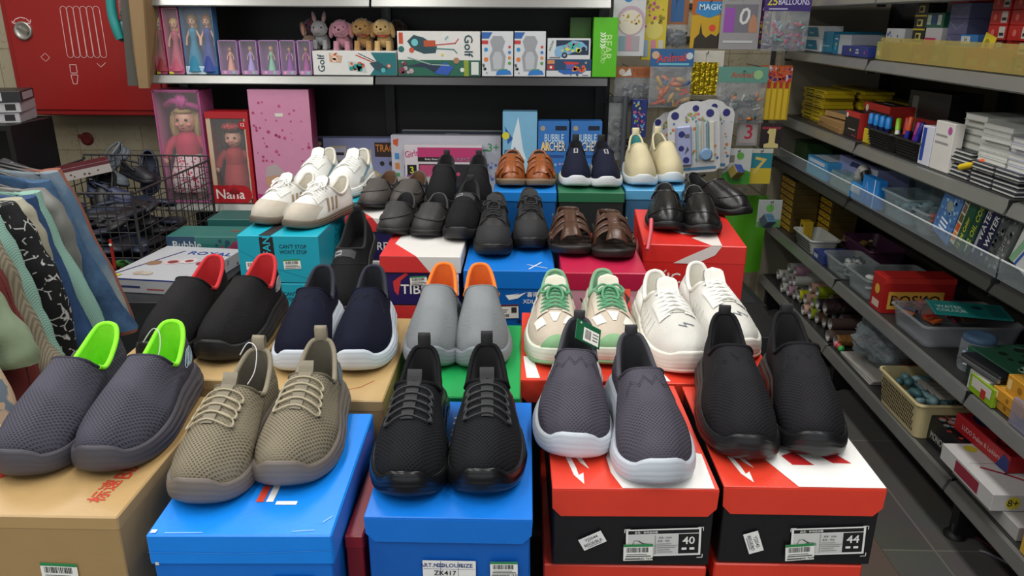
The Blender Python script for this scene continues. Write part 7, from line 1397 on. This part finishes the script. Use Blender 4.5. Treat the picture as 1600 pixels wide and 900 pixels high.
hang('orange_card', 'small orange card with dark lettering behind the black slip-ons', 1062, 1082, 292, 308, 3.53, '#b8702c', [('t', 'NO', .5, .5, .5, '#2a1c14')], cat='card')
pkg('carton', 'dark grey carton standing in the shade under the green bag', 'carton', (.80, 3.0, .001), (.30, .3, .34), .05, '#26262a', t=[('r', .1, .1, .9, .9, '#303034')])
pkg('carton', 'dark carton beside the shelving foot', 'carton', (.70, 2.35, .001), (.22, .3, .48), -.05, '#202024')

# ------------------------------------------------------------------ left: garments on a rack
def garment(label, Y, edge, xl, topl, mat, sleeve=None, th=.022, fold=3.0, hem=None, rz=0.0, name='shirt', collar=None, sw=.038):
    """hanging garment seen edge on: shoulder slope at the top, sleeve down the right side"""
    E = [aty(x, y, Y) for x, y in edge]; T0 = aty(topl[0], topl[1], Y); xL = T0.x-.30; root = thing(name, label, 'garment', (E[0].x-.16, Y, E[0].z))
    inv_ = Vector((-(E[0].x-.16), -Y, -E[0].z)); En = crom([(p.x, 0, p.z) for p in E], 5); zb = En[-1].z if hem is None else hem; n = len(En); NK = 16; vs = []
    for sd in (-1, 1):
        for j in range(n):
            for k in range(NK+1):
                u = k/NK; x = xL+(En[j].x-xL)*u; s_ = j/(n-1); tz = E[0].z+(T0.z-E[0].z)*min(1, (1-u)*2.2)
                z = tz+(En[j].z-E[0].z); y = Y+sd*(th*(math.sin(PI*(1-(1-u)*.5))**.5 if u < 1 else 0)*(.5+.7*s_))+.011*s_**.6*math.sin(u*fold*PI*2+s_*2+Y*40)
                vs.append((x, y, z))
    fs = []; S_ = n*(NK+1)
    for s2 in (0, 1):
        for j in range(n-1):
            for k in range(NK):
                q = (s2*S_+j*(NK+1)+k, s2*S_+j*(NK+1)+k+1, s2*S_+(j+1)*(NK+1)+k+1, s2*S_+(j+1)*(NK+1)+k); fs.append(q if s2 else q[::-1])
    for k in range(NK): fs.append((k, k+1, S_+k+1, S_+k))
    mb = MB(); mb.add(vs, fs, mat, True); mb.build('body', root, inv_)
    mb = MB(); rings = []; m2 = sleeve or mat; P = crom([(p.x, 0, p.z) for p in E], 6)
    for i, p in enumerate(P):
        s_ = i/(len(P)-1); ww = sw*(.55+.5*s_); rings.append([(p.x-ww*.55+ww*math.cos(a_)*(1+.03*math.sin(i*.45)), Y-.004+(.026+.010*s_)*math.sin(a_)+.003*math.sin(i*.9+a_*2), p.z+.006) for a_ in [2*PI*q/14 for q in range(14)]])
    mb.loft(rings, m2, cap0=True, cap1=True); mb.build('sleeve', root, inv_)
    if collar: mb = MB(); mb.tube([(E[0].x-.16, Y, T0.z+.0), (E[0].x-.10, Y-.01, E[0].z+.03), E[0]], .012, collar, 8); mb.build('shoulder_seam', root, inv_)
    mb = MB(); hx = E[0].x-.20; mb.tube([(hx-.02, Y, T0.z), (hx, Y, T0.z+.02), (E[0].x-.03, Y, E[0].z-.004)], .005, M('#1c1c1e', .4), 6); mb.tube([(hx, Y, T0.z+.02), (hx, Y, T0.z+.06), (hx+.02, Y, T0.z+.075), (hx+.03, Y, T0.z+.06)], .002, metal(), 6); mb.build('hanger', root, inv_)
    return root
DN1 = pattern('#233c5a', '#456484', 12, 'denim', thr=.5); DN2 = pattern('#4f6880', '#98998f', 5, 'denim', thr=.52); DN3 = pattern('#1f3758', '#32507a', 12, 'denim')
MINT = pattern('#6f9688', '#8fb2a5', 110, 'stripe', rot=-.4); SATIN = M('#73736e', .3, 'cloth'); CREAM = M('#9c9884', .7, 'cloth'); BEI = pattern('#6f6858', '#8a826e', 90, 'stripe')
BW_ = pattern('#c8c8c4', '#131315', 46, 'cracks', thr=.022); PLAID = pattern('#1c1216', '#6a2c2a', 14, 'plaid', thr=.5); SAGE = M('#7a8a6e', .75, 'cloth')
garment('rust edged cream blouse at the far end of the rack', 2.02, [(88, 268), (112, 310), (150, 390), (180, 450), (206, 520)], 0, (30, 258), M('#8a4c38', .7, 'cloth'), name='blouse')
garment('cream and faded blue denim shirt, second from the far end', 1.95, [(84, 272), (108, 310), (140, 380), (175, 450), (196, 505)], 0, (28, 262), DN2)
garment('blue denim jacket with stitched yoke', 1.87, [(70, 286), (95, 330), (130, 400), (175, 475), (204, 515)], 0, (0, 262), DN1, sw=.050, name='jacket')
garment('grey satin blouse between the denim garments', 1.78, [(62, 300), (82, 318), (98, 345), (108, 385), (116, 420), (122, 470)], 0, (0, 283), SATIN, name='blouse', sw=.05)
garment('mint green striped shirt with a long sleeve', 1.70, [(55, 304), (72, 345), (98, 400), (130, 455), (155, 510), (168, 530)], 0, (0, 292), MINT)
garment('dark blue denim shirt in the middle of the rack', 1.60, [(48, 312), (62, 350), (82, 400), (110, 470), (140, 535), (150, 560)], 0, (0, 294), DN3)
garment('cream textured top showing at the shoulder only', 1.50, [(25, 316), (40, 330), (52, 355), (62, 385), (68, 420)], 0, (0, 306), CREAM, name='top', sw=.045)
garment('black shirt printed with scattered white strokes', 1.42, [(12, 322), (35, 352), (60, 400), (82, 450), (100, 520), (112, 600)], -30, (-40, 306), BW_, sw=.055)
garment('mint green striped blouse near the front of the rack', 1.33, [(-10, 345), (12, 385), (35, 435), (55, 490), (72, 530), (88, 575)], -80, (-70, 330), MINT, name='blouse')
garment('beige corduroy shirt near the front of the rack', 1.26, [(-18, 375), (8, 420), (32, 480), (60, 540), (95, 590), (60, 640)], -90, (-80, 350), BEI, sw=.05)
garment('black and red checked shirt near the front', 1.19, [(-30, 395), (-5, 440), (18, 500), (40, 560), (55, 640)], -100, (-90, 380), PLAID, sw=.035)
garment('sage green shirt with folded cuff, nearest on the rack', 1.12, [(-45, 420), (-22, 460), (5, 500), (30, 540), (38, 570)], -120, (-100, 400), SAGE, sw=.062)
garment('grey and multicoloured printed shirt hanging low at the left edge', 1.05, [(-60, 470), (-40, 530), (-15, 590), (8, 660)], -140, (-120, 450), pattern('#6c7c8c', '#c0a890', 30, 'cracks', thr=.2), sw=.05)
ra, rb = aty(85, 268, 2.02), aty(-45, 420, 1.12)
rk = thing('clothes_rack', 'chrome clothes rack at the left, carrying the shirts', 'clothes rack', (-1.3, 1.6, 0)); ik = Vector((1.3, -1.6, 0))
mb = MB(); mb.tube([(ra.x-.27, 2.06, 1.12), (rb.x-.27, 1.0, 1.21)], .012, metal('#a8a8a8', .25), 10); mb.build('rail', rk, ik)
for p in ((ra.x-.27, 2.06, 1.12), (rb.x-.27, 1.0, 1.21)):
    mb = MB(); mb.tube([p, (p[0], p[1], .02)], .012, metal('#a8a8a8', .25), 10); mb.tube([(p[0]-.22, p[1], .015), (p[0]+.22, p[1], .015)], .012, metal('#a8a8a8', .25), 8); mb.build('post', rk, ik)
# ------------------------------------------------------------------ wire dump bin
wb = thing('wire_bin', 'black wire grid bin full of sandals below the hose cabinet', 'wire bin', (-1.85, 3.05, .0)); iw = Vector((1.85, -3.05, 0)); WM = M('#4a4a4a', .3, 'metal', .6)
X0, X1, Y0, Y1, ZB, ZT_ = -1.98, -1.42, 2.70, 3.40, .12, .80
def grid_panel(name, p0, p1, z0, z1, nx, nz, hi=True):
    p0 = Vector(p0); p1 = Vector(p1); mb = MB()
    for i in range(nx+1): p = p0.lerp(p1, i/nx); mb.tube([(p.x, p.y, z0), (p.x, p.y, z1)], .0022, WM, 5)
    for j in range(nz+1): z = z0+(z1-z0)*j/nz; mb.tube([(p0.x, p0.y, z), (p1.x, p1.y, z)], .0045 if j == nz else .0022, WM, 5)
    mb.build(name, wb, iw)
grid_panel('front_panel', (X0, Y0, 0), (X1, Y0, 0), ZB, ZT_, 16, 14); grid_panel('side_panel', (X1, Y0, 0), (X1, Y1, 0), ZB, ZT_, 13, 14)
grid_panel('back_panel', (X0, Y1, 0), (X1, Y1, 0), ZB, ZT_+.02, 16, 14); grid_panel('side_panel', (X0, Y0, 0), (X0, Y1, 0), ZB, ZT_, 13, 14)
for x in (X0, X1):
    for y in (Y0, Y1): mb = MB(); mb.tube([(x, y, 0), (x, y, ZT_+.01)], .006, WM, 8); mb.build('corner_post', wb, iw); mb = MB(); mb.box(((X0+X1)/2, (Y0+Y1)/2, ZB), (X1-X0, Y1-Y0, .006), WM); mb.build('base_panel', wb, iw)
mb = MB(); rd = random.Random(4)
for i in range(230):
    c = (rd.uniform(X0+.12, X1-.10), rd.uniform(Y0+.10, Y1-.10), rd.uniform(ZB+.05, .66)); mb.ell(c, (.10*rd.uniform(.8, 1.1), .040, .016), M(rd.choice(['#1a1b20', '#24262e', '#15161a', '#1c2436', '#2c2e30']), .5, 'plastic'), 10, 6, Matrix.Rotation(rd.uniform(0, 3), 3, 'Z') @ Matrix.Rotation(rd.uniform(-.6, .6), 3, 'X'))
o = mb.build('sandals'); tag(o, 'dark jumble of sandals filling the wire bin', 'sandals', kind='stuff')
def clog(label, p, rot, col, name='rubber_clog', strap=True):
    root = thing(name, label, 'sandal', p); root.rotation_euler = rot; s = Shoe(L=.27, W=.11, hz=.085, yf=.46, yb=.99, rimz=LOW_Z, zt0=.022, zt1=.030, bump=0, rimw=.040, toeh=.8, flare=.006)
    m = M(col, .5, 'plastic'); s.sole(root, m); s.upper(root, m); s.lining(root, M(col, .7, 'plastic'), m, .004)
    if strap: mb = MB(); mb.tube(crom([(.044, -.01, .06), (.046, .05, .085), (.02, .12, .09), (-.02, .12, .09), (-.046, .05, .085), (-.044, -.01, .06)], 5), .007, m, 8); mb.build('heel_strap', root)
    return root
for lb, px, z, rot, c in (('grey rubber clog lying on its side at the top of the bin', (150, 300), .70, (.35, .3, 1.9), '#5c646c'), ('grey rubber clog tipped up behind the other grey one', (168, 275), .735, (.7, .2, -.9), '#646c74'), ('navy rubber clog under the grey ones near the front of the bin', (162, 330), .64, (.2, .1, 1.7), '#252c48'),
        ('black sandal heaped at the right of the bin', (206, 296), .70, (.15, .1, 1.2), '#15161c'), ('small navy shoe in the far right corner of the bin', (226, 290), .70, (.9, 0, .3), '#1c2238'), ('black rounded sandal standing upright at the back of the bin', (128, 284), .66, (.7, 0, .2), '#17171a')):
    o = clog(lb, at(px[0], px[1], z)+Vector((-.02, .11, .02)) if px[0] != 128 else Vector((-1.80, 3.22, .69)), rot, c); o.scale = (.74, .74, .74)
pkg('phone_accessory_box', 'clear and red box lying on top of the sandals in the bin', 'box', at(120, 290, .74)+Vector((0, .08, .03)), (.20, .11, .05), .55, '#5c2a30', f=[('r', 0, 0, 1, .7, '#a8a09c'), ('s', .1, .2, .9, .5, 6, .004, ['#4a3a3a'])], t=[('r', .05, .1, .95, .9, '#4c1c22')], roll=-.15)
mb = MB(); q = at(180, 400, .45); 
a = aty(172, 373, 2.69); b_ = aty(184, 418, 2.69); mb.box(((a.x+b_.x)/2, 2.68, (a.z+b_.z)/2), (b_.x-a.x, .004, a.z-b_.z), M('#a8241c', .3, 'plastic')); mb.ell(((a.x+b_.x)/2, 2.675, a.z-.02), (.006, .003, .006), M('#d0d0c8', .3)); o = mb.build('red_strip'); tag(o, 'shiny red hanging strip on the front of the wire bin', 'strip')
mb = MB(); rd = random.Random(8); a = aty(170, 425, 2.72); b_ = aty(216, 465, 2.72)
for i in range(110): mb.ell((rd.uniform(a.x, b_.x), rd.uniform(2.71, 2.80), rd.uniform(b_.z, a.z)), (.008, .008, .008), M(rd.choice(['#7c1c20', '#8c2224', '#6a181c']), .3, 'plastic'), 7, 5)
o = mb.build('red_berries'); tag(o, 'red netted beads packed low behind the front wires of the bin', 'beads', kind='stuff')
mb = MB(); mb.tube(crom([(b_.x-.06, 2.73, a.z+.03), (b_.x-.03, 2.72, a.z+.045), (b_.x+.01, 2.72, a.z+.02), (b_.x+.04, 2.73, a.z+.01)], 5), .005, M('#2c6a24', .5), 6); mb.ell((b_.x-.05, 2.73, a.z+.03), (.025, .01, .015), M('#3a7a2c', .5), 8, 5); o = mb.build('plastic_leaf'); tag(o, 'green plastic stem caught in the front wires of the bin', 'stem')
# boxes beside the bin
pkg('carton', 'dark carton carrying the bubble machine and window film boxes', 'carton', (-1.215, 2.60, .001), (.36, .62, .535), 0, '#202326', r=[('r', .1, .1, .9, .9, '#2c3430')])
pkg('craft_set_box', 'wide flat white box with drawn pictures on its lid', 'toy box', (-1.225, 2.56, .537), (.30, .38, .05), -.12, '#b4b6ba', f=[('r', .0, .9, 1, 1, '#2a3f8c'), ('r', .10, .35, .42, .5, '#2a3a6c'), ('r', .5, .25, .7, .35, '#a84a4c')], r=[('s', .1, .2, .9, .8, 12, .005, ['#8a8c90', '#4a4c54']), ('r', .1, .5, .3, .8, '#b8b02c')],
    t=[('l', [(.05, .12), (.35, .85)], .008, '#3a3a6a'), ('c', .25, .45, .07, '#8a6a54'), ('c', .45, .5, .08, '#c8b0b0'), ('c', .45, .5, .05, '#7a3a3c'), ('c', .62, .55, .08, '#c8c0c0'), ('c', .62, .55, .04, '#8a3c3c'), ('c', .82, .5, .06, '#8a3040'), ('t', 'ROYAL', .72, .80, .10, '#2a4a90'), ('c', .3, .15, .05, '#a89a8a'), ('c', .4, .15, .05, '#b0a898'), ('r', .03, .04, .14, .10, '#b8b02c')])
pkg('bubble_machine_box', 'teal striped box reading Bubble beside the turquoise shoe boxes', 'toy box', (-1.20, 2.85, .537), (.31, .16, .085), 0, '#2a6c66', f=[('r', 0, 0, .35, 1, '#25405c'), ('t', 'Bubble', .25, .62, .34, '#c0c8cc', 0, .42), ('t', 'machine', .3, .25, .18, '#a0a8ac', 0, .35), ('c', .88, .5, .35, '#8a2a4c'), ('s', .6, .1, 1, .9, 10, .008, ['#1c3c54', '#8a3a5c'])], t=[('l', [(.0, .3), (1, .3)], .004, '#347c74'), ('r', .7, .5, .8, .6, '#8a4a34')])
pkg('bubble_machine_box', 'teal box standing behind the one reading Bubble', 'toy box', (-1.13, 3.06, .001), (.30, .16, .635), 0, '#245c58')
# teal bag and cardboard next to the cabinet
mb = MB(); a = aty(163, -30, 3.38); b_ = aty(196, 68, 3.38); TQ = M('#2a8a86', .35, 'plastic')
mb.tube(crom([(a.x+.02, 3.38, a.z), (a.x+.012, 3.38, (a.z+b_.z)/2), (a.x+.02, 3.38, b_.z+.06), (b_.x-.02, 3.385, b_.z+.02)], 6), .020, TQ, 12); lumpy(mb, ((a.x+b_.x)/2+.02, 3.40, b_.z+.05), (.045, .02, .045), M('#3c6462', .4, 'plastic'), 5, .1)
o = mb.build('turquoise_toy'); tag(o, 'turquoise plastic toy in a bag hanging before the red cabinet', 'toy')
bag('clear bag with pale printed strip hanging behind the turquoise toy', 182, 200, -20, 60, 3.46, '#a8b8b0', None, ['#b8c4c0', '#6a8a4c', '#2c4c44'], hf=.2, n=8, r=.01, peg=False)
CB = M('#8f734e', .6, 'card'); mb = MB(); A_ = [aty(198, -25, 3.35), aty(222, -25, 3.36), aty(232, 138, 3.37), aty(217, 138, 3.36), aty(208, 80, 3.35)]; vs = [tuple(p) for p in A_]+[(p.x+.004, p.y+.01, p.z) for p in A_]; n = 5
mb.add(vs, [tuple(range(n))[::-1], tuple(range(n, 2*n))]+[(i, (i+1) % n, (i+1) % n+n, i+n) for i in range(n)], CB)
B_ = [aty(222, -25, 3.36), aty(250, -25, 3.50), aty(247, 118, 3.50), aty(232, 138, 3.37)]; vs = [tuple(p) for p in B_]+[(p.x-.004, p.y+.004, p.z) for p in B_]; n = 4
mb.add(vs, [tuple(range(n))[::-1], tuple(range(n, 2*n))]+[(i, (i+1) % n, (i+1) % n+n, i+n) for i in range(n)], CB); o = mb.build('cardboard_sheet'); tag(o, 'folded brown cardboard sheet hanging at the left end of the toy shelves', 'cardboard')
C_ = [aty(186, -25, 3.36), aty(199, -25, 3.36), aty(209, 70, 3.37), aty(216, 134, 3.37), aty(200, 134, 3.36), aty(196, 90, 3.36)]; mb = MB(); vs = [tuple(p) for p in C_]+[(p.x, p.y+.006, p.z) for p in C_]; n = 6
mb.add(vs, [tuple(range(n))[::-1], tuple(range(n, 2*n))]+[(i, (i+1) % n, (i+1) % n+n, i+n) for i in range(n)], M('#4c4a42', .6, 'card')); o = mb.build('cardboard_flap'); tag(o, 'grey torn cardboard flap left of the folded brown sheet', 'cardboard')
# black shelving at the far left
ls = thing('shelving_unit', 'black shelving unit at the far left edge under the cabinet', 'shelving', (-2.45, 3.2, 0)); il = Vector((2.45, -3.2, 0))
P0 = aty(-40, 90, 3.0); 
for z in (.30, .62, .985): mb = MB(); mb.box((-2.29, 3.16, z), (.48, .28, .02), BLK); mb.build('shelf', ls, il)
mb = MB(); mb.box((-2.04, 3.16, .50), (.02, .28, .99), M('#141416', .4)); mb.build('side_panel', ls, il)
mb = MB(); mb.box((-2.29, 3.31, .5), (.5, .02, 1.0), BLK); mb.build('back_panel', ls, il)
for i in range(3): pkg('flat_box', 'flat white and black box in the stack at the far left edge', 'box', (-2.235+.01*i, 3.17-.01*i, .9957+.0415*i), (.34, .20, .041), .25+.04*i, '#1c1c1e' if i == 2 else '#b0aeb0', f=[('r', .02, .1, .80, .9, '#b8b4b6'), ('r', .84, .2, .95, .8, '#1c1c1e')], r=[('r', .1, .15, .9, .85, '#b0a4a8')], group='flat boxes at the far left')
mb = MB(); mb.tube(crom([at(8, 255, .93), at(20, 262, .96), at(40, 268, .93), at(62, 278, .9)], 5), .018, M('#2c3038', .4, 'plastic'), 8); o = mb.build('dark_strap'); tag(o, 'dark padded strap lying above the garments at the far left', 'strap')

# clear plastic tag fasteners left on two pairs
for lb, P in (('clear looped tag fastener between the lime lined grey slip-ons', [(-.59, 1.085, .925), (-.575, 1.09, .945), (-.560, 1.08, .942), (-.555, 1.06, .918), (-.566, 1.05, .905)]),
              ('clear looped tag fastener on the heel of the left tan shoe', [(-.415, 1.02, .935), (-.405, 1.03, .950), (-.39, 1.02, .945), (-.388, 1.0, .92), (-.395, .985, .905)])):
    mb = MB(); mb.tube(crom(P, 6), .0009, M('#c8c8c8', .25, 'plastic'), 5); o = mb.build('tag_fastener'); tag(o, lb, 'fastener')
